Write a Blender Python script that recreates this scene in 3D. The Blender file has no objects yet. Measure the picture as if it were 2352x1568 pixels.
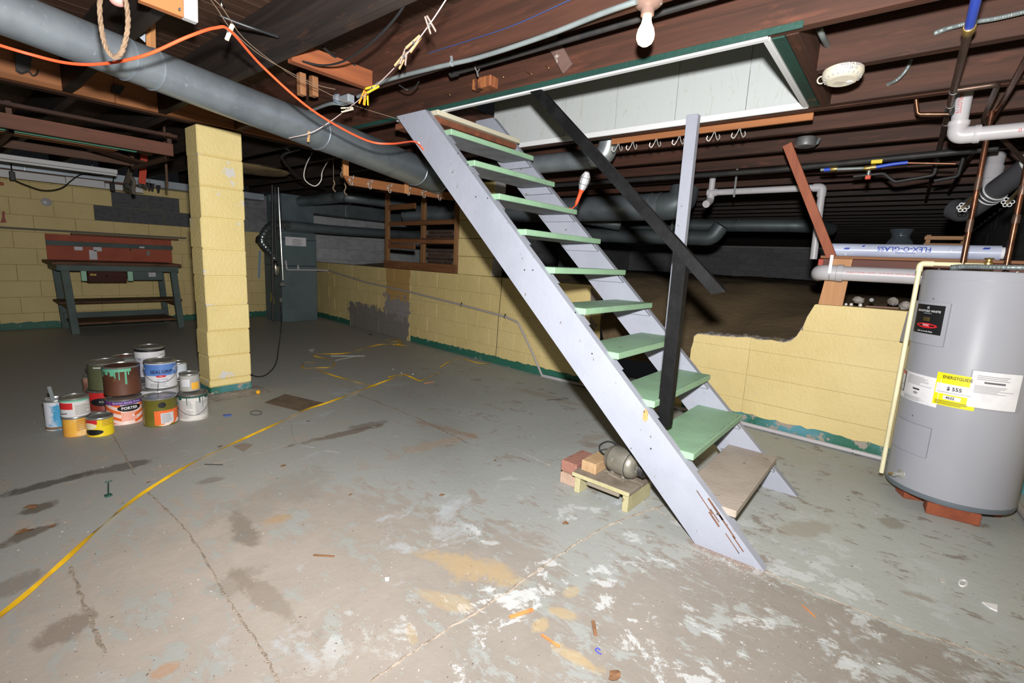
import bpy, math, random
import numpy as np
from mathutils import Vector, Matrix
random.seed(7)
SC = bpy.context.scene
COL = SC.collection
# ------------------------------------------------------------------ camera
F = 1105.0; PITCH = math.radians(9.5); ROLL = math.radians(2.85); AZ = math.radians(38.8); CAMH = 1.14
_fw = np.array([math.cos(PITCH)*math.cos(AZ), math.cos(PITCH)*math.sin(AZ), -math.sin(PITCH)])
_rt = np.array([math.sin(AZ), -math.cos(AZ), 0.0]); _dn = np.cross(_fw, _rt)
_R = math.cos(ROLL)*_rt - math.sin(ROLL)*_dn
_D = math.sin(ROLL)*_rt + math.cos(ROLL)*_dn
_C = np.array([0, 0, CAMH])
cam = bpy.data.cameras.new('camera'); cam.sensor_width = 36; cam.lens = F/2352*36; cam.clip_start = .02; cam.clip_end = 100
camo = bpy.data.objects.new('camera', cam); COL.objects.link(camo)
m4 = Matrix.Identity(4)
for i in range(3):
    m4[i][0] = _R[i]; m4[i][1] = -_D[i]; m4[i][2] = -_fw[i]; m4[i][3] = _C[i]
camo.matrix_world = m4
SC.camera = camo
# ------------------------------------------------------------------ light
w = bpy.data.worlds.new('world'); SC.world = w; w.use_nodes = True
w.node_tree.nodes['Background'].inputs[0].default_value = (.5, .52, .6, 1)
w.node_tree.nodes['Background'].inputs[1].default_value = .012
SC.view_settings.view_transform = 'Standard'; SC.view_settings.look = 'None'
SC.view_settings.gamma = 1; SC.view_settings.exposure = 0.0; SC.view_settings.use_curve_mapping = False
fl_ = bpy.data.lights.new('camera_flash', 'SPOT'); fl_.energy = 820; fl_.shadow_soft_size = .035; fl_.color = (1, .975, .95)
fl_.spot_size = math.radians(172); fl_.spot_blend = 1.0
flo = bpy.data.objects.new('camera_flash', fl_); COL.objects.link(flo)
m5 = Matrix(((math.sin(AZ), 0, -math.cos(AZ), 0), (-math.cos(AZ), 0, -math.sin(AZ), 0), (0, 1, 0, 0), (0, 0, 0, 1))) @ Matrix.Rotation(math.radians(7), 4, 'X')   # tilted a little up
m5.translation = Vector(_C - _D*.21 + _R*.02)
flo.matrix_world = m5
# ------------------------------------------------------------------ pixel -> point on a known plane
def ray(px, py): return _fw*F + _R*(px-1176) + _D*(py-784)
def fz(px, py, z=0.0):
    d = ray(px, py); return _C + d*((z-CAMH)/d[2])
def fx(px, py, x):
    d = ray(px, py); return _C + d*(x/d[0])
def fd(px, py, depth): return _C + ray(px, py)*(depth/F)
def fy(px, py, y):
    d = ray(px, py); return _C + d*(y/d[1])
# ------------------------------------------------------------------ materials
def S(h, k=1.0):
    h = h.lstrip('#'); o = []
    for i in (0, 2, 4):
        c = int(h[i:i+2], 16)/255; o.append(min(1, k*(c/12.92 if c <= .04045 else ((c+.055)/1.055)**2.4)))
    return (*o, 1)
MATS = {}
class NT:
    def __init__(s, name):
        s.m = bpy.data.materials.new(name); s.m.use_nodes = True; s.t = s.m.node_tree; s.t.nodes.clear()
        s.out = s.n('ShaderNodeOutputMaterial'); s.b = s.n('ShaderNodeBsdfPrincipled'); s.l(s.b.outputs[0], s.out.inputs[0])
        s.tc = s.n('ShaderNodeTexCoord'); s.oi = s.n('ShaderNodeObjectInfo')
    def n(s, t, **k):
        x = s.t.nodes.new(t)
        for a, v in k.items(): setattr(x, a, v)
        return x
    def l(s, a, b): s.t.links.new(a, b)
    def math(s, op, a, b=None, c=None, clamp=False):
        x = s.n('ShaderNodeMath', operation=op); x.use_clamp = clamp
        for i, v in enumerate((a, b, c)):
            if v is None: continue
            if isinstance(v, (int, float)): x.inputs[i].default_value = v
            else: s.l(v, x.inputs[i])
        return x.outputs[0]
    def coord(s, scale=(1, 1, 1), rnd=True, loc=(0, 0, 0), world=False):
        mp = s.n('ShaderNodeMapping'); mp.inputs['Scale'].default_value = scale; mp.inputs['Location'].default_value = loc
        src = s.tc.outputs['Object']
        if world:
            g = s.n('ShaderNodeNewGeometry'); src = g.outputs['Position']
        elif rnd:
            ad = s.n('ShaderNodeVectorMath', operation='ADD'); sc = s.n('ShaderNodeVectorMath', operation='SCALE')
            cb = s.n('ShaderNodeCombineXYZ')
            for i in range(3): s.l(s.oi.outputs['Random'], cb.inputs[i])
            s.l(cb.outputs[0], sc.inputs[0]); sc.inputs['Scale'].default_value = 37.0
            s.l(src, ad.inputs[0]); s.l(sc.outputs[0], ad.inputs[1]); src = ad.outputs[0]
        s.l(src, mp.inputs[0]); return mp.outputs[0]
    def noise(s, vec, scale, detail=4, rough=.55, dist=0.0):
        x = s.n('ShaderNodeTexNoise'); x.inputs['Scale'].default_value = scale; x.inputs['Detail'].default_value = detail
        x.inputs['Roughness'].default_value = rough; x.inputs['Distortion'].default_value = dist
        s.l(vec, x.inputs['Vector']); return x.outputs['Fac']
    def ramp(s, fac, lo, hi):
        x = s.n('ShaderNodeMapRange'); x.clamp = True
        x.inputs['From Min'].default_value = lo; x.inputs['From Max'].default_value = hi
        s.l(fac, x.inputs['Value']); return x.outputs[0]
    def mix(s, fac, a, b):
        x = s.n('ShaderNodeMix', data_type='RGBA')
        for v, i in ((fac, 0), (a, 6), (b, 7)):
            if isinstance(v, (int, float)): x.inputs[i].default_value = v
            elif isinstance(v, tuple): x.inputs[i].default_value = v
            else: s.l(v, x.inputs[i])
        return x.outputs[2]
    def bump(s, h, strength, dist):
        x = s.n('ShaderNodeBump'); x.inputs['Strength'].default_value = strength; x.inputs['Distance'].default_value = dist
        s.l(h, x.inputs['Height']); s.l(x.outputs[0], s.b.inputs['Normal'])
    def setp(s, rough=.6, metal=0.0, spec=.5):
        s.b.inputs['Roughness'].default_value = rough; s.b.inputs['Metallic'].default_value = metal
        s.b.inputs['Specular IOR Level'].default_value = spec
def M(name, c, c2=None, c3=None, scale=6, lo=.45, hi=.65, sc3=20, lo3=.62, hi3=.66, rough=.6, metal=0, spec=.4,
      bump=0, bscale=60, stretch=(1, 1, 1), var=.0, emit=0, alpha=1):
    """colour with patches of c2 (soft) and chips of c3 (hard edged)"""
    if name in MATS: return MATS[name]
    t = NT(name); t.setp(rough, metal, spec)
    c = S(c) if isinstance(c, str) else c
    col = None
    v = t.coord(stretch)
    if c2:
        c2 = S(c2); col = t.mix(t.ramp(t.noise(v, scale), lo, hi), c, c2)
    if c3:
        c3 = S(c3); col = t.mix(t.ramp(t.noise(v, sc3, 6, .65), lo3, hi3), col if col is not None else c, c3)
    if var:
        hs = t.n('ShaderNodeHueSaturation')
        t.l(t.math('MULTIPLY_ADD', t.oi.outputs['Random'], var*2, 1-var), hs.inputs['Value'])
        if col is None: hs.inputs['Color'].default_value = c
        else: t.l(col, hs.inputs['Color'])
        col = hs.outputs[0]
    if col is None: t.b.inputs['Base Color'].default_value = c
    else: t.l(col, t.b.inputs['Base Color'])
    if bump: t.bump(t.noise(v, bscale, 5, .6), bump, .01)
    if emit:
        t.b.inputs['Emission Color'].default_value = c; t.b.inputs['Emission Strength'].default_value = emit
    if alpha < 1: t.b.inputs['Alpha'].default_value = alpha
    MATS[name] = t.m; return t.m
def wood(name, c, c2, axis=1, rough=.65, gs=18, var=.12, c3=None, lo3=.6, hi3=.66, bump=.25):
    if name in MATS: return MATS[name]
    t = NT(name); t.setp(rough, 0, .3)
    st = [1, 1, 1]; st[axis] = .06
    v = t.coord(tuple(st)); g = t.noise(v, gs, 6, .6, .6)
    col = t.mix(t.ramp(g, .35, .68), S(c), S(c2))
    if c3:
        v2 = t.coord(tuple(.25 if a == axis else 1 for a in range(3)))
        col = t.mix(t.ramp(t.noise(v2, 14, 6, .6), lo3, hi3), col, S(c3))
    hs = t.n('ShaderNodeHueSaturation'); t.l(col, hs.inputs['Color'])
    t.l(t.math('MULTIPLY_ADD', t.oi.outputs['Random'], var*2, 1-var), hs.inputs['Value'])
    t.l(hs.outputs[0], t.b.inputs['Base Color'])
    t.bump(g, bump, .004)
    MATS[name] = t.m; return t.m
# ------------------------------------------------------------------ mesh builder
class MB:
    def __init__(s): s.v = []; s.f = []; s.mi = []; s.cur = 0
    def add(s, vs, fs):
        o = len(s.v); s.v += [tuple(float(c) for c in p) for p in vs]; s.f += [tuple(i+o for i in f) for f in fs]; s.mi += [s.cur]*len(fs)
        return s
    def mat(s, i): s.cur = i; return s
    def hexa(s, p, ch=0):            # 8 corners: bottom 0-3 ccw, top 4-7
        return s.add(p, [(3, 2, 1, 0), (4, 5, 6, 7), (0, 1, 5, 4), (1, 2, 6, 5), (2, 3, 7, 6), (3, 0, 4, 7)])
    def box(s, x0, x1, y0, y1, z0, z1, ch=0.0):
        if x1 < x0: x0, x1 = x1, x0
        if y1 < y0: y0, y1 = y1, y0
        if z1 < z0: z0, z1 = z1, z0
        ch = min(ch, (x1-x0)*.45, (y1-y0)*.45, (z1-z0)*.45)
        if ch <= 0:
            return s.hexa([(x0, y0, z0), (x1, y0, z0), (x1, y1, z0), (x0, y1, z0), (x0, y0, z1), (x1, y0, z1), (x1, y1, z1), (x0, y1, z1)])
        vs = []; idx = {}
        L = ((x0, x1), (y0, y1), (z0, z1))
        for sx in (0, 1):
            for sy in (0, 1):
                for sz in (0, 1):
                    for a in range(3):
                        p = []
                        for k, sg in enumerate((sx, sy, sz)):
                            e = L[k][sg]
                            if k != a: e += ch if sg == 0 else -ch
                            p.append(e)
                        idx[(sx, sy, sz, a)] = len(vs); vs.append(p)
        fs = []
        def q(*k): fs.append(tuple(idx[i] for i in k))
        for a in range(3):
            b, c = (a+1) % 3, (a+2) % 3
            for sg in (0, 1):
                r = []
                for (u, w_) in ((0, 0), (1, 0), (1, 1), (0, 1)):
                    k = [0, 0, 0]; k[a] = sg; k[b] = u; k[c] = w_; r.append((*k, a))
                q(*(r if sg else r[::-1]))
        for a in range(3):       # edges parallel to a
            b, c = (a+1) % 3, (a+2) % 3
            for u in (0, 1):
                for w_ in (0, 1):
                    k0 = [0, 0, 0]; k0[b] = u; k0[c] = w_; k1 = list(k0); k1[a] = 1
                    r = [(*k0, b), (*k1, b), (*k1, c), (*k0, c)]
                    q(*(r if (u == w_) else r[::-1]))
        for sx in (0, 1):
            for sy in (0, 1):
                for sz in (0, 1):
                    r = [(sx, sy, sz, 0), (sx, sy, sz, 1), (sx, sy, sz, 2)]
                    q(*(r if (sx+sy+sz) % 2 else r[::-1]))
        return s.add(vs, fs)
    def bar(s, a, b, w_, h, up=(0, 0, 1), ch=0.0):   # box from a to b, w across, h along up
        a = Vector(a); b = Vector(b); d = (b-a); L = d.length; d.normalize()
        u = Vector(up); sd = d.cross(u)
        if sd.length < 1e-4: sd = d.cross(Vector((1, 0, 0)))
        sd.normalize(); u = sd.cross(d).normalized()
        t = MB(); t.box(0, L, -w_/2, w_/2, -h/2, h/2, ch)
        return s.add([a + d*p[0] + sd*p[1] + u*p[2] for p in t.v], t.f)
    def tube(s, pts, r, n=10, cap=True, closed=False):
        pts = [Vector(p) for p in pts]; N = len(pts)
        rr = r if isinstance(r, (list, tuple)) else [r]*N
        vs = []; fs = []; ref = None
        for i, p in enumerate(pts):
            if closed: d = pts[(i+1) % N]-pts[i-1]
            elif i == 0: d = pts[1]-p
            elif i == N-1: d = p-pts[-2]
            else: d = (pts[i+1]-p).normalized() + (p-pts[i-1]).normalized()
            if d.length < 1e-9: d = Vector((0, 0, 1))
            d.normalize()
            if ref is None:
                ref = d.cross(Vector((0, 0, 1)))
                if ref.length < .05: ref = d.cross(Vector((1, 0, 0)))
            ref = (ref - d*ref.dot(d)).normalized(); bi = d.cross(ref)
            k = 1.0
            if 0 < i < N-1 and not closed:
                cs = (pts[i+1]-p).normalized().dot((p-pts[i-1]).normalized()); k = 1/max(.6, math.sqrt(max(0, (1+cs)/2)))
            for j in range(n):
                t = 2*math.pi*j/n; vs.append(p + (ref*math.cos(t) + bi*math.sin(t))*rr[i]*k)
        for i in range(N if closed else N-1):
            i2 = (i+1) % N
            for j in range(n):
                j2 = (j+1) % n; fs.append((i*n+j, i*n+j2, i2*n+j2, i2*n+j))
        if cap and not closed:
            fs.append(tuple(range(n))[::-1]); fs.append(tuple((N-1)*n+j for j in range(n)))
        return s.add(vs, fs)
    def lathe(s, prof, c=(0, 0, 0), n=24, axis=(0, 0, 1), cap0=True, cap1=True):
        ax = Vector(axis).normalized(); a = ax.cross(Vector((0, 1, 0)))
        if a.length < .1: a = ax.cross(Vector((1, 0, 0)))
        a.normalize(); b = ax.cross(a); c = Vector(c); vs = []; fs = []
        for (r, h) in prof:
            for j in range(n):
                t = 2*math.pi*j/n; vs.append(c + ax*h + (a*math.cos(t)+b*math.sin(t))*r)
        for i in range(len(prof)-1):
            for j in range(n):
                j2 = (j+1) % n; fs.append((i*n+j, i*n+j2, (i+1)*n+j2, (i+1)*n+j))
        if cap0: fs.append(tuple(range(n))[::-1])
        if cap1: fs.append(tuple((len(prof)-1)*n+j for j in range(n)))
        return s.add(vs, fs)
    def prism(s, poly, vec):          # poly list of 3d pts, extruded by vec
        n = len(poly); v = Vector(vec); vs = [Vector(p) for p in poly] + [Vector(p)+v for p in poly]
        fs = [tuple(range(n))[::-1], tuple(range(n, 2*n))] + [(i, (i+1) % n, n+(i+1) % n, n+i) for i in range(n)]
        return s.add(vs, fs)
    def sphere(s, c, r, n=12, m=8, sq=(1, 1, 1), jit=0):
        vs = []; fs = []
        for i in range(m+1):
            ph = math.pi*i/m
            for j in range(n):
                t = 2*math.pi*j/n; k = 1 + (random.uniform(-jit, jit) if jit else 0)
                vs.append((c[0]+r*k*sq[0]*math.sin(ph)*math.cos(t), c[1]+r*k*sq[1]*math.sin(ph)*math.sin(t), c[2]+r*k*sq[2]*math.cos(ph)))
        for i in range(m):
            for j in range(n):
                j2 = (j+1) % n; fs.append((i*n+j, (i+1)*n+j, (i+1)*n+j2, i*n+j2))
        return s.add(vs, fs)
    def grid(s, fn, nu, nv):
        vs = [fn(i/nu, j/nv) for j in range(nv+1) for i in range(nu+1)]
        fs = [(j*(nu+1)+i, j*(nu+1)+i+1, (j+1)*(nu+1)+i+1, (j+1)*(nu+1)+i) for j in range(nv) for i in range(nu)]
        return s.add(vs, fs)
    def ring(s, c, R, r, axis=(0, 0, 1), n=20, m=8, a0=0, a1=2*math.pi):
        ax = Vector(axis).normalized(); a = ax.cross(Vector((0, 1, 0)))
        if a.length < .1: a = ax.cross(Vector((1, 0, 0)))
        a.normalize(); b = ax.cross(a); full = abs(a1-a0-2*math.pi) < 1e-6
        pts = [Vector(c)+(a*math.cos(a0+(a1-a0)*i/n)+b*math.sin(a0+(a1-a0)*i/n))*R for i in range(n + (0 if full else 1))]
        return s.tube(pts, r, m, closed=full)
def obj(name, mb, mats, parent=None, smooth=40, shift=None):
    """one mesh object; verts are world coordinates, origin goes to the base (or the parent's origin)"""
    V = np.array(mb.v)
    if parent is not None and 'wo' in parent: o = np.array(parent['wo'])
    else: o = np.array([(V[:, 0].min()+V[:, 0].max())/2, (V[:, 1].min()+V[:, 1].max())/2, V[:, 2].min()])
    me = bpy.data.meshes.new(name); me.from_pydata((V-o).tolist(), [], mb.f)
    if not isinstance(mats, (list, tuple)): mats = [mats]
    for m in mats: me.materials.append(m)
    if len(mats) > 1: me.polygons.foreach_set('material_index', mb.mi)
    if smooth:
        me.polygons.foreach_set('use_smooth', [True]*len(me.polygons)); me.set_sharp_from_angle(angle=math.radians(smooth))
    me.update()
    ob = bpy.data.objects.new(name, me); COL.objects.link(ob); ob['wo'] = [float(x) for x in o]
    if parent is not None: ob.parent = parent
    else: ob.location = o
    return ob
def inst(src, parent, loc, rz=0.0, scale=(1, 1, 1), mat=None):      # another object that shares src's mesh (loc: world)
    ob = bpy.data.objects.new(src.name.split('.')[0], src.data); COL.objects.link(ob)
    po = parent['wo'] if parent is not None else (0, 0, 0)
    ob.parent = parent; ob.location = (loc[0]-po[0], loc[1]-po[1], loc[2]-po[2]); ob.rotation_euler = (0, 0, rz); ob.scale = scale
    ob['wo'] = [float(x) for x in loc]
    if mat is not None:
        ob.material_slots[0].link = 'OBJECT'; ob.material_slots[0].material = mat
    return ob
def thing(name, label, cat, loc=(0, 0, 0), group=None):
    o = bpy.data.objects.new(name, None); COL.objects.link(o); o.empty_display_size = .05
    o.location = loc; o['wo'] = [float(x) for x in loc]; tag(o, label, cat, group); return o
def tag(o, label, cat, group=None):
    o['label'] = label; o['category'] = cat
    if group: o['group'] = group
    return o
def struct(o, label=None):
    o['kind'] = 'structure'
    if label: o['label'] = label
    return o
def smoothpath(pts, k=6):              # Catmull-Rom through the points
    P = [Vector(p) for p in pts]; P = [P[0]*2-P[1]] + P + [P[-1]*2-P[-2]]; out = []
    for i in range(1, len(P)-2):
        for j in range(k):
            t = j/k; a, b, c, d = P[i-1:i+3]
            out.append(.5*((2*b)+(c-a)*t+(2*a-5*b+4*c-d)*t*t+(3*b-a-3*c+d)*t*t*t))
    out.append(P[-2]); return out
def bend(pts, r=.04, k=5):             # polyline with rounded corners
    P = [Vector(p) for p in pts]; out = [P[0]]
    for i in range(1, len(P)-1):
        a = (P[i-1]-P[i]); b = (P[i+1]-P[i]); q = min(r, a.length*.45, b.length*.45); a.normalize(); b.normalize()
        A = P[i]+a*q; B = P[i]+b*q
        for j in range(k+1):
            t = j/k; out.append(A*(1-t)**2+P[i]*2*t*(1-t)+B*t*t)
    out.append(P[-1]); return out
_txt = {}
def textmesh(s, size, align='CENTER', sx=1.0, shear=0.0, bold=0.0):   # lettering as triangles in the xy plane
    key = (s, size, align, sx, shear, bold)
    if key in _txt: return _txt[key]
    cu = bpy.data.curves.new('t', 'FONT'); cu.body = s; cu.size = size; cu.align_x = align; cu.align_y = 'CENTER'
    cu.resolution_u = 2; cu.shear = shear; cu.offset = bold
    o = bpy.data.objects.new('t', cu); COL.objects.link(o)
    dg = bpy.context.evaluated_depsgraph_get(); me = bpy.data.meshes.new_from_object(o.evaluated_get(dg))
    vs = [(v.co.x*sx, v.co.y) for v in me.vertices]; fs = [tuple(p.vertices) for p in me.polygons]
    bpy.data.objects.remove(o); bpy.data.curves.remove(cu); bpy.data.meshes.remove(me)
    _txt[key] = (vs, fs); return vs, fs
def put_text(mb, s, size, fn, **k):    # fn(u,v) -> world point
    vs, fs = textmesh(s, size, **k); return mb.add([fn(x, y) for x, y in vs], fs)
def sub_quad(mb, u0, u1, v0, v1, fn, nu=8, nv=1):
    return mb.grid(lambda a, b: fn(u0+(u1-u0)*a, v0+(v1-v0)*b), nu, nv)
# ================================================================== materials of the room
def floor_mat():
    t = NT('painted concrete floor'); t.setp(.55, 0, .35)
    v = t.coord(world=True)
    geo = t.n('ShaderNodeSeparateXYZ'); t.l(v, geo.inputs[0]); X, Y = geo.outputs[0], geo.outputs[1]
    big = t.noise(v, 1.1, 5, .6, .4); med = t.noise(v, 4.5, 8, .68, .5); fine = t.noise(v, 38, 6, .7); st = t.noise(t.coord((1, .4, 1), world=True), 20, 8, .75, .3)
    # paint is nearly whole on the heater side and worn away where people walked
    def blobd(cx, cy, rx, ry, rot=0.0, k=.7, nz=None):
        c, s_ = math.cos(rot), math.sin(rot)
        dx = t.math('SUBTRACT', X, cx); dy = t.math('SUBTRACT', Y, cy)
        a = t.math('MULTIPLY', t.math('ADD', t.math('MULTIPLY', dx, c), t.math('MULTIPLY', dy, s_)), 1/rx)
        b = t.math('MULTIPLY', t.math('SUBTRACT', t.math('MULTIPLY', dy, c), t.math('MULTIPLY', dx, s_)), 1/ry)
        d = t.math('SQRT', t.math('ADD', t.math('MULTIPLY', a, a), t.math('MULTIPLY', b, b)))
        return t.math('ADD', d, t.math('MULTIPLY', t.math('SUBTRACT', nz if nz is not None else med, .5), k*3))
    def mask(*a, soft=.25, **k): return t.ramp(blobd(*a, **k), 1+soft, 1-soft)
    side = t.ramp(t.math('SUBTRACT', X, t.math('MULTIPLY', Y, .55)), .9, 2.6)      # cleaner coat on the heater side, lightened further where the flash weakens
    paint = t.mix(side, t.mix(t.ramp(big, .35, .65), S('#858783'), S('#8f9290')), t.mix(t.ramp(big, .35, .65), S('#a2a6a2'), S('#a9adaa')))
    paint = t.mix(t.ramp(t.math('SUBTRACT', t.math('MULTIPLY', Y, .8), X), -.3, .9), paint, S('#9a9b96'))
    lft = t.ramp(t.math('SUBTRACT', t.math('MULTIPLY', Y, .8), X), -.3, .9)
    bare = t.mix(lft, t.mix(t.ramp(med, .3, .7), S('#7d7770'), S('#88827b')), t.mix(t.ramp(med, .3, .7), S('#9a9188'), S('#a89f96')))  # bare tone darkened where the flash is hottest, lightened to the left
    # worn regions
    w1 = t.ramp(blobd(.62, 1.35, .85, 1.05, 0, .55), 1.2, .75)
    w2 = t.math('MULTIPLY', t.ramp(blobd(1.35, .0, .75, .8, 0, .5), 1.25, .7), t.ramp(t.math('ADD', X, t.math('MULTIPLY', med, .12)), 2.06, 1.98))
    w4 = t.ramp(blobd(1.05, 1.05, .55, .45, .4, .6), 1.2, .7)
    reg = t.math('MAXIMUM', t.math('MAXIMUM', w1, w2), w4)
    wear = t.math('ADD', t.math('ADD', t.math('MULTIPLY', med, .5), t.math('MULTIPLY', st, .5)), t.math('MULTIPLY', reg, .115))
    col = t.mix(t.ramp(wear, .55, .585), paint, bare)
    # pale flakes of the older blue-white coat
    fr2 = t.noise(t.coord((1, .7, 1), world=True, loc=(3, 1, 0)), 9, 9, .74, .4)
    flake = t.math('ADD', t.math('MULTIPLY', t.noise(v, 2.6, 8, .7, .6), .5), t.math('MULTIPLY', fr2, .5))
    fm = t.math('MULTIPLY', t.ramp(flake, .54, .562), t.ramp(blobd(1.4, .4, 1.15, .9, 0, .6), 1.3, .7))
    col = t.mix(t.math('MULTIPLY', fm, .7), col, S('#b6babb'))
    fm2 = t.ramp(t.noise(t.coord((1, 1, 1), world=True, loc=(7, 3, 1)), 2.4, 8, .7, .5), .60, .66)
    col = t.mix(t.math('MULTIPLY', fm2, .45), col, S('#a9b1b8'))
    # stains with a shape of their own
    def P2(px, py): p = fz(px, py); return float(p[0]), float(p[1])
    def stain(px, py, rx, ry, rot, c, amt=.8, **k):
        nonlocal col
        k.setdefault('nz', rag); k.setdefault('k', 1.9)
        x, y = P2(px, py); col = t.mix(t.math('MULTIPLY', mask(x, y, rx, ry, rot, **k), amt), col, S(c))
    def streak(pa, pb, w_, c, amt, **k):
        a, b = P2(*pa), P2(*pb); nonlocal col
        k.setdefault('nz', rag); k.setdefault('k', 1.8)
        col = t.mix(t.math('MULTIPLY', mask((a[0]+b[0])/2, (a[1]+b[1])/2, math.dist(a, b)/2, w_, math.atan2(b[1]-a[1], b[0]-a[0]), **k), amt), col, S(c))
    rag = t.math('ADD', t.math('MULTIPLY', med, .45), t.math('MULTIPLY', fr2, .55))
    streak((985, 1275), (1165, 1320), .075, '#a58e66', .6); streak((960, 1360), (1080, 1400), .03, '#a58e66', .45); streak((940, 1430), (950, 1480), .018, '#a58e66', .4)
    streak((1285, 1490), (1375, 1540), .025, '#ab9468', 0.57); stain(1240, 1437, .03, .02, 0, '#ab9468', 0.52); streak((1270, 1400), (1330, 1420), .02, '#ab9468', 0.47); stain(1312, 1360, .028, .02, 0, '#ab9468', 0.42)
    stain(637, 1192, .05, .035, 0, '#a88a62', .6); stain(375, 1540, .025, .02, 0, '#a9805f', .6)
    streak((900, 1045), (1080, 1000), .05, '#9a7f66', .4); streak((680, 1020), (880, 975), .035, '#6d5f53', .75); streak((800, 985), (880, 970), .05, '#5f534a', .55); streak((950, 965), (1100, 1005), .03, '#86705e', .6)
    streak((0, 1138), (215, 1085), .035, '#55524c', .85); streak((190, 1090), (345, 1058), .045, '#5b574f', .75); stain(90, 1165, .05, .03, .3, '#5d5347', .8); stain(70, 1225, .09, .035, .4, '#5d5347', .75); stain(145, 1445, .09, .05, .4, '#76695d', .65); stain(20, 1350, .08, .05, .4, '#6f665c', .5)
    streak((540, 1180), (590, 1270), .035, '#6d6459', .6); stain(480, 1105, .06, .03, 0, '#6d6459', .5); streak((530, 1310), (700, 1440), .035, '#7d7265', .55); stain(560, 1330, .09, .06, 0, '#80766b', .45)
    stain(650, 1130, .28, .14, .4, '#88827a', .4); streak((1590, 1245), (1750, 1310), .035, '#7d665b', .7)
    stain(2050, 1200, .07, .04, 0, '#7d7362', .55); stain(1860, 1215, .16, .05, -.6, '#857b6a', .45); streak((2080, 1360), (2160, 1385), .02, '#84796a', .6); streak((1400, 1000), (1330, 1010), .05, '#8a7a6a', .4)
    streak((1180, 890), (1330, 930), .06, '#8a7560', .35); stain(630, 925, .2, .1, .3, '#9a938a', .5); stain(170, 842, .3, .02, .5, '#a5a19a', .6)
    # general grime, pits
    col = t.mix(t.math('MULTIPLY', t.ramp(st, .64, .72), .5), col, S('#6f6459'))
    col = t.mix(t.math('MULTIPLY', t.ramp(fine, .66, .74), .35), col, S('#5f574e'))
    far = t.ramp(Y, 3.2, 5.5)  # far floor colour is lifted to make up for the weaker flash
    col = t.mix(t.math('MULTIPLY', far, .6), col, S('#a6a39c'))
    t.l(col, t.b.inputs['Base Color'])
    t.bump(t.math('ADD', t.math('MULTIPLY', fine, .5), t.math('MULTIPLY', wear, -1.5)), .35, .006)
    return t.m
def yellow_mat():
    t = NT('yellow wall paint'); t.setp(.5, 0, .35)
    g = t.n('ShaderNodeNewGeometry'); sp = t.n('ShaderNodeSeparateXYZ'); t.l(g.outputs['Position'], sp.inputs[0]); X, Y, Z = sp.outputs
    v = g.outputs['Position']
    n1 = t.noise(v, 2.0, 5, .6); n2 = t.noise(v, 9, 6, .65); n3 = t.noise(v, 60, 5, .6)
    col = t.mix(t.ramp(n1, .35, .7), S('#d3c088'), S('#c9b57c'))
    def rect(a0, a1, z0, z1, e, A=Y):
        k = t.math('MULTIPLY', t.math('SUBTRACT', n2, .5), e*2)
        a = t.math('ADD', A, k); z = t.math('ADD', Z, k)
        r = t.math('MULTIPLY', t.math('GREATER_THAN', a, a0), t.math('LESS_THAN', a, a1))
        return t.math('MULTIPLY', r, t.math('MULTIPLY', t.math('GREATER_THAN', z, z0), t.math('LESS_THAN', z, z1)))
    low = t.math('LESS_THAN', Y, 8.2)
    def on(c, *a, **k):
        nonlocal col
        col = t.mix(t.math('MULTIPLY', rect(*a, **k), low), col, S(c))
    on('#b08e57', 5.13, 5.72, .3, 1.2, .06); on('#7d7873', 5.13, 6.85, -.2, .36, .25); on('#8f8a88', 5.13, 5.75, .3, .55, .3)
    # chips through to grey, dents
    col = t.mix(t.ramp(t.noise(v, 5, 7, .7), .69, .71), col, S('#b9b4ae'))
    col = t.mix(t.math('MULTIPLY', t.ramp(n3, .66, .74), .5), col, S('#8f8157'))
    t.l(col, t.b.inputs['Base Color']); t.bump(t.math('ADD', n3, t.math('MULTIPLY', n2, 1.5)), .45, .008)
    return t.m
YEL = yellow_mat()
def chipped(name, c, c2, chip, sc=7, lo=.62, hi=.64, rough=.5, bump=.25, c2s=2.5):
    return M(name, c, c2, chip, scale=c2s, lo=.4, hi=.7, sc3=sc, lo3=lo, hi3=hi, rough=rough, bump=bump, bscale=50)
COLP = chipped('column paint', '#e2cf92', '#d9c686', '#cfccc8', 5, .63, .66, bump=.5)
TEAL = chipped('teal paint', '#2a6151', '#316858', '#7d8c86', 8, .6, .63)
TEAL2 = chipped('worn teal paint', '#2c6654', '#5a93a5', '#968d82', 9, .52, .55, c2s=3)
GREYB = M('grey concrete block', '#85868a', '#73757a', '#9a9997', scale=3, sc3=12, rough=.85, bump=.7, bscale=70, var=.1)
GREYD = M('dark grey block', '#6c6f72', '#5d5f62', '#807e7a', scale=3, sc3=12, rough=.9, bump=.7, bscale=70, var=.12)
GREYP = M('patch grey block', '#5d5f62', '#525457', rough=.9, bump=.6, bscale=70)
GREYF = M('grey block lifted for falloff', '#b3b6ba', '#a2a5aa', '#c4c4c2', scale=3, sc3=12, rough=.85, bump=.7, bscale=70, var=.1)  # lighter copy of the grey block, offsets flash falloff in the crawl space
MORT = M('mortar', '#8d8478', '#7d756b', rough=.9, bump=.6)
RUBB = M('broken concrete', '#a69d95', '#8b8179', '#6e665f', scale=14, sc3=40, lo3=.6, hi3=.65, rough=.95, bump=1.0, bscale=90)
DIRT = M('crawl space dirt', '#8a7658', '#75634a', '#9a8566', scale=1.4, sc3=9, lo3=.6, hi3=.7, rough=1, bump=.9, bscale=14)
JOI = wood('dark stained joist', '#482c21', '#2a1b15', 1, c3='#5e382a', lo3=.6, hi3=.75)
JOIX = wood('dark stained cross wood', '#482c21', '#2a1b15', 0, c3='#5e382a', lo3=.6, hi3=.75)
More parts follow.
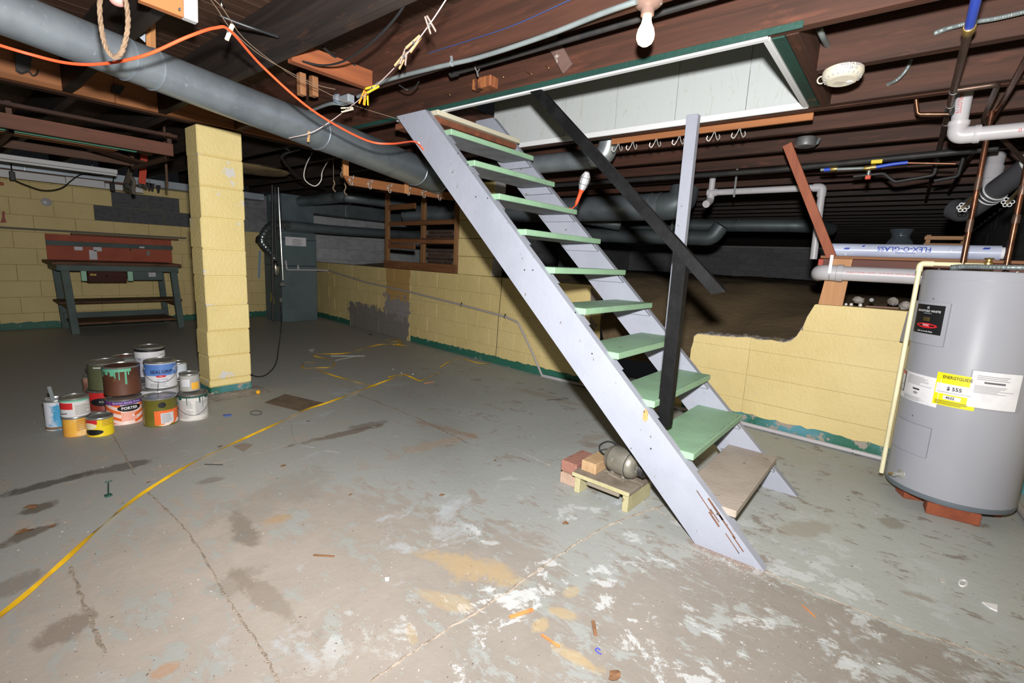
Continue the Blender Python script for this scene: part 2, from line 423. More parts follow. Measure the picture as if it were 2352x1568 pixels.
JOIG = wood('sooty joist', '#332a26', '#1e1a19', 1, c3='#4a3226', lo3=.6, hi3=.75)
BRD = wood('subfloor board', '#4b3529', '#3a291f', 0, gs=30)
ORW = wood('orange pine x', '#94603a', '#7c4e30', 0, c3='#6d4327', lo3=.66, hi3=.75)
ORWY = wood('orange pine y', '#94603a', '#7c4e30', 1, c3='#6d4327', lo3=.66, hi3=.75)
ORWZ = wood('pine z', '#c08a5a', '#a9744a', 2)
WHT = M('white panel', '#c3c6ca', '#c9ccd2', rough=.35, scale=3, stretch=(1, 1, .15), lo=.5, hi=.7)
WTR = M('white trim paint', '#c6c8ca', rough=.35)
def panel_mat():
    t = NT('white wood print panel'); t.setp(.35, 0, .4)
    v = t.coord((1, 1.0, .16)); g = t.noise(v, 9, 3, .5, 1.2)
    wv = t.math('ABSOLUTE', t.math('SUBTRACT', t.math('FRACT', t.math('MULTIPLY', g, 7)), .5))
    col = t.mix(t.math('MULTIPLY', t.ramp(wv, .06, .0), .35), S('#a9aeaf'), S('#929079'))
    t.l(col, t.b.inputs['Base Color']); return t.m
PAN = panel_mat()
# ================================================================== floor
WL = 8.45; XB = -2.4; YE = -.72; XF = 17.5; ZJ = 2.0; ZS = 2.235
f = MB(); f.box(XB, 4.6, YE-.1, WL+.1, -.12, 0)
floor = struct(obj('floor', f, floor_mat(), smooth=0), 'worn grey painted concrete basement floor')
CRK = M('crack mortar', '#a5988a', '#857a6e', scale=30, rough=.95, bump=1, bscale=120)
CRKD = M('crack dirt', '#6b6055', rough=1)
def crack(pxs, w_, h, mat, jit=.004, n=40):
    P = [fz(*p) for p in pxs]; P = smoothpath([Vector(p) for p in P], 14); m = MB(); vs = []; fs = []
    for i, p in enumerate(P):
        d = (P[min(i+1, len(P)-1)]-P[max(i-1, 0)]).normalized(); sd = Vector((d.y, -d.x, 0))
        o = random.uniform(-jit, jit); ww = w_*random.uniform(.5, 1.3)
        vs += [p+sd*(o-ww/2), p+sd*o+Vector((0, 0, h*random.uniform(.6, 1.2))), p+sd*(o+ww/2)]
    for i in range(len(P)-1):
        a = i*3; fs += [(a, a+3, a+4, a+1), (a+1, a+4, a+5, a+2)]
    m.add(vs, fs); return obj('crack', m, mat, floor, smooth=0)
crack([(850, 1568), (1000, 1462), (1150, 1370), (1270, 1285), (1400, 1205), (1560, 1148)], .010, .0035, CRK)
crack([(1757, 1312), (1900, 1372), (2060, 1435), (2200, 1482), (2352, 1535)], .007, .003, CRK, .002)
crack([(1180, 1030), (1290, 1080), (1420, 1125), (1560, 1200), (1620, 1235)], .005, .002, CRK, .002)
crack([(340, 1130), (430, 1220), (520, 1370), (600, 1490), (640, 1568)], .009, .0015, CRK, .003)
crack([(160, 1300), (200, 1400), (240, 1500)], .012, .0012, CRK, .004)
crack([(335, 1105), (430, 1080), (560, 1048), (690, 1015)], .0035, .001, CRK, .001)
crack([(250, 985), (280, 1035), (310, 1090)], .008, .002, CRK, .003)
crack([(820, 905), (935, 950), (1010, 985), (1080, 1020)], .01, .002, CRKD, .006)
# ================================================================== block builder
_b = MB(); _b.box(-.5, .5, -.5, .5, 0, 1)
def unitblock(name, ch_l, ch_h, ch_d):
    b = MB(); t_ = MB(); t_.box(-.2, .2, -.1, .1, 0, .2, ch_l)
    return b.add([(x/.4, y/.2, z/.2) for x, y, z in t_.v], t_.f)
def blockwall(parent, a, b, z0, course, n, depth, matf, bl=.4, joint=.003, ztop=None, offs=0, side=1, proto={}, chm=.0035):
    """running bond along a->b; block's near face lies on the line, body goes to the left of a->b (side=1)"""
    a = Vector((a[0], a[1], 0)); b = Vector((b[0], b[1], 0)); d = b-a; L = d.length; d.normalize(); nn = Vector((-d.y, d.x, 0))*side
    rz = math.atan2(d.y, d.x)
    for k in range(n):
        if bl > 2: offs = k % 2
        zz = z0+k*course; nb = max(1, round(L/bl)); bw = L/nb; ed = [i*bw for i in range(nb+1)]
        if (k+offs) % 2: ed = [0]+[i*bw+bw/2 for i in range(nb)]+[L]
        for i in range(len(ed)-1):
            u0, u1 = ed[i]+joint/2, ed[i+1]-joint/2; hz = course-joint
            mt = matf((u0+u1)/2, zz+course/2)
            if mt is None: continue
            if ztop is not None:
                N_ = max(10, int((u1-u0)/.012)); us = [u0+(u1-u0)*j/N_ for j in range(N_+1)]; zs = [min(zz+hz, ztop(u)) for u in us]
                if max(zs) < zz+.012: continue
                if min(zs) < zz+hz-1e-4:
                    run = []
                    for u, z in list(zip(us, zs))+[(u1, -1)]:
                        if z > zz+.006: run.append((u, z))
                        elif len(run) > 1:
                            poly = [a+d*run[0][0]+Vector((0, 0, zz)), a+d*run[-1][0]+Vector((0, 0, zz))] + [a+d*uu+Vector((0, 0, z2)) for uu, z2 in run[::-1]]
                            m = MB(); m.prism(poly, nn*depth); obj('block', m, mt, parent, smooth=0); run = []
                        else: run = []
                    continue
            key = chm
            if key not in proto:
                p = unitblock('block', chm, 0, 0); me = bpy.data.meshes.new('block'); me.from_pydata(p.v, [], p.f); me.materials.append(mt)
                proto[key] = me
            ob = bpy.data.objects.new('block', proto[key]); COL.objects.link(ob); ob.parent = parent
            c = a+d*((u0+u1)/2)+nn*(depth/2+random.uniform(-.002, .002))+Vector((0, 0, zz)); o = parent['wo']
            ob.location = (c.x-o[0], c.y-o[1], c.z-o[2]); ob.rotation_euler = (0, 0, rz); ob.scale = (u1-u0, depth, hz)
            ob.material_slots[0].link = 'OBJECT'; ob.material_slots[0].material = mt
# ---- left wall (workbench side), runs on behind the crawl space
m = MB(); m.box(XB, XF, WL+.003, WL+.2, 0, ZJ)
wl = struct(obj('wall_left', m, M('wall joint paint', '#8f845c', '#77705a', rough=.8), smooth=0), 'yellow painted concrete block wall behind the workbench')
def lw(u, z):
    x = XB+u
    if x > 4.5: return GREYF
    if 1.72 < x < 2.62 and 1.42 < z < 1.82: return GREYP
    if 3.0 < x and z > 1.4: return GREYB
    return YEL
blockwall(wl, (-.2, WL), (4.5, WL), 0, .2, 10, .1, lambda u, z: lw(u-.2-XB, z), side=1)
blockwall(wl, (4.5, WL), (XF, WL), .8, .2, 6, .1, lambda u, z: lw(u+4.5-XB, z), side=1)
# ---- crawl space far wall
m = MB(); m.box(XF+.006, XF+.2, YE-.1, WL+.2, .6, ZJ)
wf = struct(obj('wall_far', m, MORT, smooth=0), 'grey block wall at the far end of the crawl space')
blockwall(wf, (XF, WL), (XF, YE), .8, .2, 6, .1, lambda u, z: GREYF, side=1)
m = MB(); m.box(XF-.12, XF, YE, WL, ZJ-.06, ZJ-.005); struct(obj('trim_1', m, WTR, smooth=0), 'white sill strip on top of the far crawl space wall')
# ---- wall beside the heater
m = MB(); m.box(XB, XF, YE-.2, YE-.006, 0, ZJ)
we = struct(obj('wall_end', m, M('wall joint paint', '#8f845c'), smooth=0), 'block wall behind the water heater')
blockwall(we, (XF, YE), (3.8, YE), .6, .2, 7, .1, lambda u, z: GREYD, side=1, bl=.4)
blockwall(we, (3.8, YE), (.2, YE), 0, .2, 10, .1, lambda u, z: YEL, side=1)
m = MB(); m.box(XB-.1, XB, YE-.1, WL+.1, 0, ZJ); struct(obj('wall_back', m, YEL, smooth=0), 'yellow painted wall behind the viewer')
# ---- low wall to the crawl space
LW = [(3.775, YE), (3.81, -.04), (3.88, .84), (3.935, 2.78), (4.14, 5.11), (4.43, 7.96), (4.48, WL)]
LH = .955
brk = [(-1, .957), (.40, .957), (.465, .95), (.50, .86), (.515, .79), (.545, .72), (.58, .675), (.63, .66), (.70, .668), (.78, .655), (.86, .665), (.95, .652), (1.05, .645), (1.16, .64), (1.235, .64), (1.262, .61), (1.275, .50), (1.285, .30), (1.32, .2), (1.5, .14), (1.9, .06), (2.2, .05), (2.23, .5), (2.25, .957), (99, .957)]
def ztopy(y):
    for (a, za), (b, zb) in zip(brk, brk[1:]):
        if a <= y <= b: return za+(zb-za)*(y-a)/(b-a)
    return LH
wr = MB()
ys = sorted(set([YE+i*(WL-YE)/420 for i in range(421)] + [b[0] for b in brk if YE < b[0] < WL]))
def lwx(y):
    for (xa, ya), (xb, yb) in zip(LW, LW[1:]):
        if ya <= y <= yb+1e-6: return xa+(xb-xa)*(y-ya)/(yb-ya)
vs = []; fs = []
for y in ys:
    x = lwx(y); z = ztopy(y); r = 0 if z > .94 else .012
    zz = z+(random.uniform(0, .012) if r else -.004)
    vs += [(x+.005, y, 0), (x+.005+random.uniform(-.004, .012)*(r > 0), y, zz), (x+.06, y, zz+random.uniform(-r, r)), (x+.13, y, zz+random.uniform(-r, r)), (x+.195, y, zz+random.uniform(-r, r)), (x+.195, y, 0)]
for i in range(len(ys)-1):
    a = i*6; fs += [(a+j, a+6+j, a+7+j, a+j+1) for j in range(5)]
wr.add(vs, fs)
wright = struct(obj('wall_right', wr, RUBB, smooth=0), 'low yellow painted block wall with a broken gap to the crawl space')
for (p, q) in zip(LW, LW[1:]):
    L = math.dist(p, q)
    blockwall(wright, p, q, 0, LH/5, 5, .195, lambda u, z: YEL, side=-1, joint=.0012, chm=.0016 if p[1] > 2 else .0010, bl=.4 if p[1] > 2 else 2.4, offs=LW.index(p),
              ztop=lambda u, p=p, q=q, L=L: ztopy(p[1]+(q[1]-p[1])*u/L))
def band(name, pts, h, mat, out, label, jit=.008, thick=.005):
    m = MB(); vs = []; fs = []; P = []
    for (a, b) in zip(pts, pts[1:]):
        n = max(2, int(math.dist(a, b)/.04))
        P += [(a[0]+(b[0]-a[0])*i/n, a[1]+(b[1]-a[1])*i/n) for i in range(n)]
    P.append(pts[-1])
    for (x, y) in P:
        hh = h+random.uniform(-jit, jit); vs += [(x, y, .001), (x+out[0]*thick, y+out[1]*thick, .001), (x+out[0]*thick, y+out[1]*thick, hh), (x, y, hh+.001)]
    for i in range(len(P)-1):
        a = i*4; fs += [(a+j, a+4+j, a+5+j, a+j+1) for j in range(3)]
    m.add(vs, fs); return struct(obj(name, m, mat, smooth=0), label)
band('baseboard_left', [(XB, WL), (4.4, WL)], .085, TEAL, (0, -1), 'teal painted band along the foot of the workbench wall')
band('baseboard_right', [LW[0], LW[1], LW[2], (3.895, 1.3)], .085, TEAL2, (-1, 0), 'flaking teal and blue painted band along the foot of the low wall by the heater')
band('baseboard_far', [(3.925, 2.3), LW[3], (4.135, 5.08)], .08, TEAL, (-1, 0), 'teal painted band along the foot of the low wall behind the stairs')
band('baseboard_back', [(4.31, 6.8), LW[5], (4.47, 8.4)], .08, TEAL, (-1, 0), 'teal painted band along the low wall beside the furnace')
# ---- dirt of the crawl space
def dirt(u, v):
    y = YE+(WL-YE)*v; x0 = lwx(y)+.19; x = x0+(XF-x0)*u**1.6
    t_ = min(1, (x-x0)/3.2); t_ = t_*t_*(3-2*t_)
    e = max(0, 1-abs(y-1.3)/1.5)**.6 if abs(y-1.3) < 1.5 else 0
    base = .90-.52*e
    if 1.3 < y < 2.2: base = min(base, .30)
    z = base+(1.0-base)*t_+.03*math.sin(x*2.3+y*3)*math.sin(y*1.7-x)*min(1, t_*3)+random.uniform(-.008, .008)
    return (x, y, z)
m = MB(); m.grid(dirt, 70, 90); struct(obj('floor_crawl', m, DIRT, smooth=60), 'bare brown dirt slope of the crawl space')
# ================================================================== ceiling: subfloor, joists, beam
m = MB(); m.box(XB, 2.05, YE-.1, WL, ZS+.02, ZS+.05); m.box(2.05, 3.06, YE-.1, .5, ZS+.02, ZS+.05); m.box(2.05, 3.06, 2.78, WL, ZS+.02, ZS+.05); m.box(3.06, XF, YE-.1, WL, ZS, ZS+.05)
ceil = struct(obj('ceiling', m, BRD, smooth=0), 'dark wooden subfloor carried by rows of stained joists')
y = YE
pb = MB(); pb.box(0, 1, 0, .084, 0, .018, 0)
first = None
while y < 5.6:
    for (xa, xb) in (((XB, 2.0),) if .45 < y < 2.75 else ((XB, 4.4),)):
        m = MB(); m.box(xa, xb, y+.001, y+.083, ZS+random.uniform(0, .002), ZS+.019, .0015); obj('board', m, BRD, ceil, smooth=0)
    y += .0845
def joist(x1, y0, y1, mat=JOI, w_=.045, z0=ZJ, z1=ZS):
    m = MB(); m.box(x1-w_, x1, y0, y1, z0+random.uniform(-.003, .003), z1, .002); return obj('joist', m, mat, ceil, smooth=0)
for x in (-2.155, -1.68, -1.205, -.73, -.255, .22, .695, 1.17): joist(x, YE, 4.03, JOIG); joist(x+.05, 4.17, WL, JOIG)
joist(1.645, YE, 4.03); joist(1.695, 4.17, WL, JOIG)
joist(2.095, YE, 4.03); joist(2.12, 4.17, WL, JOIG)
joist(2.56, YE, .43); joist(2.56, 2.74, 4.03); joist(2.6, 4.17, WL, JOIG)
joist(3.055, YE, 4.03); joist(3.10, YE+.3, 3.2); joist(3.1, 4.17, WL, JOIG)
x = 3.545
while x < XF-.1:
    if x < 4.2: joist(x, YE, 4.03); joist(x+.03, 4.17, WL, JOIG)
    else: joist(x, YE, WL, JOI if x < 6 else JOIG)
    x += .475
# main beam on the column
for i, (x0, x1) in enumerate(((XB, .9), (.9, 4.2))):
    m = MB(); m.box(x0, x1-.002, 4.03, 4.075, ZJ, ZS-.002, .002); obj('beam_plank', m, ORW, ceil, smooth=0)
    m = MB(); m.box(x0-.0, x1, 4.077, 4.12, ZJ-.004, ZS-.004, .002); obj('beam_plank', m, JOIX, ceil, smooth=0)
    m = MB(); m.box(x0, x1, 4.122, 4.168, ZJ, ZS-.004, .002); obj('beam_plank', m, JOIX, ceil, smooth=0)
# headers of the stair opening
m = MB(); m.box(2.097, 3.008, .43, .474, ZJ, ZS, .002); obj('header', m, JOIX, ceil, smooth=0)
HDR = chipped('teal over old wood', '#183630', '#1f3f38', '#6d4a35', 9, .62, .66)
m = MB(); m.box(2.097, 3.008, .476, .52, ZJ-.002, ZS, .002); obj('header', m, HDR, ceil, smooth=0)
m = MB(); m.box(2.097, 3.008, 2.70, 2.745, ZJ, ZS, .002); obj('header', m, JOIX, ceil, smooth=0)
# teal stripe painted on the lower edge of the opening's near joist
m = MB(); m.box(2.047, 2.053, .41, 3.6, ZJ-.004, ZJ+.020, .001); obj('painted_edge', m, HDR, ceil, smooth=0)
# white trim and panelling of the stairwell
sw = MB(); sw.box(3.0, 3.008, .52, 2.7, ZS, 3.0)
sw.box(2.06, 2.07, .50, 2.7, ZS+.06, 3.0); sw.box(2.06, 3.0, .47, .478, ZS+.06, 3.0); sw.box(2.06, 3.0, 2.9, 2.91, ZS, 3.0); sw.box(2.06, 3.02, .47, 2.92, 3.0, 3.02)
swo = struct(obj('wall_stairwell', sw, M('stairwell plaster', '#b9b8a4', rough=.7), smooth=0), 'white panelled lining of the stair opening')
y = .53
widths = [.30, .40, .40, .40, .40, .40]
for w_ in widths:
    y1 = min(y+w_, 2.70)
    m = MB(); m.box(2.992, 2.999, y+.0012, y1-.0012, ZJ+.005, 2.95, .001); obj('panel', m, PAN, swo, smooth=0)
    y = y1
    if y >= 2.7: break
for k, (a, b) in enumerate((((2.975, 2.992, .523, 2.7), (ZJ-.012, ZJ+.022)), ((2.054, 2.082, .523, 2.7), (ZJ-.012, ZJ-.003)), ((2.08, 2.99, .521, .545), (ZJ-.010, ZJ+.010)))):
    m = MB(); m.box(*a, *b, .002); obj('trim_strip', m, WTR, swo, smooth=0)
# ================================================================== staircase
LAV = M('lavender grey stair paint', '#8f939f', '#888c98', '#665e58', scale=3, sc3=26, lo3=.66, hi3=.68, rough=.5, bump=.15, bscale=30)
MINT = M('mint green tread paint', '#84a789', '#7b9a80', '#5b5043', scale=4, sc3=15, lo3=.68, hi3=.70, rough=.5, bump=.2)
GRYT = M('worn grey tread paint', '#a0968b', '#958a80', '#6f6357', scale=5, sc3=14, lo3=.64, hi3=.67, rough=.6, bump=.25)
UND = M('grey tread underside', '#81858d', '#74767c', rough=.7, scale=8, bump=.2)
CRM = M('cream board paint', '#b5b09c', rough=.5)
BLK = M('worn black paint', '#0d0d0e', '#151516', '#6d655d', scale=9, sc3=30, lo3=.73, hi3=.76, rough=.55, spec=.12, bump=.15, bscale=40)
OLDW = wood('bare old wood', '#7d4a33', '#5d3a2b', 1)
WORN = M('bare worn nosing', '#6d5a4a', '#57473a', rough=.9, scale=25)
st = thing('staircase', 'open lavender grey wooden staircase with mint green treads rising through the ceiling', 'staircase', (2.4, 1.3, 0))
TY = lambda k: .403+.192*k
TZ = lambda k: .155+.1865*k
def stringer(x0, x1, ztop, y0=.27):
    s_ = .968; yw = .267
    # rotten, ragged foot
    poly = [(y0, .0), (y0+yw, 0.0), (y0+yw+(ztop)/s_, ztop), (y0+ztop/s_, ztop)]
    m = MB(); m.prism([(x0, a, b) for a, b in poly], (x1-x0, 0, 0))
    return obj('stringer', m, LAV, st, smooth=0)
sl = stringer(1.97, 2.014, 1.985)
stringer(2.79, 2.834, 2.17, .285)
m = MB()     # split, bare wood slivers at the foot of the near stringer
for i in range(7):
    t_ = random.uniform(.01, .16); l = random.uniform(.04, .11); a = .30+random.uniform(0, .16); z = t_
    yy = .275+z/.968+random.uniform(.004, .07)
    m.bar((1.9695, yy, z), (1.9695, yy+l*.66, z+l*.7), .0012, random.uniform(.003, .009), up=(0, .7, -.66))
obj('split_wood', m, M('split bare wood', '#6b4c3b', '#4b3a30', rough=.9, scale=20), sl, smooth=0)
for k in range(10):
    y, z = TY(k), TZ(k); x0, x1 = 2.004, 2.79; d = .245; th = .031
    m = MB(); m.box(x0, x1, y, y+d, z, z+th, .003)
    if k == 0: mats = [GRYT]
    else: mats = [MINT, UND]
    tr = obj('tread', m, mats, st, smooth=0)
    if k:
        for p in tr.data.polygons:
            if p.normal.z < -.9: p.material_index = 1
    if 1 <= k <= 4:                       # paint worn off the nosing
        rw = random.Random(k); m = MB(); xx = 2.2+rw.uniform(0, .15)
        while xx < 2.7:
            l = rw.uniform(.05, .16); m.add([(xx, y-.0006, z+th-.001-rw.uniform(.002, .009)), (xx+l, y-.0006, z+th-.001-rw.uniform(.002, .009)), (xx+l*.9, y+rw.uniform(.008, .02), z+th+.0006), (xx+l*.2, y+rw.uniform(.006, .014), z+th+.0006)], [(0, 1, 2, 3)]); xx += l+rw.uniform(-.01, .03)
        o = obj('worn_nosing', m, WORN, tr, smooth=0); o['kind'] = 'stuff'
    # cleats under the tread on both stringers
    s_ = .968
    for (a, b) in ((2.762, 2.789), (2.015, 2.04)):
        h = .046; ys0 = .285+z/s_+.004 if a > 2.5 else .27+z/s_+.004
        ys1 = ys0+.262
        poly = [(a, ys0-h/s_, z-h), (a, ys1-h/s_-.03, z-h), (a, ys1-.03, z-.001), (a, ys0, z-.001)]
        m = MB(); m.prism(poly, (b-a, 0, 0)); obj('cleat', m, LAV, st, smooth=0)
# top landing board and the raw riser under it
m = MB(); m.box(2.016, 2.79, 2.262, 2.40, 1.962, 1.99, .002); obj('landing_board', m, CRM, st, smooth=0)
m = MB(); m.box(2.016, 2.79, 2.29, 2.66, 1.925, 1.960, .002); obj('landing_board', m, OLDW, st, smooth=0)
# handrail and its post
m = MB()
A = Vector((2.055, 1.66, 2.062)); B = Vector((2.055, .60, 1.063))
d = (B-A).normalized(); n = Vector((0, -d.z, d.y)); hw = .024
m.prism([A+n*hw, A-n*hw, B-n*hw+d*.03, B+n*hw-d*.0], (.034, 0, 0)); obj('handrail', m, BLK, st, smooth=0)
m = MB(); m.prism([(2.062, .735, .44), (2.062, .793, .44), (2.062, .793, 1.215), (2.062, .735, 1.165)], (.045, 0, 0)); obj('rail_post', m, BLK, st, smooth=0)
m = MB(); m.box(2.84, 2.885, 1.035, 1.10, .60, 2.0, .002); obj('hanger_post', m, LAV, st, smooth=0)
# patch of orange filler on the near stringer, screw heads
m = MB(); q = fx(1483, 955, 1.969); m.sphere((1.969, q[1], q[2]), .02, 10, 6, (.08, .6, 1.3), .3); obj('filler_patch', m, M('orange filler', '#d08a5a', '#a9663c', scale=30, rough=.9), sl)
SCR = M('dark screw heads', '#4b4642', rough=.5, metal=.6)
for (px, py) in ((1052, 352), (1075, 378), (1130, 410), (1093, 452), (1205, 620), (1224, 620), (1322, 717), (1120, 455), (1360, 812), (1495, 1030), (1648, 1180)):
    q = fx(px, py, 1.97); m = MB(); m.lathe([(.004, 0), (.004, .0015), (.002, .002)], (q[0], q[1], q[2]), 8, (-1, 0, 0)); obj('screw', m, SCR, sl)
# ================================================================== overhead services, near the viewer
GALV = M('galvanised duct', '#98a2aa', '#868f98', '#b6bec4', scale=5, sc3=60, lo3=.62, hi3=.7, rough=.4, metal=.7, spec=.5, bump=.08, bscale=24)
GALD = M('dull duct metal', '#6f787c', '#5f686c', '#7f898c', scale=4, sc3=40, lo3=.66, hi3=.72, rough=.5, metal=.5)
GALB = M('bright duct metal', '#b9c2c8', '#a5adb4', '#cdd4d8', scale=8, sc3=70, rough=.3, metal=.75)
EMT = M('grey conduit', '#7f8889', '#737c7d', rough=.45, metal=.4, scale=10)
IRON = M('black iron', '#2b2b2c', '#383634', '#6b6660', scale=8, sc3=24, lo3=.68, hi3=.75, rough=.5, metal=.2)
COP = M('aged copper', '#704a38', '#4b362c', '#95634b', scale=12, sc3=18, lo3=.6, hi3=.68, rough=.32, metal=.8)
COPD = M('dark tarnished copper', '#5d4a40', '#453932', rough=.4, metal=.6, scale=9)
BRS = M('brass', '#b59b5c', '#8f7a48', rough=.35, metal=.8, scale=15)
PVC = M('white pvc', '#b0aeb2', '#a8a5aa', rough=.35, scale=4)
CPVC = M('cream cpvc', '#d8d2b0', '#cdc69f', rough=.4, scale=4)
ORC = M('orange cord jacket', '#e4552f', rough=.45)
BLC = M('black cable jacket', '#202224', rough=.45)
WHC = M('white wire', '#cfcac2', rough=.5)
BLUP = M('blue pex', '#2f4db8', rough=.35)
CHRM = M('chrome', '#d8dadc', rough=.15, metal=1)
STL = M('zinc steel', '#a5a8aa', '#8d9092', rough=.35, metal=.8, scale=20)
TWI = M('brown twine', '#7d6a58', rough=.9)
PNK = M('pale clothesline', '#cdb9b6', rough=.7)
INK = M('printed black', '#17171a', rough=.5)
REDI = M('printed red', '#b5483c', rough=.5)
def V3(a): return Vector((float(a[0]), float(a[1]), float(a[2])))
# ---- main supply duct
dp = [(-.18, 2.20, .070), (.29, 2.385, .073), (.62, 2.52, .078), (1.23, 2.755, .089), (1.89, 2.995, .105), (2.77, 3.35, .124), (3.1, 3.48, .127)]
def dpt(x):
    for a, b in zip(dp, dp[1:]):
        if a[0] <= x <= b[0]:
            k = (x-a[0])/(b[0]-a[0]); return Vector((x, a[1]+(b[1]-a[1])*k, 1.85)), a[2]+(b[2]-a[2])*k
    return Vector((dp[-1][0], dp[-1][1], 1.85)), dp[-1][2]
du = thing('round_duct', 'long galvanised round supply duct slung under the joists above the orange cord', 'duct', (1.2, 2.75, 1.75))
cuts = [-.18, .60, .70, 1.62, 2.72, 3.1]
for a, b in zip(cuts, cuts[1:]):
    n = 8; P = [dpt(a+(b-a)*i/n) for i in range(n+1)]
    m = MB(); m.tube([p for p, r in P], [r for p, r in P], 40); obj('duct_section', m, GALV if b < 2.75 else GALD, du)
    p, r = dpt(b); d = (dpt(min(b+.05, 3.1))[0]-dpt(b-.05)[0]).normalized()
    m = MB(); m.ring(p, r+.001, .0035, d, 40, 6); obj('bead', m, GALV, du)
# ---- orange extension cord
path = [fz(-40, 92, 1.72), fz(60, 122, 1.72), fz(150, 144, 1.71), fz(230, 147, 1.71), fz(330, 128, 1.73), fz(430, 85, 1.80), fz(495, 64, 1.87), fz(530, 72, 1.89), fz(600, 150, 1.86), fz(700, 240, 1.77), fz(780, 292, 1.73), fz(850, 325, 1.71), fz(900, 330, 1.72), fx(950, 325, 1.94), fx(968, 338, 1.955), fx(982, 358, 2.02)]
m = MB(); m.tube(smoothpath(path, 8), .0048, 8); tag(obj('extension_cord', m, ORC), 'orange extension cord swagged under the ceiling across the round duct', 'cord')
m = MB(); q = V3(fx(962, 328, 1.955)); m.ring(q, .008, .0016, (0, .6, -.8), 14, 6); tag(obj('cable_staple', m, WHC), 'small white ring holding the orange cord to the stair stringer', 'staple')
# ---- clothesline and pegs
cl = [fz(1040, -25, 1.93), fz(985, 58, 1.92), fz(925, 135, 1.91), fz(860, 200, 1.90), fz(790, 256, 1.87), fz(745, 288, 1.82), fz(710, 306, 1.765), fz(664, 317, 1.75)]
m = MB(); m.tube(smoothpath(cl, 5), .0022, 6); tag(obj('clothesline', m, PNK), 'thin pale clothesline strung from the joists to the round duct', 'clothesline')
def peg(px, py, z_, ang, col, label, size=.075, spread=.16, facing=0.0):
    c = V3(fz(px, py, z_)); R = V3(_R); D = V3(_D)
    ax = R*math.cos(ang)+D*math.sin(ang); sd = (-R*math.sin(ang)+D*math.cos(ang))
    t = thing('clothespin', label, 'clothespin', c, 'clothespins on the lines')
    for s_ in (-1, 1):
        a = (ax+sd*spread*s_).normalized(); p0 = c-a*size*.55+sd*s_*.002; p1 = c+a*size*.45+sd*s_*.006
        # jaws meet at one end, legs splay at the other
        p0 = c-ax*size*.52+sd*s_*.0035; p1 = c+ax*size*.48+sd*s_*size*spread
        m = MB(); m.bar(p0, p1, .0095, .006, up=sd, ch=.0015); obj('prong', m, col, t)
    m = MB(); m.tube([c-V3(_fw)*.007+sd*.002, c+V3(_fw)*.007+sd*.002], .0045, 8); obj('spring', m, STL, t)
    return t
PW = M('weathered peg wood', '#85746c', rough=.8); PT = M('tan peg wood', '#b08c62', rough=.7); PC = M('cream peg wood', '#bfb49e', rough=.7)
PY = M('yellow peg plastic', '#e3b821', rough=.4); PO = M('orange peg plastic', '#e58a2c', rough=.4)
peg(527, 75, 1.888, 1.95, PC, 'cream clothespin clamping the orange cord near the ceiling', .06, .05)
peg(987, 57, 1.918, 1.15, PW, 'weathered grey clothespin highest on the clothesline', .06)
peg(951, 100, 1.913, 2.3, PT, 'tan clothespin second from the top of the clothesline', .07)
peg(922, 139, 1.908, 2.15, PT, 'tan clothespin in the pair halfway down the clothesline', .07)
peg(929, 131, 1.908, 1.8, PW, 'weathered grey clothespin in the pair halfway down the clothesline', .065)
peg(855, 203, 1.896, 2.75, PY, 'yellow clothespin lying sideways at the conduit', .065)
peg(834, 224, 1.885, 1.85, PO, 'orange clothespin hanging beside the yellow one', .07)
peg(842, 226, 1.888, 1.62, PY, 'yellow clothespin hanging straight down beside the orange one', .07, .12)
peg(797, 251, 1.872, 3.0, PC, 'cream clothespin lying sideways below the outlet box', .065)
peg(709, 314, 1.765, 1.65, PT, 'tan clothespin hanging in front of the round duct', .06, .05)
# ---- brown twine
for k, pp in enumerate(([(480, -6, 1.95), (500, 22, 1.95), (535, 72, 1.93), (600, 128, 1.92), (690, 178, 1.93), (735, 197, 1.94), (770, 205, 1.95)],
                        [(485, -6, 1.95), (512, 20, 1.95), (560, 88, 1.93), (640, 152, 1.93), (700, 188, 1.93), (810, 240, 1.93), (890, 266, 1.94), (918, 274, 1.945)])):
    m = MB(); m.tube(smoothpath([fz(*p) for p in pp], 4), .0016, 5)
    tag(obj('twine', m, TWI), ('short brown twine tied from the ceiling hook to the cross block', 'long brown twine running from the ceiling hook past the outlet box')[k], 'twine')
# ---- black cables between joists
for lab, pp, r in (('black cable drooping between two joists above the clothesline', [(945, -15, 2.02), (905, 45, 1.99), (850, 100, 1.97), (790, 140, 1.97), (740, 150, 1.98), (690, 140, 2.0)], .0045),
                   ('black cable passing through the joist by the twine', [(505, 36, 2.1), (545, 52, 2.09), (590, 68, 2.08), (640, 85, 2.06)], .006),
                   ('short black cable end poking through the joist above the outlet box', [(742, 108, 2.08), (775, 135, 2.07), (816, 150, 2.07)], .006),
                   ('black wire looping under the conduit', [(915, 194, 2.03), (935, 206, 2.02), (950, 202, 2.02), (962, 188, 2.03)], .004)):
    m = MB(); m.tube(smoothpath([fz(*p) for p in pp], 6), r, 8); tag(obj('cable', m, BLC), lab, 'cable')
m = MB(); m.tube(smoothpath([fx(px, py, 1.596) for px, py in ((985, 122), (1080, 92), (1180, 58), (1300, 4), (1340, -15))], 5), .002, 6)
tag(obj('cable', m, M('blue black wire', '#2b3a63', rough=.5)), 'thin dark blue wire stapled along the joist behind the bulb', 'cable')
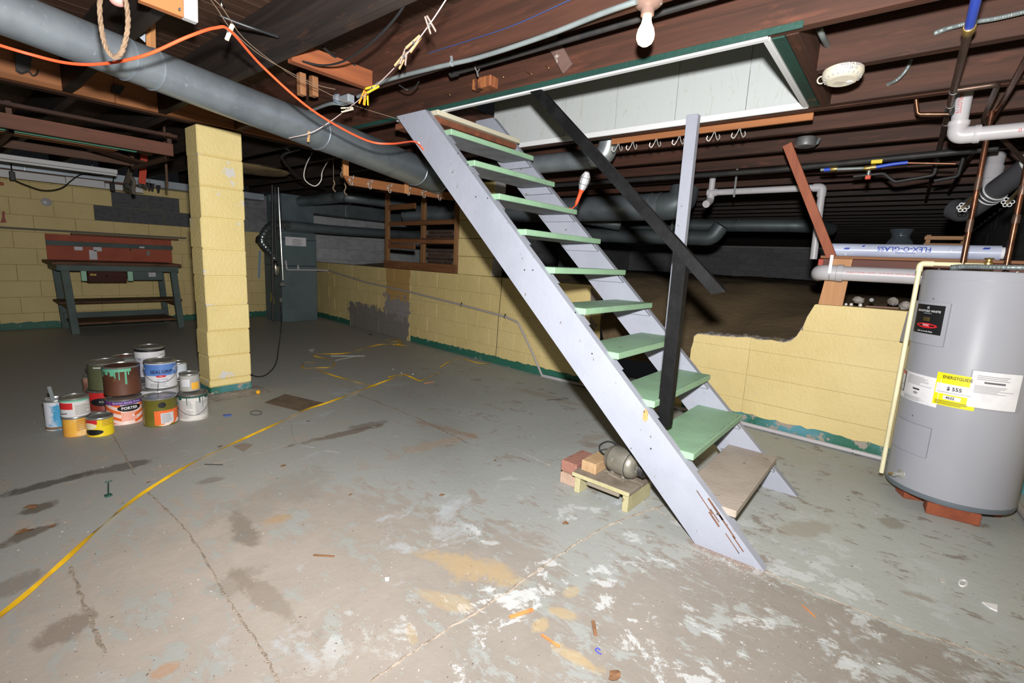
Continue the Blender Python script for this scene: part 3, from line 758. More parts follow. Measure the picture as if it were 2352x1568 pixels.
# ---- cross block, bridging ends
m = MB(); m.box(1.172, 1.598, 2.30, 2.345, 1.985, 2.075, .002); obj('blocking', m, wood('red brown block', '#8a4f30', '#6d3d26', 0), ceil, smooth=0)
for (px, py, h) in ((692, 196, .10), (720, 202, .08)):
    q = fz(px, py, 2.0); m = MB(); m.box(q[0]-.015, q[0]+.018, q[1]-.02, q[1]+.02, 1.985-h*.35, 2.06, .002); obj('bridging', m, wood('bridging pine', '#8f6443', '#7b5338', 2), ceil, smooth=0)
# ---- conduit run with outlet box and round plug
cd = [fz(px, py, 1.985) for px, py in ((822, 222), (848, 210), (880, 187), (1000, 155), (1100, 132), (1250, 83), (1380, 32), (1462, 3))]
t = thing('conduit', 'long grey metal conduit with an outlet box and round plug running to the bulb', 'conduit', cd[3])
m = MB(); m.tube(smoothpath(cd, 5), .0095, 12); obj('conduit_run', m, EMT, t)
q = V3(fz(1038, 145, 1.985)); m = MB(); m.ring(q, .0115, .003, (0, 1, 0), 14, 6); m.bar(q+Vector((0, 0, .008)), q+Vector((-.006, 0, .028)), .012, .003, (1, 0, 0)); obj('strap', m, GALB, t)
m = MB(); m.tube(smoothpath([fz(790, 240, 1.965), fz(760, 238, 1.975), fz(720, 252, 1.985), fz(690, 264, 1.985)], 5), .009, 10); obj('conduit_run', m, EMT, t)
bx_ = t
q = V3(fz(797, 229, 1.975)); m = MB(); m.box(q.x-.02, q.x+.022, q.y-.042, q.y+.042, q.z-.02, q.z+.022, .004); obj('outlet_box', m, M('outlet box metal', '#8c9499', rough=.45, metal=.3), bx_)
q2 = q+Vector((0, .075, .01)); m = MB(); m.lathe([(.024, 0), (.026, .004), (.026, .022), (.015, .03), (.013, .06)], q2+Vector((-.012, .02, .008)), 20, (.35, -1, -.15)); obj('plug', m, M('plug plastic', '#6d7580', rough=.5), bx_)
# ---- bulb with porcelain lampholder on a round box
q = V3(fx(1490, -4, 1.62))
t = thing('bulb_fixture', 'bare glowing light bulb in a porcelain lampholder under the joist', 'light', q)
m = MB(); m.lathe([(.052, .0), (.052, .045)], q+Vector((0, 0, -.0)), 24); obj('junction_box', m, EMT, t)
m = MB(); m.lathe([(.05, 0), (.052, -.006), (.048, -.016), (.036, -.026), (.0225, -.033), (.0215, -.052), (.019, -.053)], q, 28); obj('lampholder', m, M('brown grey porcelain', '#6d5850', rough=.3), t)
GLOW = NT('glowing bulb'); GLOW.b.inputs['Emission Color'].default_value = (1, .74, .36, 1); GLOW.b.inputs['Emission Strength'].default_value = 9; GLOW.b.inputs['Base Color'].default_value = (.9, .9, .85, 1)
m = MB(); b0 = -.052; m.lathe([(.0135, b0+.006), (.0145, b0-.012), (.0175, b0-.026), (.0255, b0-.042), (.0295, b0-.058), (.0285, b0-.072), (.0225, b0-.085), (.012, b0-.0925), (.003, b0-.095)], q, 28); obj('bulb', m, GLOW.m, t)
for k in range(2):
    a = 2.5+k*2.6; m = MB(); m.sphere((q.x+.041*math.cos(a), q.y+.041*math.sin(a), q.z-.02), .004, 8, 5); obj('screw', m, STL, t)
# ---- black iron gas pipe above the stair opening
A = V3(fx(1040, 168, 1.86)); B = V3(fx(1160, 140, 1.86)); y1 = -.6
pth = [A, Vector((1.86, -.6, A.z+.003))]
t = thing('gas_pipe', 'black iron pipe with a capped end running between the joists past the bulb', 'pipe', A)
m = MB(); m.tube(pth, .0135, 14); obj('pipe_run', m, IRON, t)
m = MB(); m.tube([A+Vector((0, .012, 0)), A-Vector((0, .03, 0))], .0195, 14); m.mat(0); obj('pipe_cap', m, IRON, t)
m = MB(); m.lathe([(.009, 0), (.009, .012), (.004, .013)], A+Vector((0, .012, 0)), 4, (0, 1, 0)); obj('cap_square', m, BRS, t)
q = V3(fx(1096, 155, 1.86)); m = MB(); m.ring(q, .016, .003, (0, 1, 0), 14, 6); m.bar(q+Vector((.0, 0, -.015)), q+Vector((.01, 0, -.04)), .01, .003, (1, 0, 0)); obj('pipe_strap', m, STL, t)
# ---- bits nailed to the joist of the stair opening
q0 = fx(1088, 208, 2.0); q1 = fx(1132, 150, 2.0)
m = MB(); m.box(1.985, 2.049, q1[1], q0[1], q0[2], 2.09, .004); obj('nailed_block', m, wood('split pine block', '#9a6138', '#5e3524', 2, c3='#3d2219', lo3=.52, hi3=.6), ceil, smooth=0)
m = MB(); m.bar(V3(fx(1262, 82, 2.035)), V3(fx(1304, 158, 2.035)), .016, .062, up=(0, 1, .4), ch=.003); obj('nailed_board', m, M('plaster stained board', '#5b4640', '#4a3832', '#9c958e', scale=8, sc3=12, lo3=.62, hi3=.68, rough=.9), ceil, smooth=0)
NAIL = M('rusty nail', '#75563f', rough=.6, metal=.5)
for (px, py, dx, dy) in ((1200, 158, 20, 12), (1252, 150, 8, 6), (1013, 208, 20, 10), (1150, 172, 6, 5), (805, 180, 14, 10)):
    a = V3(fx(px, py, 2.049)); b = V3(fx(px+dx, py+dy, 2.01)); m = MB(); m.tube([a, b], .0016, 6); m.lathe([(.004, 0), (.004, .002)], b, 8, b-a); obj('nail', m, NAIL, ceil)
# ---- rope loop, painted sign board, wood bits at the top left
R0 = []
for i, (px, py) in enumerate(((232, -30), (229, 20), (234, 70), (243, 108), (257, 128), (268, 130), (281, 116), (291, 80), (294, 40), (288, -5), (280, -40))): R0.append(fd(px, py, 1.42))
t = MB(); sp = smoothpath(R0, 10)
for k in range(3):
    strand = []
    for i, p in enumerate(sp):
        d = (sp[min(i+1, len(sp)-1)]-sp[max(i-1, 0)]).normalized(); u = d.cross(V3(_fw)).normalized(); w2 = d.cross(u); a = i*.55+k*2.094
        strand.append(p+(u*math.cos(a)+w2*math.sin(a))*.0032)
    t.tube(strand, .0036, 6)
tag(obj('rope', t, M('jute rope', '#7f6a56', '#6a5644', rough=.95, scale=60)), 'loop of twisted jute rope hanging in front of the round duct', 'rope')
A = V3(fd(318, -28, 1.62)); B = V3(fd(452, 26, 1.75))
t = thing('sign_board', 'orange and white painted scrap board nailed under the joists at the top left', 'board', (A+B)/2)
ux = (B-A).normalized(); 
mOR = M('orange painted board', '#a5653a', '#8a5230', scale=10, rough=.7); mWP = M('white painted board end', '#b0aeae', '#a09c9b', '#6a605d', scale=6, sc3=16, lo3=.66, hi3=.69, rough=.7)
k = .74; C1 = A+(B-A)*k
m = MB(); m.bar(A, C1, .03, .085, ch=.002); obj('board_face', m, mOR, t, smooth=0)
m = MB(); m.bar(C1+ux*.0005, B, .03, .085, ch=.002); obj('board_end', m, mWP, t, smooth=0)
q = V3(fd(414, 22, 1.68)); m = MB(); m.lathe([(.005, 0), (.004, .002), (.001, .003)], q-ux.cross(Vector((0, 0, 1)))*0+V3(_fw)*-.003, 10, -V3(_fw)); obj('nail_head', m, STL, t)
m = MB(); m.sphere(fd(270, 2, 1.5), .022, 12, 8, (1, 1, .7)); tag(obj('pink_knob', m, M('pink plastic', '#c98a84', rough=.6)), 'pink rounded knob just above the rope loop', 'knob')
q = fd(322, 75, 2.05)
m = MB(); m.hexa([fd(300, 68, 2.1), fd(334, 98, 2.1), fd(334, 98, 2.16), fd(300, 68, 2.16), fd(322, 42, 2.1), fd(334, 44, 2.1), fd(334, 44, 2.16), fd(322, 42, 2.16)]); tag(obj('sheet_metal_scrap', m, M('pale blue sheet', '#a9b2bf', rough=.5)), 'pale bluish triangular sheet metal bracket behind the round duct', 'bracket')
m = MB(); m.bar(V3(fd(346, 40, 2.2)), V3(fd(347, 112, 2.2)), .03, .022, up=V3(_R)); tag(obj('wood_stick', m, ORWZ), 'short upright pine stick behind the round duct', 'stick')
m = MB(); a = V3(fz(508, -4, 1.99)); m.tube(smoothpath([a, a+Vector((0, 0, -.02)), a+Vector((.008, .006, -.03)), a+Vector((.014, .01, -.02))], 5), .003, 8); tag(obj('ceiling_hook', m, CHRM), 'small shiny hook screwed into the joist at the top left', 'hook')
# dark spiky hanger at the far left under the beam
t = thing('caliper_tool', 'dark iron bracket with a bent wire hanging at the far left of the beam', 'bracket', fy(50, 165, 3.99))
a = [fy(px, py, 3.99) for px, py in ((34, 118), (74, 120), (70, 160), (54, 168), (37, 160))]
m = MB(); m.prism(a, (0, .02, 0)); obj('plate', m, IRON, t, smooth=0)
m = MB(); m.tube(smoothpath([fy(px, py, 3.98) for px, py in ((36, 160), (48, 168), (66, 164), (75, 173), (84, 170), (88, 160))], 5), .004, 7); obj('wire', m, IRON, t)
m = MB(); a = [fy(px, py, 4.01) for px, py in ((258, 196), (288, 200), (275, 217), (257, 212))]; m.prism(a, (0, .015, 0)); tag(obj('iron_clip', m, IRON, smooth=0), 'dark iron clip on the orange beam under the duct', 'clip')
# ================================================================== block column
colt = thing('block_column', 'yellow painted concrete block column under the beam beside the paint cans', 'column', (1.5, 4.16, 0))
zs = [0, .06, .115, .30, .50, .70, .915, 1.12, 1.345, 1.57, 1.785, 1.988]
for i, (a, b) in enumerate(zip(zs, zs[1:])):
    dx, dy = random.uniform(-.007, .007), random.uniform(-.007, .007); m = MB()
    m.box(1.348+dx, 1.652+dx*.5, 4.045+dy, 4.27+dy, a+.002, b-.002, .007)
    if i == 0: obj('base_block', m, TEAL2, colt, smooth=0)
    else: obj('block', m, COLP, colt, smooth=0)
m = MB(); m.box(1.353, 1.645, 4.052, 4.262, .0, 1.985); obj('mortar_core', m, COLP, colt, smooth=0)
m = MB(); m.box(1.33, 1.70, 4.0, 4.3, 0.0, .004); m2 = MB()
m2.grid(lambda u, v: (1.52+(u-.5)*.42, 4.0+(v-.5)*.3, .0008+.014*max(0, 1-((u-.5)**2+(v-.5)**2)*5)*random.uniform(.4, 1)), 14, 12)
obj('mortar_spill', m2, RUBB, colt, smooth=0)
# ================================================================== paint cans
TIN = M('tin plate', '#b7b9b6', '#8f918d', '#d0d0cc', scale=9, sc3=20, rough=.3, metal=.8)
LIDG = M('grey paint crusted lid', '#6f6f6c', '#5b5a58', '#8d8c88', scale=14, sc3=30, rough=.6, metal=.2, bump=.5)
def canmat(name, c, c2=None, c3=None, **k): return M('can '+name, c, c2, c3, rough=.45, **k)
CANS = {}
def can(key, label, cx, by, ty, w_, zb, body, lid='tin', inset=True, rimc=None, handle=False, cat='paint can'):
    zb += .0012 if zb else 0; p = V3(fz(cx, by, zb)); depth = (p-V3(_C)).dot(V3(_fw)); hd = Vector((p.x, p.y, 0)).normalized()
    r = w_*depth/F/2*.97; c = p+hd*r; depth2 = (c-V3(_C)).dot(V3(_fw))
    h = (by-ty)*depth/F/math.cos(PITCH)*1.0
    t = thing('paint_can', label, cat, c, 'paint cans by the column'); a0 = math.atan2(-hd.y, -hd.x)
    rim = MATS.get(rimc) or TIN
    m = MB(); m.lathe([(r*.97, 0), (r*1.0, .003), (r, .008), (r*.975, .012), (r*.975, h-.014), (r*.985, h-.012)], c, 32); obj('can_body', m, body, t)
    m = MB(); m.lathe([(r*.985, h-.012), (r*1.01, h-.009), (r*1.01, h-.002), (r*.985, h), (r*.92, h), (r*.90, h-.007), (r*.80, h-.007)], c, 32, cap0=False, cap1=False); obj('can_rim', m, rim, t)
    if lid:
        m = MB(); zl = h-.004 if lid != 'open' else h-.02
        prof = [(r*.88, zl), (r*.86, zl+.003), (r*.80, zl+.003), (r*.76, zl-.002), (r*.01, zl-.002)]
        m.lathe(prof[::-1], c, 32, cap0=False, cap1=False); obj('can_lid', m, {'tin': TIN, 'grey': LIDG, 'open': LIDG}.get(lid, MATS.get(lid)), t)
    t['rh'] = [r, h, a0]
    CANS[key] = (t, c, r, h, a0)
    if handle:
        for s_ in (-1, 1):
            a = a0+s_*1.35; m = MB(); m.lathe([(.008, 0), (.008, .003), (.003, .006)], c+Vector((math.cos(a)*r*.975, math.sin(a)*r*.975, h*.72)), 10, (math.cos(a), math.sin(a), 0)); obj('handle_ear', m, TIN, t)
        pts = []
        for i in range(15):
            k = -1.35+2.7*i/14; rr = r*1.03+.01*math.cos(k); pts.append(c+Vector((math.cos(a0+k)*rr, math.sin(a0+k)*rr, h*.72-.09*h/.19*math.cos(k/1.35*1.57))))
        m = MB(); m.tube(smoothpath(pts, 2), .0016, 6); obj('wire_handle', m, STL, t)
    return t
def lab(key, u0, u1, v0, v1, mat, eps=.0008, name='label', n=12, parent=None):
    """wrap a label on a can: u as fraction of the half-turn seen (-1..1), v as fraction of height"""
    t, c, r, h, a0 = CANS[key]; rr = r*.975+eps
    fn = lambda u, v: c+Vector((math.cos(a0+u*1.45)*rr, math.sin(a0+u*1.45)*rr, h*v))
    m = MB(); m.grid(lambda a, b: fn(u0+(u1-u0)*a, v0+(v1-v0)*b), n, 2); return obj(name, m, mat, parent or t)
def lpoly(key, pts, mat, eps=.0014, name='stripe'):
    t, c, r, h, a0 = CANS[key]; rr = r*.975+eps
    def fn(u, v): return c+Vector((math.cos(a0+u*1.45)*rr, math.sin(a0+u*1.45)*rr, h*v))
    (ax, ay), (bx, by_), (cx_, cy), (dx, dy) = pts
    m = MB(); m.grid(lambda s_, q: fn((ax+(bx-ax)*s_)*(1-q)+(dx+(cx_-dx)*s_)*q, (ay+(by_-ay)*s_)*(1-q)+(dy+(cy-dy)*s_)*q), 10, 3); return obj(name, m, mat, t)
def ltext(key, s, u, v, size, mat, eps=.002, shear=0.0, sx=1.0, bold=0.0, align='CENTER'):
    t, c, r, h, a0 = CANS[key]; rr = r*.975+eps
    m = MB(); put_text(m, s, size, lambda x, y: c+Vector((math.cos(a0+u*1.45+x/rr)*rr, math.sin(a0+u*1.45+x/rr)*rr, h*v+y)), shear=shear, sx=sx, bold=bold, align=align)
    return obj('lettering', m, mat, t, smooth=0)
def loval(key, u, v, ru, rv, mat, eps=.0018, name='oval'):
    t, c, r, h, a0 = CANS[key]; rr = r*.975+eps; m = MB(); 
    P = lambda x, y: c+Vector((math.cos(a0+(u+x*ru)*1.45)*rr, math.sin(a0+(u+x*ru)*1.45)*rr, h*(v+y*rv)))
    vs = [(math.cos(i*math.pi/12)*q, math.sin(i*math.pi/12)*q) for q in (.02, .25, .5, .75, 1) for i in range(24)]
    m.add([P(x, y) for x, y in vs], [(k*24+i, k*24+(i+1) % 24, (k+1)*24+(i+1) % 24, (k+1)*24+i) for k in range(4) for i in range(24)]+[tuple(range(23, -1, -1))]); return obj(name, m, mat, t)
def fineprint(key, u0, u1, v0, v1, n, mat=None, seed=1):
    """rows of fine illegible print as thin bars, one joined part"""
    t, c, r, h, a0 = CANS[key]; rr = r*.975+.002; rd = random.Random(seed); m = MB()
    fn = lambda u, v: c+Vector((math.cos(a0+u*1.45)*rr, math.sin(a0+u*1.45)*rr, h*v))
    for i in range(n):
        v = v1-(v1-v0)*(i+.5)/n; ue = u0+(u1-u0)*rd.uniform(.6, 1); dv = (v1-v0)/n*.22
        m.grid(lambda a, b: fn(u0+(ue-u0)*a, v-dv+2*dv*b), 6, 1)
    o = obj('fine_print', m, mat or GPR, t); o['kind'] = 'stuff'; return o
GPR = M('grey print', '#8f8f92', rough=.6)
cW = M('can white', '#d2d2d6', '#c4c4ca', scale=6, rough=.45); cO = M('can orange stripe', '#e0682f', rough=.45); cPK = M('can pale pink', '#e6cfc6', rough=.45)
cPU = M('can purple band', '#5d3a8c', rough=.45); cOL = M('can olive', '#6f6a2c', '#7d7836', scale=6, rough=.35, metal=.3); cBR = M('can brown rust', '#5e3826', '#4b2d20', '#6d4632', scale=6, sc3=18, rough=.6)
cYE = M('can yellow', '#e3c722', rough=.4); cRD = M('can red', '#c22a2c', rough=.45); cOY = M('can orange yellow', '#e3ab3e', '#dd9c48', '#e8c890', scale=7, sc3=10, lo3=.58, hi3=.66, rough=.45)
cBL = M('can blue splashed', '#cfd3dd', '#3d93bd', '#9fb4c8', scale=7, sc3=12, lo=.5, hi=.58, rough=.45); cGN = M('can green paint', '#63ab8c', rough=.45); cDG = M('can dark green drip', '#1c4a42', rough=.4)
cSB = M('can blue label', '#5d83c4', '#4d73b6', '#b9c7dd', scale=6, sc3=14, lo3=.64, hi3=.68, rough=.45); cGO = M('can dull olive', '#5f6448', '#6d7152', scale=5, rough=.4, metal=.2); cSP = M('can splattered white', '#bfc0c8', '#a9aab6', '#5e5a70', scale=7, sc3=9, lo3=.58, hi3=.64, rough=.5)
cGY = M('can grey white', '#a7a7a3', '#97968f', scale=8, rough=.5); cDK = M('can dark', '#4b4845', '#3a3836', scale=7, rough=.5)
# back row first (stacks)
can('o', 'white paint pail with orange stripes under the blue labelled can', 366, 948, 893, 88, 0, cW, 'tin')
can('h', 'red and brown paint can on the floor under the dull olive can', 243, 943, 897, 66, 0, M('can red brown', '#7d2f22', '#5a3024', scale=6, rough=.5))
lab('h', -1, 1, .55, .95, cRD); loval('h', -.1, .45, .5, .2, INK); ltext('h', 'POR', -.1, .45, .018, cW)
zo = CANS['o'][3]; zh = CANS['h'][3]
can('j', 'bluish paint can half hidden behind the red one', 222, 930, 893, 34, 0, M('can pale blue', '#8ea3b8', '#6d8298', rough=.5))
can('i', 'narrow pink and brown paint can at the back left of the pile', 214, 921, 864, 32, 0, M('can pinkish', '#b58a78', '#7d5a4a', '#c9b8a0', scale=5, sc3=12, rough=.5), 'grey')
can('k0', 'dark paint can at the back of the pile under the open silver can', 293, 915, 868, 60, 0, cDK)
can('k', 'open silver paint can at the back of the pile', 294, 866, 821, 58, CANS['k0'][3], M('can bare tin orange', '#a9a8a2', '#c0602f', scale=4, lo=.55, hi=.6, rough=.35, metal=.5), 'open')
can('l0', 'paint can at the back of the pile under the tall white can', 349, 922, 868, 62, 0, cDK)
can('l', 'tall splattered white paint can with a shiny rim, highest in the pile', 348, 866, 799, 61, CANS['l0'][3], cSP, 'tin')
lab('l', -.9, .95, .66, .86, cW); lab('l', -1, 1, .86, .985, INK, name='dark_band'); ltext('l', 'PAINT', .6, .74, .014, INK)
can('t', 'small pale blue paint can behind the column side of the pile', 413, 905, 872, 34, 0, cDK)
can('t2', 'pale blue white paint can showing behind the blue labelled can', 412, 870, 833, 34, CANS['t'][3], M('can pale blue white', '#c3ccd8', rough=.5))
can('g', 'dull olive paint can stacked at the left of the pile', 248, 896, 834, 71, zh, cGO, 'tin', handle=False)
lab('g', .35, .9, .12, .62, cO); lab('g', -.5, 0, .82, .86, cW, name='paint_drip')
can('n', 'blue and white primer can with dark lettering standing on the pail', 372, 892, 831, 65, zo, cW, 'tin', handle=True)
lab('n', -1, 1, .48, .90, cSB); ltext('n', 'SEALGRIP', 0.0, .62, .031, M('can navy print', '#1a2242', rough=.5), shear=.2, bold=.0008); loval('n', 0, .46, .22, .045, cRD, .003); ltext('n', 'NEW', 0, .46, .009, cW, .004)
ltext('n', 'UNIVERSAL', .05, .34, .013, M('can purple print', '#55557d', rough=.5)); ltext('n', 'PRIMER/SEALER', 0, .26, .012, MATS['can purple print']); fineprint('n', -.5, .5, .05, .2, 3, None, 4)
can('e', 'gallon paint can with orange stripes, purple band and black oval on the floor', 290, 976, 917, 72, 0, cPK, 'tin')
for k in range(4):
    y0 = -.12+k*.26; lpoly('e', [(-1, y0+.30), (1, y0-.22), (1, y0-.08), (-1, y0+.44)] if False else [(-1, max(0, y0+.25)), (-.15, max(0, y0+.02)), (-.15, max(.02, y0+.13)), (-1, max(.03, y0+.40))], cO)
    lpoly('e', [(.35, max(.0, y0-.1)), (1, max(0, y0+.1)), (1, max(.02, y0+.23)), (.35, max(.02, y0+.02))], cO)
lab('e', -1, 1, .80, .97, cPU, .002, 'purple_band'); ltext('e', 'Exterior Acrylic Primer', .1, .88, .016, cW, .0035, .15)
loval('e', .18, .66, .46, .135, INK, .0025); ltext('e', 'PORTER', .18, .66, .0235, cW, .004, bold=.0008); fineprint('e', -.15, .5, .15, .5, 7, cO, 2)
ze = CANS['e'][3]
can('f', 'rusty brown paint can with mint green drips on top of the striped can', 284, 909, 843, 73, ze, cBR, None)
t, c, r, h, a0 = CANS['f']; m = MB(); m.lathe([(r*.95, h-.006), (r*.01, h-.006)], c, 32, cap0=False); obj('can_lid', m, cBR, t)
lab('f', -1, .35, .84, .985, cGN, .0012, 'paint_drip')
for (u, w2, v0) in ((-.92, .12, .66), (-.7, .16, .74), (-.45, .16, .70), (-.28, .05, .62), (-.12, .04, .56), (.1, .07, .40), (.22, .05, .72)):
    lab('f', u, u+w2, v0, .86, cGN, .0014, 'paint_drip', 3)
can('p', 'olive paint can with an orange label and a black dot in front of the column', 371, 980, 914, 70, 0, cOL, 'tin')
lab('p', -.25, 1, .06, .56, cO); lab('p', 0, .55, .10, .47, cW, .0016, 'label_panel'); loval('p', .08, .76, .16, .10, INK); fineprint('p', .03, .5, .12, .44, 6, GPR, 3)
lpoly('p', [(.0, .02), (.3, .02), (.55, .12), (.2, .12)], cPK, .0025); lpoly('p', [(.6, .06), (.9, .06), (1, .16), (.75, .2)], cPK, .0025)
t, c, r, h, a0 = CANS['p']; m = MB(); m.tube([c+Vector((-.01, -.01, h-.01)), c+Vector((-.005, -.02, h+.09))], .0018, 6); obj('stir_wire', m, STL, t)
can('r', 'white paint can with dark green drips and a wire handle next to the column', 446, 967, 906, 62, 0, M('can dirty white', '#cdcbc6', '#bdbab2', '#a59f95', scale=6, sc3=12, rough=.5), 'grey', handle=True)
lab('r', -1, 1, .88, .985, cDG, .0012, 'paint_drip')
for (u, w2, v0) in ((-.75, .2, .80), (-.3, .04, .6), (.28, .07, .66), (.45, .03, .5), (.6, .3, .82)): lab('r', u, u+w2, v0, .9, cDG, .0014, 'paint_drip', 3)
fineprint('r', -.85, .0, .1, .78, 14, GPR, 5); fineprint('r', .1, .8, .2, .75, 11, GPR, 6); lab('r', -.1, .25, .03, .06, INK, name='ink_bar'); lab('r', .4, .9, .04, .07, INK, name='ink_bar')
can('s', 'small grey white paint can standing on the green dripped can', 437, 899, 859, 42, CANS['r'][3], cGY, 'tin')
lab('s', -.6, 0, .28, .70, cW); lab('s', .1, .7, .1, .5, cOY, .0012)
can('a', 'white paint can splashed with blue at the left end of the pile', 136, 989, 918, 46, 0, cBL, 'open')
t, c, r, h, a0 = CANS['a']; m = MB(); m.bar(c+Vector((.0, -.01, h*.5)), c+Vector((-.02, .03, h+.07)), .02, .004, ch=.001); obj('stir_stick', m, M('grey stir stick', '#7d8488', rough=.7), t)
lab('a', -1, 1, .0, .13, M('can rust foot', '#7d6145', rough=.8), .0012, 'rust_band')
can('c', 'small orange yellow paint can on the floor at the front left', 178, 1003, 957, 50, 0, cOY, 'tin')
fineprint('c', 0, .8, .3, .85, 6, M('can brown print', '#a8803c', rough=.6), 7)
can('b', 'small white and red paint can standing on the orange yellow one', 175, 958, 914, 55, CANS['c'][3], cW, 'tin')
lab('b', -.95, -.12, .42, .76, cRD); lab('b', -.1, .95, .05, .7, M('can paper', '#cfcbc4', rough=.6), .0012); fineprint('b', -.02, .85, .1, .65, 7, GPR, 8); lab('b', -1, 1, .82, .97, cGN, .0012, 'paint_drip')
lpoly('b', [(-.85, .15), (-.4, .2), (-.4, .24), (-.85, .19)], INK)
can('d', 'low bright yellow paint can with red and black label marks on the floor', 233, 1003, 959, 52, 0, cYE, 'grey')
lab('d', -1, -.15, .68, .93, cRD, .0012); loval('d', -.6, .58, .42, .17, M('can cream oval', '#ddd2b0', rough=.5), .0022); loval('d', -.42, .26, .55, .15, INK, .0022); lab('d', -.9, -.35, .02, .09, cRD, .0012)
fineprint('d', .1, .8, .55, .9, 4, MATS['can brown print'], 9)
# ================================================================== workbench
BG = M('bench grey paint', '#4f5f5c', '#475552', rough=.6, scale=5); BTOP = wood('bench top wood', '#6b4a35', '#4d372a', 0, c3='#3c2d25', lo3=.55, hi3=.65)
REDB = M('salmon pegboard', '#a8553f', '#9c4c38', rough=.7, scale=6); MNT2 = M('mint board', '#9bc8b0', rough=.6)
wb = thing('workbench', 'dark green grey wooden workbench with two low shelves against the yellow wall', 'workbench', (1.66, 8.05, 0))
for k in range(4):
    m = MB(); m.box(1.0, 2.30, 7.70+k*.17, 7.867+k*.17, .835, .872, .003); obj('top_plank', m, BTOP, wb, smooth=0)
m = MB(); m.box(1.06, 2.27, 7.735, 7.765, .765, .833, .002); obj('apron', m, BG, wb, smooth=0)
for x in (1.06, 2.24):
    m = MB(); m.box(x-.015, x+.015, 7.75, 8.36, .765, .833, .002); obj('apron', m, BG, wb, smooth=0)
for (xt, xb) in ((1.115, 1.155), (2.215, 2.26)):
    for (yt, yb) in ((7.76, 7.74), (8.33, 8.36)):
        m = MB(); m.bar((xt, yt, .765), (xb, yb, 0.0), .075 if yt < 8 else .07, .05, up=(0, 1, 0), ch=.003); obj('leg', m, BG, wb, smooth=0)
m = MB(); m.box(1.05, 2.33, 7.86, 8.28, .36, .385, .002); obj('shelf', m, BTOP, wb, smooth=0)
m = MB(); m.box(1.16, 2.23, 7.80, 8.30, .10, .13, .002); obj('shelf', m, BTOP, wb, smooth=0)
m = MB(); m.box(1.14, 2.26, 8.30, 8.325, .08, .20, .002); obj('stretcher', m, BG, wb, smooth=0)
for xa in (1.12, 2.24):
    m = MB(); m.box(xa, xa+.022, 7.80, 8.36, .30, .36, .002); obj('side_rail', m, BTOP, wb, smooth=0)
m = MB(); m.box(1.06, 2.40, 8.415, 8.432, .84, 1.19, .002); bb = obj('back_panel', m, REDB, wb, smooth=0)
m = MB(); m.box(1.06, 2.41, 8.40, 8.414, 1.05, 1.11, .002); obj('tool_strip', m, BG, wb, smooth=0)
m = MB(); m.box(1.30, 2.47, 8.33, 8.415, 1.19, 1.215, .002); obj('back_ledge', m, BTOP, wb, smooth=0)
t = wb
for (px0, px1, py0, py1, mt, nm) in ((185, 200, 620, 645, MNT2, 'drawer_stile'), (292, 306, 620, 645, MNT2, 'drawer_stile')):
    a = fy(px0, py0, 7.78); b = fy(px1, py1, 7.78); m = MB(); m.box(a[0], b[0], 7.77, 7.80, b[2], .764, .002); obj(nm, m, mt, wb, smooth=0)
a = fy(200, 622, 7.79); b = fy(292, 647, 7.79)
m = MB(); m.box(a[0]+.002, b[0]-.002, 7.785, 8.2, b[2]-.005, .764, .002); dr = obj('drawer', m, wood('dark red drawer', '#4b2218', '#38180f', 0), wb, smooth=0)
m = MB(); q = V3(fy(215, 631, 7.78)); m.box(q.x-.035, q.x+.03, 7.776, 7.784, q.z-.012, q.z+.016, .003); m.ring(q+Vector((.01, -.01, 0)), .014, .003, (0, 1, 0), 12, 6); obj('brass_catch', m, BRS, dr)
m = MB(); q = V3(fy(245, 633, 7.78)); m.sphere(q, .012, 10, 6); obj('drawer_knob', m, IRON, dr)
a = fy(308, 622, 7.74); b = fy(378, 642, 7.74); m = MB(); m.box(a[0], b[0], 7.80, 8.15, b[2]-.01, .763, .004); bxo = obj('metal_drawer', m, BG, wb, smooth=0)
a = fy(341, 626, 7.795); b = fy(358, 635, 7.795); m = MB(); m.box(a[0], b[0], 7.797, 7.7995, b[2], a[2], .0); o = obj('drawer_label', m, cW, bxo, smooth=0)
m = MB(); put_text(m, 'VOL.2', .035, lambda x, y: ((a[0]+b[0])/2+x, 7.7962, (a[2]+b[2])/2+y)); obj('lettering', m, INK, bxo, smooth=0)
PAP = M('white paper', '#d6d6da', '#c6c6cc', rough=.7)
for lab_, (px0, py0, px1, py1) in (('white card pinned at the left on the grey strip over the bench', (170, 566, 190, 575)), ('white card pinned in the middle of the strip over the bench', (214, 567, 234, 577)), ('pale calendar sheet pinned to the salmon panel over the bench', (204, 574, 224, 596)), ('small white card at the right on the strip over the bench', (320, 566, 332, 570))):
    a = fy(px0, py0, 8.398); b = fy(px1, py1, 8.398); m = MB(); yb_ = 8.398 if 'calendar' not in lab_ else 8.398
    m.box(a[0], b[0], yb_-.002, yb_, b[2], a[2]); tag(obj('pinned_card', m, PAP, smooth=0), lab_, 'card')
m = MB(); a = fy(300, 574, 8.39); m.lathe([(.012, 0), (.015, .01), (.006, .02)], a, 12, (0, -1, 0)); tag(obj('chrome_fitting', m, CHRM), 'shiny round fitting on the strip over the bench', 'fitting')
m = MB(); a = fy(340, 579, 8.398); m.box(a[0]-.02, a[0]+.02, 8.385, 8.399, a[2]-.05, a[2]+.02, .004); tag(obj('strip_hook', m, M('grey tan plastic', '#8a8478', rough=.6), smooth=0), 'small grey tan block hanging at the right of the strip over the bench', 'block')
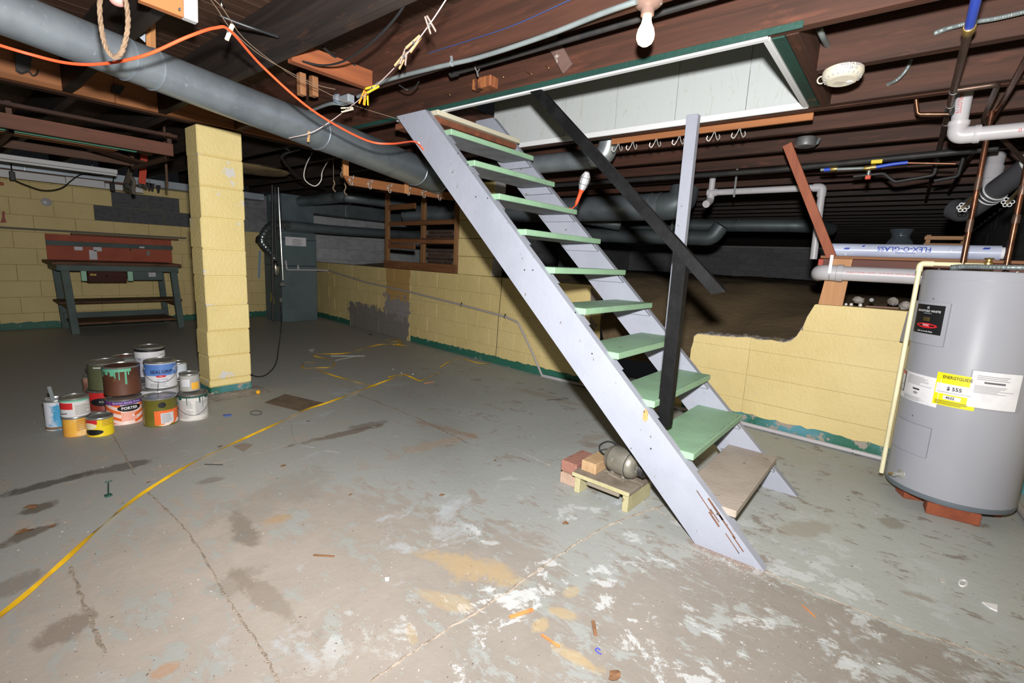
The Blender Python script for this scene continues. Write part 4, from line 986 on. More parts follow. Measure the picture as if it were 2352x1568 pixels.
# round white outlet, red scraper on the yellow wall, chalk line shelf
m = MB(); a = fy(106, 464, 8.449); m.lathe([(.05, 0), (.05, .02), (.03, .03)], a, 18, (0, -1, 0)); tag(obj('wall_outlet', m, PVC), 'round white porcelain outlet on the yellow wall above the bench', 'outlet')
t = thing('red_scraper', 'red scraper hanging on the yellow wall at the far left edge', 'scraper', fy(8, 512, 8.44))
RDP = M('red paint tool', '#8f2a20', rough=.5)
m = MB(); m.prism([fy(px, py, 8.44) for px, py in ((5, 485), (11, 485), (11, 500), (15, 511), (1, 511), (5, 500))], (0, .008, 0)); obj('blade_and_handle', m, RDP, t, smooth=0)
m = MB(); a = fy(3, 422, 8.449); m.lathe([(.02, 0), (.02, .03), (.01, .04)], a, 10, (0, -1, 0)); tag(obj('wall_fitting', m, M('copper red knob', '#a54a2c', rough=.4)), 'small copper red fitting on the yellow wall at the far left edge', 'fitting')
m = MB(); a = V3(fy(-20, 521, 8.44)); b = V3(fy(428, 547, 8.44)); m.bar(a, Vector((b.x, b.y, a.z*.5+b.z*.5)), .015, .025, ch=.002); tag(obj('wall_rail', m, M('grey wall strip', '#6a675c', rough=.8), smooth=0), 'thin grey wooden strip fixed along the yellow wall above the bench', 'rail')
# ================================================================== overhead lumber rack on the left
t = thing('lumber_rack', 'dark hanging wooden rack of boards under the joists at the left of the column', 'rack', (.9, 5.0, 1.8))
RB = wood('old red board', '#6b4436', '#553629', 0, c3='#48382f', lo3=.55, hi3=.7); RB2 = wood('old brown board', '#5d4233', '#46332a', 0)
def xboard(px0, py0, px1, py1, y, hpx, thick, mat, name, parent, x0=None):
    a = V3(fy(px0, py0, y)); b = V3(fy(px1, py1, y)); h = hpx*((b-V3(_C)).dot(V3(_fw)))/F; z = (a.z+b.z)/2
    m = MB(); m.box(a.x, b.x, y, y+thick, z-h/2, z+h/2, .002); return obj(name, m, mat, parent, smooth=0)
xboard(-40, 273, 398, 340, 4.62, 27, .03, RB, 'side_board', t)
xboard(-40, 320, 335, 378, 5.75, 16, .03, RB2, 'side_board', t)
xboard(-40, 222, 408, 317, 4.48, 7, .05, JOIX, 'ledger', t)
for (px, py) in ((395, 330), (30, 275)):
    a = fy(px, py, 4.66); m = MB(); m.box(a[0]-.03, a[0], 4.66, 5.74, 1.80, 1.83, .002); obj('cross_bar', m, RB2, t, smooth=0)
    m = MB(); m.box(a[0]-.03, a[0], 4.66, 4.69, 1.80, 2.0, .002); obj('hanger', m, RB2, t, smooth=0); m = MB(); m.box(a[0]-.03, a[0], 5.70, 5.74, 1.80, 2.0, .002); obj('hanger', m, RB2, t, smooth=0)
def lum(pxa, pya, pxb, pyb, z, w_, h, mat, label):
    a = V3(fz(pxa, pya, z)); b = V3(fz(pxb, pyb, z)); m = MB(); m.bar(a, b, w_, h, ch=.001); return tag(obj('stored_board', m, mat, smooth=0), label, 'board', 'boards lying in the ceiling rack')
GRS = M('teal green strip', '#4f8f7a', rough=.6)
m = MB(); m.box(.2, 1.18, 4.80, 4.84, 1.832, 1.85, .001); tag(obj('stored_board', m, GRS, smooth=0), 'long thin teal green strip lying in the ceiling rack', 'board', 'boards lying in the ceiling rack')
m = MB(); m.box(.2, 1.08, 4.88, 5.02, 1.832, 1.87, .002); tag(obj('stored_board', m, ORW, smooth=0), 'long orange pine board lying in the ceiling rack', 'board', 'boards lying in the ceiling rack')
m = MB(); m.bar((.95, 5.05, 1.85), (1.42, 5.60, 1.85), .12, .02, ch=.002); tag(obj('stored_board', m, RB2, smooth=0), 'brown board lying aslant at the end of the ceiling rack', 'board', 'boards lying in the ceiling rack')
m = MB(); m.bar((1.05, 4.92, 1.90), (1.38, 5.25, 1.90), .05, .03, ch=.002); tag(obj('stored_board', m, wood('pale offcut', '#8d7b66', '#77664f', 0), smooth=0), 'pale wooden offcut on top of the ceiling rack by the column', 'board', 'boards lying in the ceiling rack')
m = MB(); m.bar((1.22, 4.90, 1.91), (1.40, 5.05, 1.93), .06, .02, ch=.002); tag(obj('stored_board', m, M('ragged pale trim', '#98917f', rough=.8), smooth=0), 'short ragged pale trim piece at the right end of the ceiling rack', 'board', 'boards lying in the ceiling rack')
# strip lights, wall trunk duct
FLW = M('white enamel', '#c9cbcd', rough=.4)
t = thing('strip_light', 'long white fluorescent strip light fixture under the ceiling rack', 'light', (.9, 6.9, 1.87))
a = fy(-40, 354, 6.9); b = fy(268, 394, 6.9); m = MB(); m.box(a[0], b[0], 6.86, 6.98, 1.865, 1.91, .004); obj('housing', m, FLW, t, smooth=0)
m = MB(); m.box(a[0], b[0], 6.90, 6.94, 1.845, 1.864, .002); obj('cover', m, FLW, t, smooth=0)
for xx in (.6, 1.3):
    m = MB(); m.tube([(xx, 6.92, 1.91), (xx, 6.92, 2.0)], .004, 6); obj('hanger_wire', m, STL, t)
t = thing('trunk_duct', 'long pale galvanised rectangular duct along the top of the workbench wall', 'duct', (2, 8.3, 1.9))
m = MB(); m.box(-.2, 3.62, 8.12, 8.42, 1.895, 1.99, .003); m2 = MB(); obj('duct_box', m, M('pale duct metal', '#a9b4be', '#98a3ad', rough=.45, metal=.35, scale=4), t, smooth=0)
for xx in (.9, 2.1, 3.3):
    m = MB(); m.box(xx, xx+.02, 8.115, 8.425, 1.89, 1.993, .002); obj('drive_cleat', m, GALB, t, smooth=0)
a = fy(-40, 395, 8.08); b = fy(326, 440, 8.08)
t = thing('white_board_strip', 'long white moulding boards hung below the trunk duct on the workbench wall', 'moulding', (1.3, 8.08, 1.8))
for k, (x0, x1, z0, z1) in enumerate(((.45, 1.25, 1.80, 1.875), (1.255, 1.62, 1.80, 1.88), (1.625, 2.02, 1.79, 1.86))):
    m = MB(); m.box(x0, x1, 8.07, 8.095, z0, z1, .002); obj('moulding_length', m, FLW, t, smooth=0)
m = MB(); m.box(.45, 2.02, 8.06, 8.069, 1.79, 1.806, .001); obj('lower_lip', m, FLW, t, smooth=0)
m = MB(); m.box(.45, 2.02, 8.098, 8.11, 1.86, 1.894, .001); obj('hanging_cleat', m, RB2, t, smooth=0)
# hanging bits under the rack
m = MB(); a = V3(fy(334, 350, 6.2)); b = V3(fy(326, 422, 6.2)); m.bar(a+Vector((0, 0, .06)), b, .06, .006, up=(0, 1, 0)); m.f and None; tag(obj('orange_strap', m, M('orange red strap', '#b23a20', rough=.6)), 'orange red strap hanging from the joist left of the column', 'strap')
m = MB(); q = V3(fy(381, 352, 5.4)); m.bar(Vector((q.x, q.y, 2.233)), V3(fy(384, 430, 5.4)), .012, .02, ch=.002); tag(obj('hanging_stick', m, RB2), 'thin upright wooden stick hanging between the rack and the column', 'stick')
t = thing('bench_hammer', 'dark hammer hung below the joists over the workbench', 'hammer', fy(295, 410, 6.6))
m = MB(); m.bar(V3(fy(307, 371, 6.6))+Vector((0, 0, 1.999-fy(307, 371, 6.6)[2])), V3(fy(289, 425, 6.6)), .05, .03, up=(0, 1, 0), ch=.005); obj('handle', m, wood('dark handle', '#4b4037', '#3a322c', 2), t)
m = MB(); m.bar(V3(fy(285, 424, 6.6)), V3(fy(300, 432, 6.6)), .05, .05, ch=.006); obj('head', m, IRON, t)
m = MB(); q = V3(fy(302, 406, 6.5)); m.tube(smoothpath([fy(px, py, 6.5) for px, py in ((302, 406), (308, 418), (306, 432), (308, 446))], 4), .018, 8); m.tube([q, Vector((q.x-.01, q.y, 2.233))], .004, 6); tag(obj('curved_handle', m, wood('grey handle', '#6d6459', '#5b5349', 2)), 'curved grey wooden handle hanging beside the dark hammer', 'handle')
for k, (px, py) in enumerate(((322, 424), (335, 427), (343, 429), (350, 430), (364, 434))):
    a = V3(fy(px, py, 8.06)); m = MB(); m.prism([a+Vector((-.03, 0, .05)), a+Vector((.03, 0, .05)), a+Vector((.008, 0, -.05)), a+Vector((-.012, 0, -.05))], (0, .006, 0)); tag(obj('metal_tip', m, CHRM, smooth=0), ('shiny metal tip beside the orange strap, leftmost of five', 'shiny metal tip, second of five right of the orange strap', 'shiny metal tip in the middle of the row of five', 'shiny metal tip, fourth of the row of five', 'wide shiny metal tip nearest the column')[k], 'metal tip', 'metal tips on the duct edge')
t = thing('light_cord', 'dark cord with two plugs looped along the white moulding over the bench', 'cord', fy(160, 430, 8.0))
m = MB(); m.tube(smoothpath([fy(px, py, 8.0) for px, py in ((25, 375), (28, 400), (32, 412), (60, 425), (100, 437), (140, 432), (170, 410), (190, 400), (225, 403), (248, 398), (256, 388), (262, 400), (258, 425))], 6), .007, 6); obj('wire', m, BLC, t)
for (px, py) in ((28, 402), (258, 428)):
    a = V3(fy(px, py, 7.99)); m = MB(); m.box(a.x-.025, a.x+.025, a.y-.015, a.y+.015, a.z-.06, a.z+.04, .006); obj('plug', m, BLC, t, smooth=0)
# ================================================================== furnace corner
FUR = M('furnace grey enamel', '#5d6d70', '#556467', rough=.45, scale=3); FUR2 = M('furnace pale metal', '#6f7d83', '#626f75', rough=.4, metal=.4, scale=4)
fx0, fx1, fy0, fy1 = 3.604, 4.19, 7.575, 8.16
t = thing('furnace', 'tall dark grey furnace cabinet with a duct plenum on top in the far corner', 'furnace', ((fx0+fx1)/2, (fy0+fy1)/2, 0))
m = MB(); m.box(fx0, fx1, fy0, fy1, .0, .888, .008); obj('blower_cabinet', m, FUR, t, smooth=0)
m = MB(); m.box(fx0, fx1, fy0+.004, fy1, .893, 1.30, .006); obj('burner_cabinet', m, FUR, t, smooth=0)
m = MB(); m.box(fx0+.01, fx1-.005, fy0+.012, fy1-.02, 1.302, 1.42, .006); obj('collar', m, FUR2, t, smooth=0)
m = MB(); m.box(fx0+.05, fx1-.02, fy0+.04, fy1-.04, 1.422, 1.99, .004); obj('plenum', m, FUR2, t, smooth=0)
for z in (1.325, 1.395):
    m = MB(); m.box(fx0+.004, fx1, fy0+.006, fy0+.012, z, z+.012, .001); obj('seam_strip', m, GALB, t, smooth=0)
a = fy(655, 543, fy0); b = fy(703, 566, fy0); m = MB(); m.box(a[0], b[0], fy0-.003, fy0+.003, b[2], a[2]); lb = obj('paper_label', m, PAP, t, smooth=0)
m = MB()
for k in range(4): m.box(a[0]+.11, a[0]+.11+.16-.03*(k % 2), fy0-.0045, fy0-.003, a[2]-.045-k*.025, a[2]-.035-k*.025)
o = obj('print_lines', m, GPR, lb, smooth=0); o['kind'] = 'stuff'
a = fy(612, 683, fy0+.3); 
m = MB(); m.hexa([(fx0-.004, 7.85, .27), (fx0-.001, 7.85, .27), (fx0-.001, 7.97, .30), (fx0-.004, 7.97, .30), (fx0-.004, 7.86, .44), (fx0-.001, 7.86, .44), (fx0-.001, 7.95, .45), (fx0-.004, 7.95, .45)]); obj('yellow_tag', m, M('yellow tag', '#c9c42c', rough=.6), t, smooth=0)
# silver vent pipes and small lines at the furnace's left
t = thing('vent_pipe', 'shiny ribbed vent pipe bending down the left side of the furnace', 'pipe', fy(610, 560, 7.75))
P = smoothpath([fy(px, py, 7.42) for px, py in ((665, 516), (640, 515), (622, 518), (607, 535), (601, 553), (611, 568), (625, 585), (632, 603), (634, 628))], 8)
rr = [.055+.004*math.sin(i*2.1) for i in range(len(P))]
m = MB(); m.tube(P, rr, 16); obj('flexible_pipe', m, M('dark ribbed aluminium', '#8d999b', '#6f7b7d', rough=.25, metal=.8, scale=6), t)
m = MB(); a = V3(fy(590, 548, 7.42)); m.tube([a, a+Vector((.08, 0, -.02))], .045, 14); obj('branch_stub', m, IRON, t)
fl_t = fl_d = None
for lab_, pts, r, mt in (('thin shiny metal conduit standing in front of the furnace', ((639, 430), (643, 510), (650, 643)), .012, CHRM), ('dark gas pipe running down beside the furnace', ((625, 425), (626, 560), (627, 735)), .016, IRON), ('second dark pipe beside the furnace conduit', ((632, 430), (632, 520), (636, 600)), .01, IRON)):
    m = MB(); m.tube([fy(px, py, 7.22 if 'second' in lab_ else 7.27) for px, py in pts], r, 8); fl_o = tag(obj('furnace_line', m, mt), lab_, 'pipe'); fl_d = fl_o if 'gas' in lab_ else fl_d; fl_t = fl_o if 'thin' in lab_ else fl_t
m = MB(); m.lathe([(.03, -.11), (.045, -.05), (.05, 0), (.04, .09), (.03, .11)], fy(633, 615, 7.27), 14); obj('foil_wrap', m, CHRM, fl_d)
m = MB(); a = fy(647, 652, 7.27); m.box(a[0]-.035, a[0]+.035, 7.24, 7.30, a[2]-.03, a[2]+.03, .006); obj('switch_box', m, STL, fl_t, smooth=0)
m = MB(); pts = [fy(643, 668, 7.26), fy(644, 700, 7.26), fy(646, 728, 7.24), fz(645, 760), fz(640, 800), fz(634, 835), fz(618, 857), fz(600, 866), fz(582, 864), fz(574, 856)]
m.tube([p+Vector((0, 0, .006)) for p in smoothpath(pts, 7)], .0055, 8); pc = tag(obj('power_cord', m, BLC), 'black power cord trailing from the furnace over the floor to the column', 'cord')
m = MB(); a = fy(644, 688, 7.26); m.box(a[0]-.02, a[0]+.02, 7.24, 7.28, a[2]-.035, a[2]+.035, .004); obj('cord_socket', m, STL, pc, smooth=0)
m = MB(); m.hexa([fy(594, 576, 8.43), fy(600, 576, 8.43), fy(600, 576, 8.449), fy(594, 576, 8.449), fy(592, 638, 8.43), fy(597, 640, 8.43), fy(597, 640, 8.449), fy(592, 638, 8.449)][4:]+[fy(594, 576, 8.43), fy(600, 576, 8.43), fy(600, 576, 8.449), fy(594, 576, 8.449)]); tag(obj('leaning_panel', m, M('pale blue panel', '#8fa4b5', rough=.5), smooth=0), 'narrow pale blue panel fixed on the wall left of the furnace', 'panel')
# ducts around the furnace
t = thing('return_duct', 'dull rectangular duct leaving the furnace plenum along the crawl space wall', 'duct', (5, 8.1, 1.7))
m = MB(); m.box(4.175, 9.0, 7.62, 7.95, 1.745, 1.96, .004); obj('duct_box', m, GALD, t, smooth=0)
for xx in (4.75, 6.0, 7.3):
    m = MB(); m.box(xx, xx+.05, 7.614, 7.955, 1.74, 1.965, .003); obj('cleat_band', m, GALV, t, smooth=0)
m = MB(); m.tube([fy(655, 517, 7.5), Vector((4.4, 7.5, 1.50)), Vector((7.2, 7.5, 1.55))], .075, 20); tag(obj('flue_pipe', m, GALD), 'long round flue pipe running level from the furnace into the crawl space', 'duct')
t = thing('branch_duct', 'round branch duct bending off the top of the furnace plenum', 'duct', (4.3, 7.5, 1.85))
m = MB(); m.tube(bend([(3.95, 7.61, 1.90), (3.95, 6.3, 1.92), (5.0, 6.26, 1.92)], .2, 8), .075, 22); obj('duct_run', m, GALD, t)
m = MB(); m.ring((4.6, 6.275, 1.92), .077, .006, (1, -.04, 0), 24, 6); obj('bead', m, GALV, t)
# condensate line: furnace -> low wall -> floor
W0 = .03
def lwp(y, z, off=-.03): return Vector((lwx(y)+off, y, z))
t = thing('condensate_pipe', 'thin white plastic drain line from the furnace along the low yellow wall', 'pipe', lwp(4.4, .6))
pA = [V3(fy(656, 598, fy0-.03)), V3(fy(659, 619, fy0-.03)), V3(fy(752, 621, fy0-.03)), lwp(7.0, .86)]
m = MB(); m.tube(bend([V3(fy(656, 598, fy0-.03)), V3(fy(659, 619, fy0-.03)), V3(fy(730, 620, fy0-.03)), V3(fx(755, 621, 4.38))], .02), .015, 10); obj('pipe_run', m, PVC, t)
m = MB(); m.lathe([(.02, 0), (.022, .02), (.014, .05), (.02, .055), (.02, .065)], V3(fy(685, 618, fy0-.03)), 10); obj('vent_cap', m, PVC, t)
GPV = M('grey pvc line', '#a59f9d', rough=.5)
wpts = [(755, 621), (840, 648), (940, 670), (1060, 700), (1160, 727), (1190, 740), (1220, 803), (1245, 862)]
wp = []
for px, py in wpts:
    q = None; lo, hi = 3.6, 4.6
    for it in range(40):
        x = (lo+hi)/2; p = fx(px, py, x); xx = lwx(min(max(p[1], YE), WL))-.02
        if p[0] < xx: lo = x
        else: hi = x
    wp.append(V3(p))
m = MB(); m.tube(bend(wp, .03), .0115, 10); obj('pipe_run', m, GPV, t)
for k in (3, 4):
    m = MB(); d = (wp[k+1]-wp[k-1]).normalized(); m.ring(wp[k], .014, .004, d, 12, 6); m.bar(wp[k]+Vector((0, 0, .012)), wp[k]+Vector((0, 0, .03)), .012, .004); obj('pipe_clip', m, IRON, t)
fp = [wp[-1]]+[Vector((lwx(y)-.045, y, .018)) for y in (2.2, 1.3, .84, .3, -.04)]
m = MB(); m.tube(bend(fp, .04), .015, 10); obj('pipe_run', m, PVC, t)
m = MB(); m.ring(Vector((lwx(.12)-.045, .12, .018)), .016, .004, (0, 1, 0), 14, 6); obj('coupling', m, STL, t)
# thin wire down the low wall
m = MB(); wv = []
for px, py in ((1153, 632), (1150, 680), (1145, 730), (1141, 790), (1138, 822)):
    lo, hi = 3.6, 4.6
    for it in range(40):
        x = (lo+hi)/2; p = fx(px, py, x)
        if p[0] < lwx(min(max(p[1], YE), WL))-.006: lo = x
        else: hi = x
    wv.append(V3(p))
m.tube(smoothpath(wv, 4), .003, 6); tag(obj('wall_wire', m, BLC), 'thin dark wire hanging down the low yellow wall behind the stairs', 'wire')
# ================================================================== pier on the low wall
t = thing('block_pier', 'short yellow block pier standing on the low wall beside the wooden shelf frame', 'column', (4.1, 3.85, LH))
zz = [LH, 1.165, 1.37, 1.58, 1.79, 1.985]
for a, b in zip(zz, zz[1:]):
    m = MB(); d = random.uniform(-.006, .006); m.box(lwx(3.85)+.005+d, lwx(3.85)+.19, 3.585+d, 4.12, a+.001, b-.002, .006); bo = obj('block', m, [YEL, M('white limewash', '#c3c2c4', '#b3b2b6', rough=.8)], t, smooth=0)
    for p in bo.data.polygons:
        if p.normal.y < -.9: p.material_index = 1
# ================================================================== wooden shelf frame on the low wall
t = thing('shelf_frame', 'open pine shelf frame of uprights and thin shelves standing on the low wall', 'shelf', (4.25, 5.0, LH))
def fr(y, off=.03): return lwx(y)+off
PIN = wood('frame pine y', '#7f5535', '#68442b', 1); PINZ = wood('frame pine z', '#916b48', '#7a5635', 2)
for (y, h, o) in ((5.74, 1.98, 0), (5.06, 1.98, .14), (4.20, 1.98, 0)):
    m = MB(); m.box(fr(y, .03+o)-.02, fr(y, .03+o)+.02, y-.035, y+.035, LH, h, .002); obj('upright', m, PINZ, t, smooth=0)
def rail(y0, y1, z, h, off=0.0, th=.022, name='shelf_rail', mt=None):
    m = MB(); m.bar((fr(y0, .0+off), y0, z), (fr(y1, .0+off), y1, z), th, h, ch=.002); obj(name, m, mt or PIN, t, smooth=0)
rail(5.78, 4.16, LH+.055, .10); rail(5.74, 5.06, 1.78, .07, .03); rail(5.74, 4.2, 1.56, .05, .03); rail(5.74, 4.2, 1.33, .05, .03); rail(5.74, 5.06, 1.26, .06, .03)
for z in (1.585, 1.36):
    m = MB(); m.hexa([(fr(4.2, .05), 4.2, z), (fr(4.2, .17), 4.2, z), (fr(5.74, .17), 5.74, z), (fr(5.74, .05), 5.74, z), (fr(4.2, .05), 4.2, z+.015), (fr(4.2, .17), 4.2, z+.015), (fr(5.74, .17), 5.74, z+.015), (fr(5.74, .05), 5.74, z+.015)]); obj('shelf_board', m, RB2, t, smooth=0)
# ================================================================== coat hook rails
HKM = M('bright hook wire', '#a9a8a4', rough=.3, metal=.3)
def coathook(c, n, up, t, s=1.0, mt=None):
    """double wire hook: n out of the board, up along it"""
    n = n.normalized(); m = MB()
    m.tube(smoothpath([c+up*.012*s, c+n*.018*s+up*.016*s, c+n*.035*s+up*.004*s, c+n*.042*s+up*.022*s], 5), .0028*s, 7)
    m.tube(smoothpath([c-up*.008*s, c+n*.012*s-up*.028*s, c+n*.028*s-up*.03*s, c+n*.03*s-up*.012*s], 5), .0028*s, 7)
    m.lathe([(.008*s, 0), (.006*s, .004*s)], c, 10, n); return obj('hook', m, mt or STL, t)
yb = 3.57
a = fy(790, 412, yb); b = fy(1044, 452, yb); zc = (a[2]+b[2])/2
t = thing('hook_rail', 'orange pine rail with a row of wire coat hooks hung behind the round duct', 'hook rail', (2.4, yb, zc))
m = MB(); m.hexa([(a[0]+.06, yb, a[2]-.035), (b[0], yb, b[2]-.035), (b[0], yb+.025, b[2]-.035), (a[0]+.06, yb+.025, a[2]-.035), (a[0], yb, a[2]+.035), (b[0], yb, b[2]+.035), (b[0], yb+.025, b[2]+.035), (a[0], yb+.025, a[2]+.035)]); obj('rail_board', m, ORW, t, smooth=0)
for px in (795, 932):
    q = fy(px, 400, yb); zt = 1.998
    m = MB(); m.box(q[0]-.02, q[0]+.022, yb-.022 if px > 900 else yb-.005, yb-.002 if px > 900 else yb+.02, zc-.01-(.03 if px > 900 else -.03), zt, .002); obj('hanger_board', m, ORWZ, t, smooth=0)
for px, py in ((803, 413), (846, 422), (891, 431), (934, 437), (970, 443), (1006, 449)):
    q = V3(fy(px, py, yb-.004)); coathook(q, Vector((0, -1, 0)), Vector((0, 0, 1)), t, 1.35, HKM)
t = thing('hook_rail', 'orange pine strip with wire coat hooks fixed below the stair opening', 'hook rail', (3.12, 1.1, 1.98))
a = fx(1405, 324, 3.11); b = fx(1868, 268, 3.11)
m = MB(); m.box(3.103, 3.122, b[1], a[1], 1.962, 1.998, .002); obj('rail_board', m, ORWY, t, smooth=0)
for px, py in ((1422, 330), (1455, 327), (1509, 320), (1562, 313), (1643, 297), (1700, 297)):
    q = V3(fx(px, py, 3.12)); q.z = 1.962; q.x = 3.112; c = q
    m = MB()
    for s_ in (-1, 1): m.tube(smoothpath([c+Vector((0, s_*.003, .0)), c+Vector((-.004, s_*.012, -.028)), c+Vector((-.008, s_*.026, -.05)), c+Vector((-.014, s_*.038, -.04)), c+Vector((-.016, s_*.034, -.022))], 5), .0028, 7)
    obj('hook', m, HKM, t)
# ================================================================== hanging white wire, twigs, fixture box behind the column
m = MB(); m.tube(smoothpath([fz(717, 350, 1.995), fd(701, 385, 4.1), fd(700, 412, 4.1), fd(722, 427, 4.1), fd(737, 415, 4.1), fd(741, 392, 4.1), fz(758, 362, 1.995)], 6), .004, 6); tag(obj('hanging_wire', m, WHC), 'white wire drooping in a loop below the round duct near the furnace', 'wire')
t = thing('switch_fixture', 'small white switch box with a pale cable behind the top of the column', 'switch', fd(570, 321, 4.6))
q = V3(fd(569, 321, 4.6)); m = MB(); m.box(q.x-.035, q.x+.03, q.y-.02, q.y+.02, q.z-.03, q.z+.02, .004); obj('box', m, FLW, t, smooth=0)
m = MB(); m.tube(smoothpath([fd(578, 325, 4.6), fd(600, 327, 4.6), fd(632, 330, 4.7), fd(665, 345, 4.9)], 5), .008, 8); obj('cable', m, FLW, t)
m = MB(); m.tube(smoothpath([fz(690, 342, 1.985), fz(650, 356, 1.93), fz(660, 380, 1.88), fz(700, 415, 1.86), fz(745, 432, 1.93)], 6), .01, 6); tag(obj('cable', m, BLC), 'dark cable sagging below the joists between column and furnace', 'cable')
m = MB(); m.tube([fd(646, 335, 5.0), fd(646, 356, 5.0)], .006, 8); m.lathe([(.014, 0), (.016, .01), (.008, .03)], fd(646, 356, 5.0), 10, (0, 0, -1)); tag(obj('pull_fixture', m, CHRM), 'thin shiny pull rod hanging below the joists near the furnace', 'rod')
for k, (px, py) in enumerate(((766, 428), (792, 436), (784, 397))):
    m = MB(); a = V3(fd(px, py-14, 4.4)); m.tube([a, Vector((a.x, a.y, 1.999))], .0025, 5); m.tube(smoothpath([a, a+Vector((.01, .0, -.03)), a+Vector((.0, .01, -.07)), a+Vector((.02, 0, -.1))], 4), .006, 6); m.f and None; tag(obj('knotted_string', m, TWI), ('knotted string hanging below the hook rail end, longer one', 'knotted string hanging below the hook rail, right one', 'knotted string tied at the hook rail hanger')[k], 'string')
# pale insulation batt between joists
m = MB(); m.sphere((2.35, 5.5, 1.955), .24, 22, 12, (1.5, 1.2, .17), .06); tag(obj('insulation_batt', m, M('tan insulation', '#6d5d40', '#5b4d33', rough=1, scale=6, bump=.6)), 'sagging tan insulation batt between the joists behind the round duct', 'insulation')
# ================================================================== crawl space ducts behind the stairs
t = thing('elbow_duct', 'bright galvanised round duct with an elbow rising beside the stair opening', 'duct', (3.3, 2.3, 1.92))
e1 = V3(fx(1395, 348, 3.3)); m = MB(); m.tube([(3.3, 3.3, 1.928), (3.3, e1.y+.12, 1.925)], .071, 28); obj('duct_run', m, GALV, t)
m = MB(); m.tube(smoothpath([(3.3, e1.y+.12, 1.93), (3.3, e1.y+.06, 1.935), (3.3, e1.y+.012, 1.96), (3.3, e1.y-.01, 2.06), (3.3, e1.y-.01, 2.21)], 5), .072, 28); obj('elbow', m, GALB, t)
for yy in (2.55, 3.1): m = MB(); m.ring((3.3, yy, 1.93), .072, .003, (0, 1, 0), 28, 6); obj('bead', m, GALV, t)
t = thing('crawl_duct', 'large dark round duct running across the crawl space behind the stairs', 'duct', (5.2, 3, 1.8))
m = MB(); m.tube([(5.2, 6.5, 1.80), (5.2, 2.2, 1.80)], .145, 30); obj('duct_run', m, GALV, t)
m = MB(); m.tube(smoothpath([(5.2, 2.2, 1.80), (5.2, 2.06, 1.81), (5.22, 1.98, 1.87), (5.24, 1.97, 1.99)], 5), .146, 26); obj('elbow', m, GALD, t)
for yy in (2.3, 2.2): m = MB(); m.ring((5.2, yy, 1.80), .147, .005, (0, 1, 0), 30, 6); obj('bead', m, GALB, t)
t = thing('crawl_duct', 'long slim dark duct low under the far joists of the crawl space', 'duct', (7.6, 2.5, 1.8))
m = MB(); m.tube(bend([(7.6, 5.0, 1.83), (7.6, 1.15, 1.80), (8.2, .95, 1.80)], .2, 6), .09, 22); obj('duct_run', m, GALD, t)
for yy in (3.05, 2.0): m = MB(); m.ring((7.6, yy, 1.815), .091, .005, (0, 1, 0), 24, 6); obj('bead', m, GALB, t)
t = thing('crawl_duct', 'short dark duct with a down elbow under the slim duct in the crawl space', 'duct', (6.6, 2.2, 1.55))
m = MB(); m.tube(bend([(6.6, 4.6, 1.60), (6.6, 2.05, 1.56), (6.6, 1.95, 1.72)], .12, 8), .10, 22); obj('duct_run', m, GALD, t)
m = MB(); a = V3(fx(1365, 503, 6.0)); m.tube([a+Vector((0, .35, .05)), a, a+Vector((.2, -.3, -.06))], .085, 20); tag(obj('duct_elbow', m, GALD), 'dull round duct elbow seen just behind the far stair stringer', 'duct')
def strap(c, r, t_):
    m = MB(); m.ring(c, r+.004, .004, (0, 1, 0), 24, 5); m.box(c[0]-.004, c[0]+.004, c[1]-.012, c[1]+.012, c[2]+r, 2.233); return obj('hanger_strap', m, STL, t_)
for o_ in list(COL.objects):
    if o_.get('category') == 'duct' and 'slim dark' in o_['label']: strap((7.6, 2.9, 1.815), .09, o_)
    if o_.get('category') == 'duct' and 'down elbow' in o_['label']: strap((6.6, 2.6, 1.569), .10, o_)
    if o_.get('category') == 'duct' and 'dull round duct elbow' in o_['label']: strap((a.x, a.y, a.z), .085, o_)
m = MB(); m.box(7.0, 7.4, 4.3, 4.7, .95, 1.75, .01); tag(obj('crawl_pier', m, GREYD, smooth=0), 'grey block pier standing in the dark crawl space behind the stairs', 'pier')
# brick chimney base seen through the shelf frame
t = thing('chimney_base', 'dark brick chimney base in the crawl space seen through the shelf frame', 'chimney', (6.2, 6.4, .95))
BRK = M('sooty brick', '#5b463c', '#4a3a33', '#6d625c', scale=6, sc3=16, rough=.9, var=.2); m = MB(); m.box(5.905, 6.6, 6.105, 6.9, .9, 1.995); obj('mortar_core', m, MORT, t, smooth=0)
pb = MB(); pb.box(-.1, .1, -.01, .01, 0, .057, .002); first = None
for k in range(16):
    z = .95+k*.065
    for i in range(4):
        x = 5.93+i*.21+(.1 if k % 2 else 0)-.05
        if x+.1 > 6.7: continue
        mb_ = MB(); mb_.box(x-.1+.1, x+.1+.1, 6.088, 6.108, z, z+.057, .002)
        if first is None: first = obj('brick', mb_, BRK, t, smooth=0); fo = (x, 6.098, z)
        else:
            ob = first.copy(); COL.objects.link(ob); ob.location = (x-fo[0], 0, z-fo[2])
    for i in range(4):
        y = 6.12+i*.21+(.1 if k % 2 else 0)-.05
        if y+.2 > 6.95: continue
        if i == 0 and k == 0: mb_ = MB(); mb_.box(5.888, 5.908, y, y+.2, z, z+.057, .002); f2 = obj('brick', mb_, BRK, t, smooth=0); f2o = (y, z)
        else:
            ob = f2.copy(); COL.objects.link(ob); ob.location = (0, y-f2o[0], z-f2o[1])
